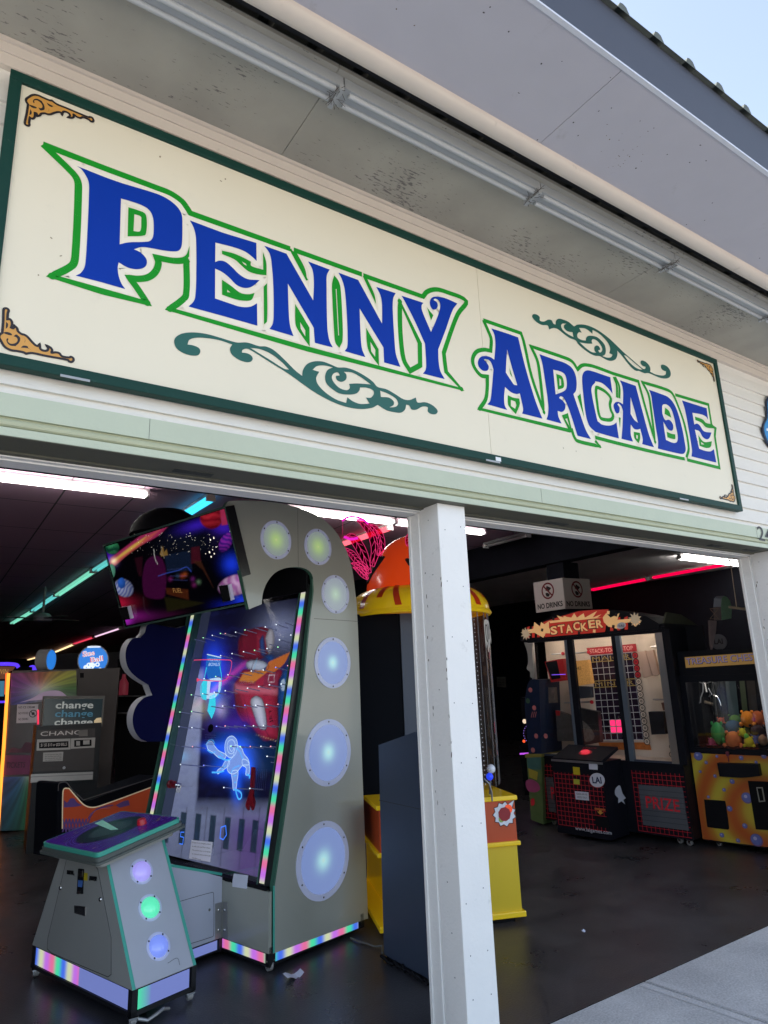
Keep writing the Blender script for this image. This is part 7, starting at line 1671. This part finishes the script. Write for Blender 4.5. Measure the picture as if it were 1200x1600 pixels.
for k, mt_ in enumerate((t1, t2, t1)): q.pxt(P10, 'change', (86.5-k, 1106.8+k*13.3), (145.5-k*.5, 1106.3+k*13.3), 11, mt_, -.038, .018)
q.pxp(P10, qd((147, 1126), (151, 1122), (158, 1121), (159, 1131), (147, 1131)), mat('note_cream', srgb(200, 176, 130), .6, em=(.5, .4, .25), k=.6), -.037); build(q, 'change_panel', T10)
# round lit signs on top
def globe(cx_, cy_, r_, thin, lab):
    Pg = PL(P8.O+P8.v*0-P8.n*.25, P8.u, Zv); 
    R = root('globe_sign', tuple(Pg.at(*Pg.px(cx_, cy_+r_), 0)), lab, 'sign', 'round blue signs above the ticket machines')
    c = Pg.px(cx_, cy_); r = (Pg.px(cx_, cy_-r_)[1]-Pg.px(cx_, cy_+r_)[1])/2
    q = MB()
    if thin:
        Pt = PL(Pg.at(c[0], c[1], 0), (cos(radians(68)), sin(radians(68)), 0), Zv); Pt = PL(Pg.at(c[0], c[1], 0), -Pg.n*.95+Pg.u*.35, Zv)
        q.disc(Pt, (0, 0), r, mat('globe_rim', srgb(60, 90, 150), .3, em=(.03, .1, .3), k=.8), 0, 36, .14); build(q, 'rim', R)
        q = MB(); q.disc(Pt, (0, 0), r*.9, emit('globe_blue', (.03, .25, .85), .8), .003, 32); build(q, 'face', R)
    else:
        q.disc(Pg, c, r, mat('globe_rim'), 0, 40, .14); build(q, 'rim', R)
        q = MB(); q.disc(Pg, c, r*.93, emit('globe_blue', (.03, .25, .85), .8), .003, 36); q.rib(Pg, [(c[0]-.08, c[1]+r*.88), (c[0]+.08, c[1]+r*.88)], .02, emit('globe_white', (.75, .85, 1), 1.0), .006)
        w_ = emit('globe_white', (.75, .85, 1), 1.0); rd = emit('globe_red', (.8, .15, .12), .8)
        for s_, a0, b0, a1, b1 in (('Skee', -.68, .22, .1, .34), ('Ball', -.15, -.18, .66, -.06)): q.text(Pg, s_, (c[0]+r*a0, c[1]+r*b0), (c[0]+r*a1, c[1]+r*b1), r*.36, w_, .005, .05); q.text(Pg, s_, (c[0]+r*a0, c[1]+r*b0), (c[0]+r*a1, c[1]+r*b1), r*.35, rd, .008, .0)
        for k in range(9): q.disc(Pg, (c[0]+random.uniform(-.5, .5)*r, c[1]-r*random.uniform(.25, .7)), .03, w_, .006, 10, hole=.4)
        build(q, 'face', R)
globe(145.5, 1031, 23, False, 'round blue lit sign with red lettering above the grey tall cabinet')
globe(80, 1031, 17, True, 'round blue sign seen almost edge-on above the rainbow ticket machine')
q = MB(); P11 = PL((2.4, 11.5, 0), (cos(radians(-14)), sin(radians(-14)), 0), Zv); q.pxp(P11, qd((86, 1022), (200, 1018), (200, 1050), (86, 1052)), mat('dim_wood', srgb(58, 50, 54), .6, var=.3, scale=5, stretch=(1, 1, 8)), 0, .4); build(q, 'wooden_screen', label='dim plank partition behind the round blue signs', cat='partition')
# lit shelf with bottles right of the grey cabinet
T12 = root('prize_shelf', (3.0, 8.0, 0), 'dark prize shelf with a red bottle, seen beside the navy cloud lobes', 'shelf')
P12 = PL((2.6, 8.0, 0), (cos(radians(-14)), sin(radians(-14)), 0), Zv)
q = MB(); q.pxp(P12, qd((184, 1030), (260, 1030), (255, 1260), (178, 1260)), M_dk, -.3, .02)
for y in (1087, 1114): q.pxp(P12, qd((184, y), (250, y), (250, y+1.6), (184, y+1.6)), mat('shelf_grey', srgb(90, 88, 88), .5), 0, .3)
build(q, 'boards', T12)
q = MB(); c = P12.at(*P12.px(192, 1086), -.1); q.lathe(c, [(0, 0), (.07, 0), (.07, .17), (.03, .24), (.025, .3), (0, .3)], mat('bottle_red', srgb(120, 34, 44), .3, em=(.25, .03, .05), k=.3), 16); build(q, 'bottle', smooth_=True, label='red bottle on the dark shelf between the grey cabinet and the navy lobes', cat='bottle')
# orange roller game
P13 = PL((1.22, 3.9, 0), (cos(radians(24)), sin(radians(24)), 0), Zv)
T13 = root('orange_alley_game', (1.7, 4.2, 0), 'long alley game with an orange desert-print side and a black rail, behind the console', 'arcade game')
def g13(t): return [P13.px(x, y) for x, y in smooth(L(33, t))]
q = MB(); body = g13('440,1480! 455,1130 480,1110 520,1115 555,1160 640,1250! 680,1260 820,1210 1250,1060! 1290,1700! 430,1700!')
body = [(a, max(.05, b)) for a, b in body]
q.poly(P13, body, M_blk, 0, .3); build(q, 'body', T13)
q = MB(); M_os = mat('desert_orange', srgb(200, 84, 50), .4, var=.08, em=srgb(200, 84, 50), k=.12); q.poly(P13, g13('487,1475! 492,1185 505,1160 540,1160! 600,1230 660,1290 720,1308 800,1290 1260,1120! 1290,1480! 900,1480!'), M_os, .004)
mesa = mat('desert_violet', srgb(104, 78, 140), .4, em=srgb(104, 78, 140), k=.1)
q.poly(P13, g13('497,1250! 520,1270 545,1240 575,1238 600,1270 640,1290! 600,1300 495,1308!'), mesa, .006); q.poly(P13, g13('900,1290! 960,1260 1000,1250! 1010,1290! 930,1310!'), mesa, .0062)
for k in range(8): q.rib(P13, [P13.px(97+k*5.2, 1280), P13.px(103+k*5.2, 1300)], .014, mesa, .0064); q.rib(P13, [P13.px(103+k*5.2, 1279), P13.px(97+k*5.2, 1300)], .014, mesa, .0068)
q.rib(P13, g13('690,1400! 740,1330 820,1300 880,1290!'), .01, mesa, .0072)
build(q, 'side_art', T13)
q = MB(); q.pxr(P13, L(33, '487,1475! 492,1185 505,1160 540,1160! 600,1230 660,1290 720,1308 800,1290 1250,1125!'), .01, mat('cream_edge', srgb(230, 210, 170), .4, em=(.6, .5, .35), k=.3), .008); q.pxr(P13, L(33, '455,1180! 460,1125 480,1112 520,1114 560,1165 650,1250! 1250,1060!'), .008, M_al, .006); build(q, 'edging', T13)
# far left cabinets
T14 = root('violet_topped_game', (.2, 9.0, 0), 'far game with a glowing violet-blue top edge at the left border', 'arcade game')
P14 = PL((.3, 9.2, 0), (cos(radians(-20)), sin(radians(-20)), 0), Zv); E_vb = emit('violet_blue', (.1, .04, .9), 1.3)
q = MB(); q.pxp(P14, qd((-60, 1040), (29, 1040), (20, 1300), (-60, 1300)), M_blk, 0, .8); build(q, 'cabinet', T14)
q = MB(); q.pxr(P14, L(34, '-400,380! 0,375! 150,375 260,390 290,430!'), .05, E_vb, .02); q.pxr(P14, L(34, '-200,975! 80,965!'), .03, E_vb, .02); build(q, 'light_edge', T14)
q = MB(); q.pxp(P14, L(34, '-400,410! 240,415! 200,470! 90,520! 70,610! -400,620!'), mat('marquee_brown', srgb(90, 50, 40), .4, var=.5, scale=6, em=(.16, .06, .03), k=.7), .012, .01); q.pxt(P14, 'WIN', (-4, 1053), (12, 1053), 8, mat('marquee_amber', srgb(190, 130, 60), .4, em=(.5, .3, .1), k=.7), .014); q.pxp(P14, qd((-10, 1064), (7, 1064), (6, 1088), (-10, 1088)), mat('blue_screen', srgb(40, 90, 120), .3, em=(.05, .18, .28), k=.9), .014); build(q, 'marquee', T14)
T15 = root('violet_lamp', (.9, 10.5, 0), 'small round violet-blue lamp peeking over the ticket machine', 'lamp'); P15 = PL((.9, 10.0, 0), (1, 0, 0), Zv)
c = P15.px(50.5, 1045); q = MB(); q.lathe(P15.at(c[0], c[1], 0)-Zv*.05, [(.0, .11), (.04, .1), (.07, .06), (.08, 0), (.07, -.05), (0, -.06)], E_vb, 20); build(q, 'globe', T15, smooth_=True); q = MB(); q.tube([P15.at(c[0], c[1], 0)-Zv*.1, P15.at(c[0], .0, 0)+Zv*1.0], .02, M_dk); build(q, 'stem', T15)
# ceiling fan beyond
T16 = root('ceiling_fan', (2.2, 14, 3.1), 'small pale ceiling fan hanging under the dark ceiling left of the screen', 'ceiling fan'); c = hitz(66, 972, 2.75)
T16.location = tuple(c); WL[T16] = Vector(c)
q = MB(); q.tube([c+Zv*.12, (c[0], c[1], 3.36)], .02, M_fix, 8); q.lathe(c, [(0, 0), (.14, .02), (.16, .08), (.1, .14), (.03, .16)], M_fix, 20); build(q, 'motor', T16, smooth_=True)
for k in range(4):
    a = .4+k*pi/2; d = np.array([cos(a), sin(a), 0]); e_ = np.array([-sin(a), cos(a), 0]); q = MB(); q.box(c+d*.14-e_*.06+Zv*.05, d*.5, e_*.12, Zv*.01, mat('fan_blade', srgb(110, 104, 100), .5)); build(q, 'blade', T16)
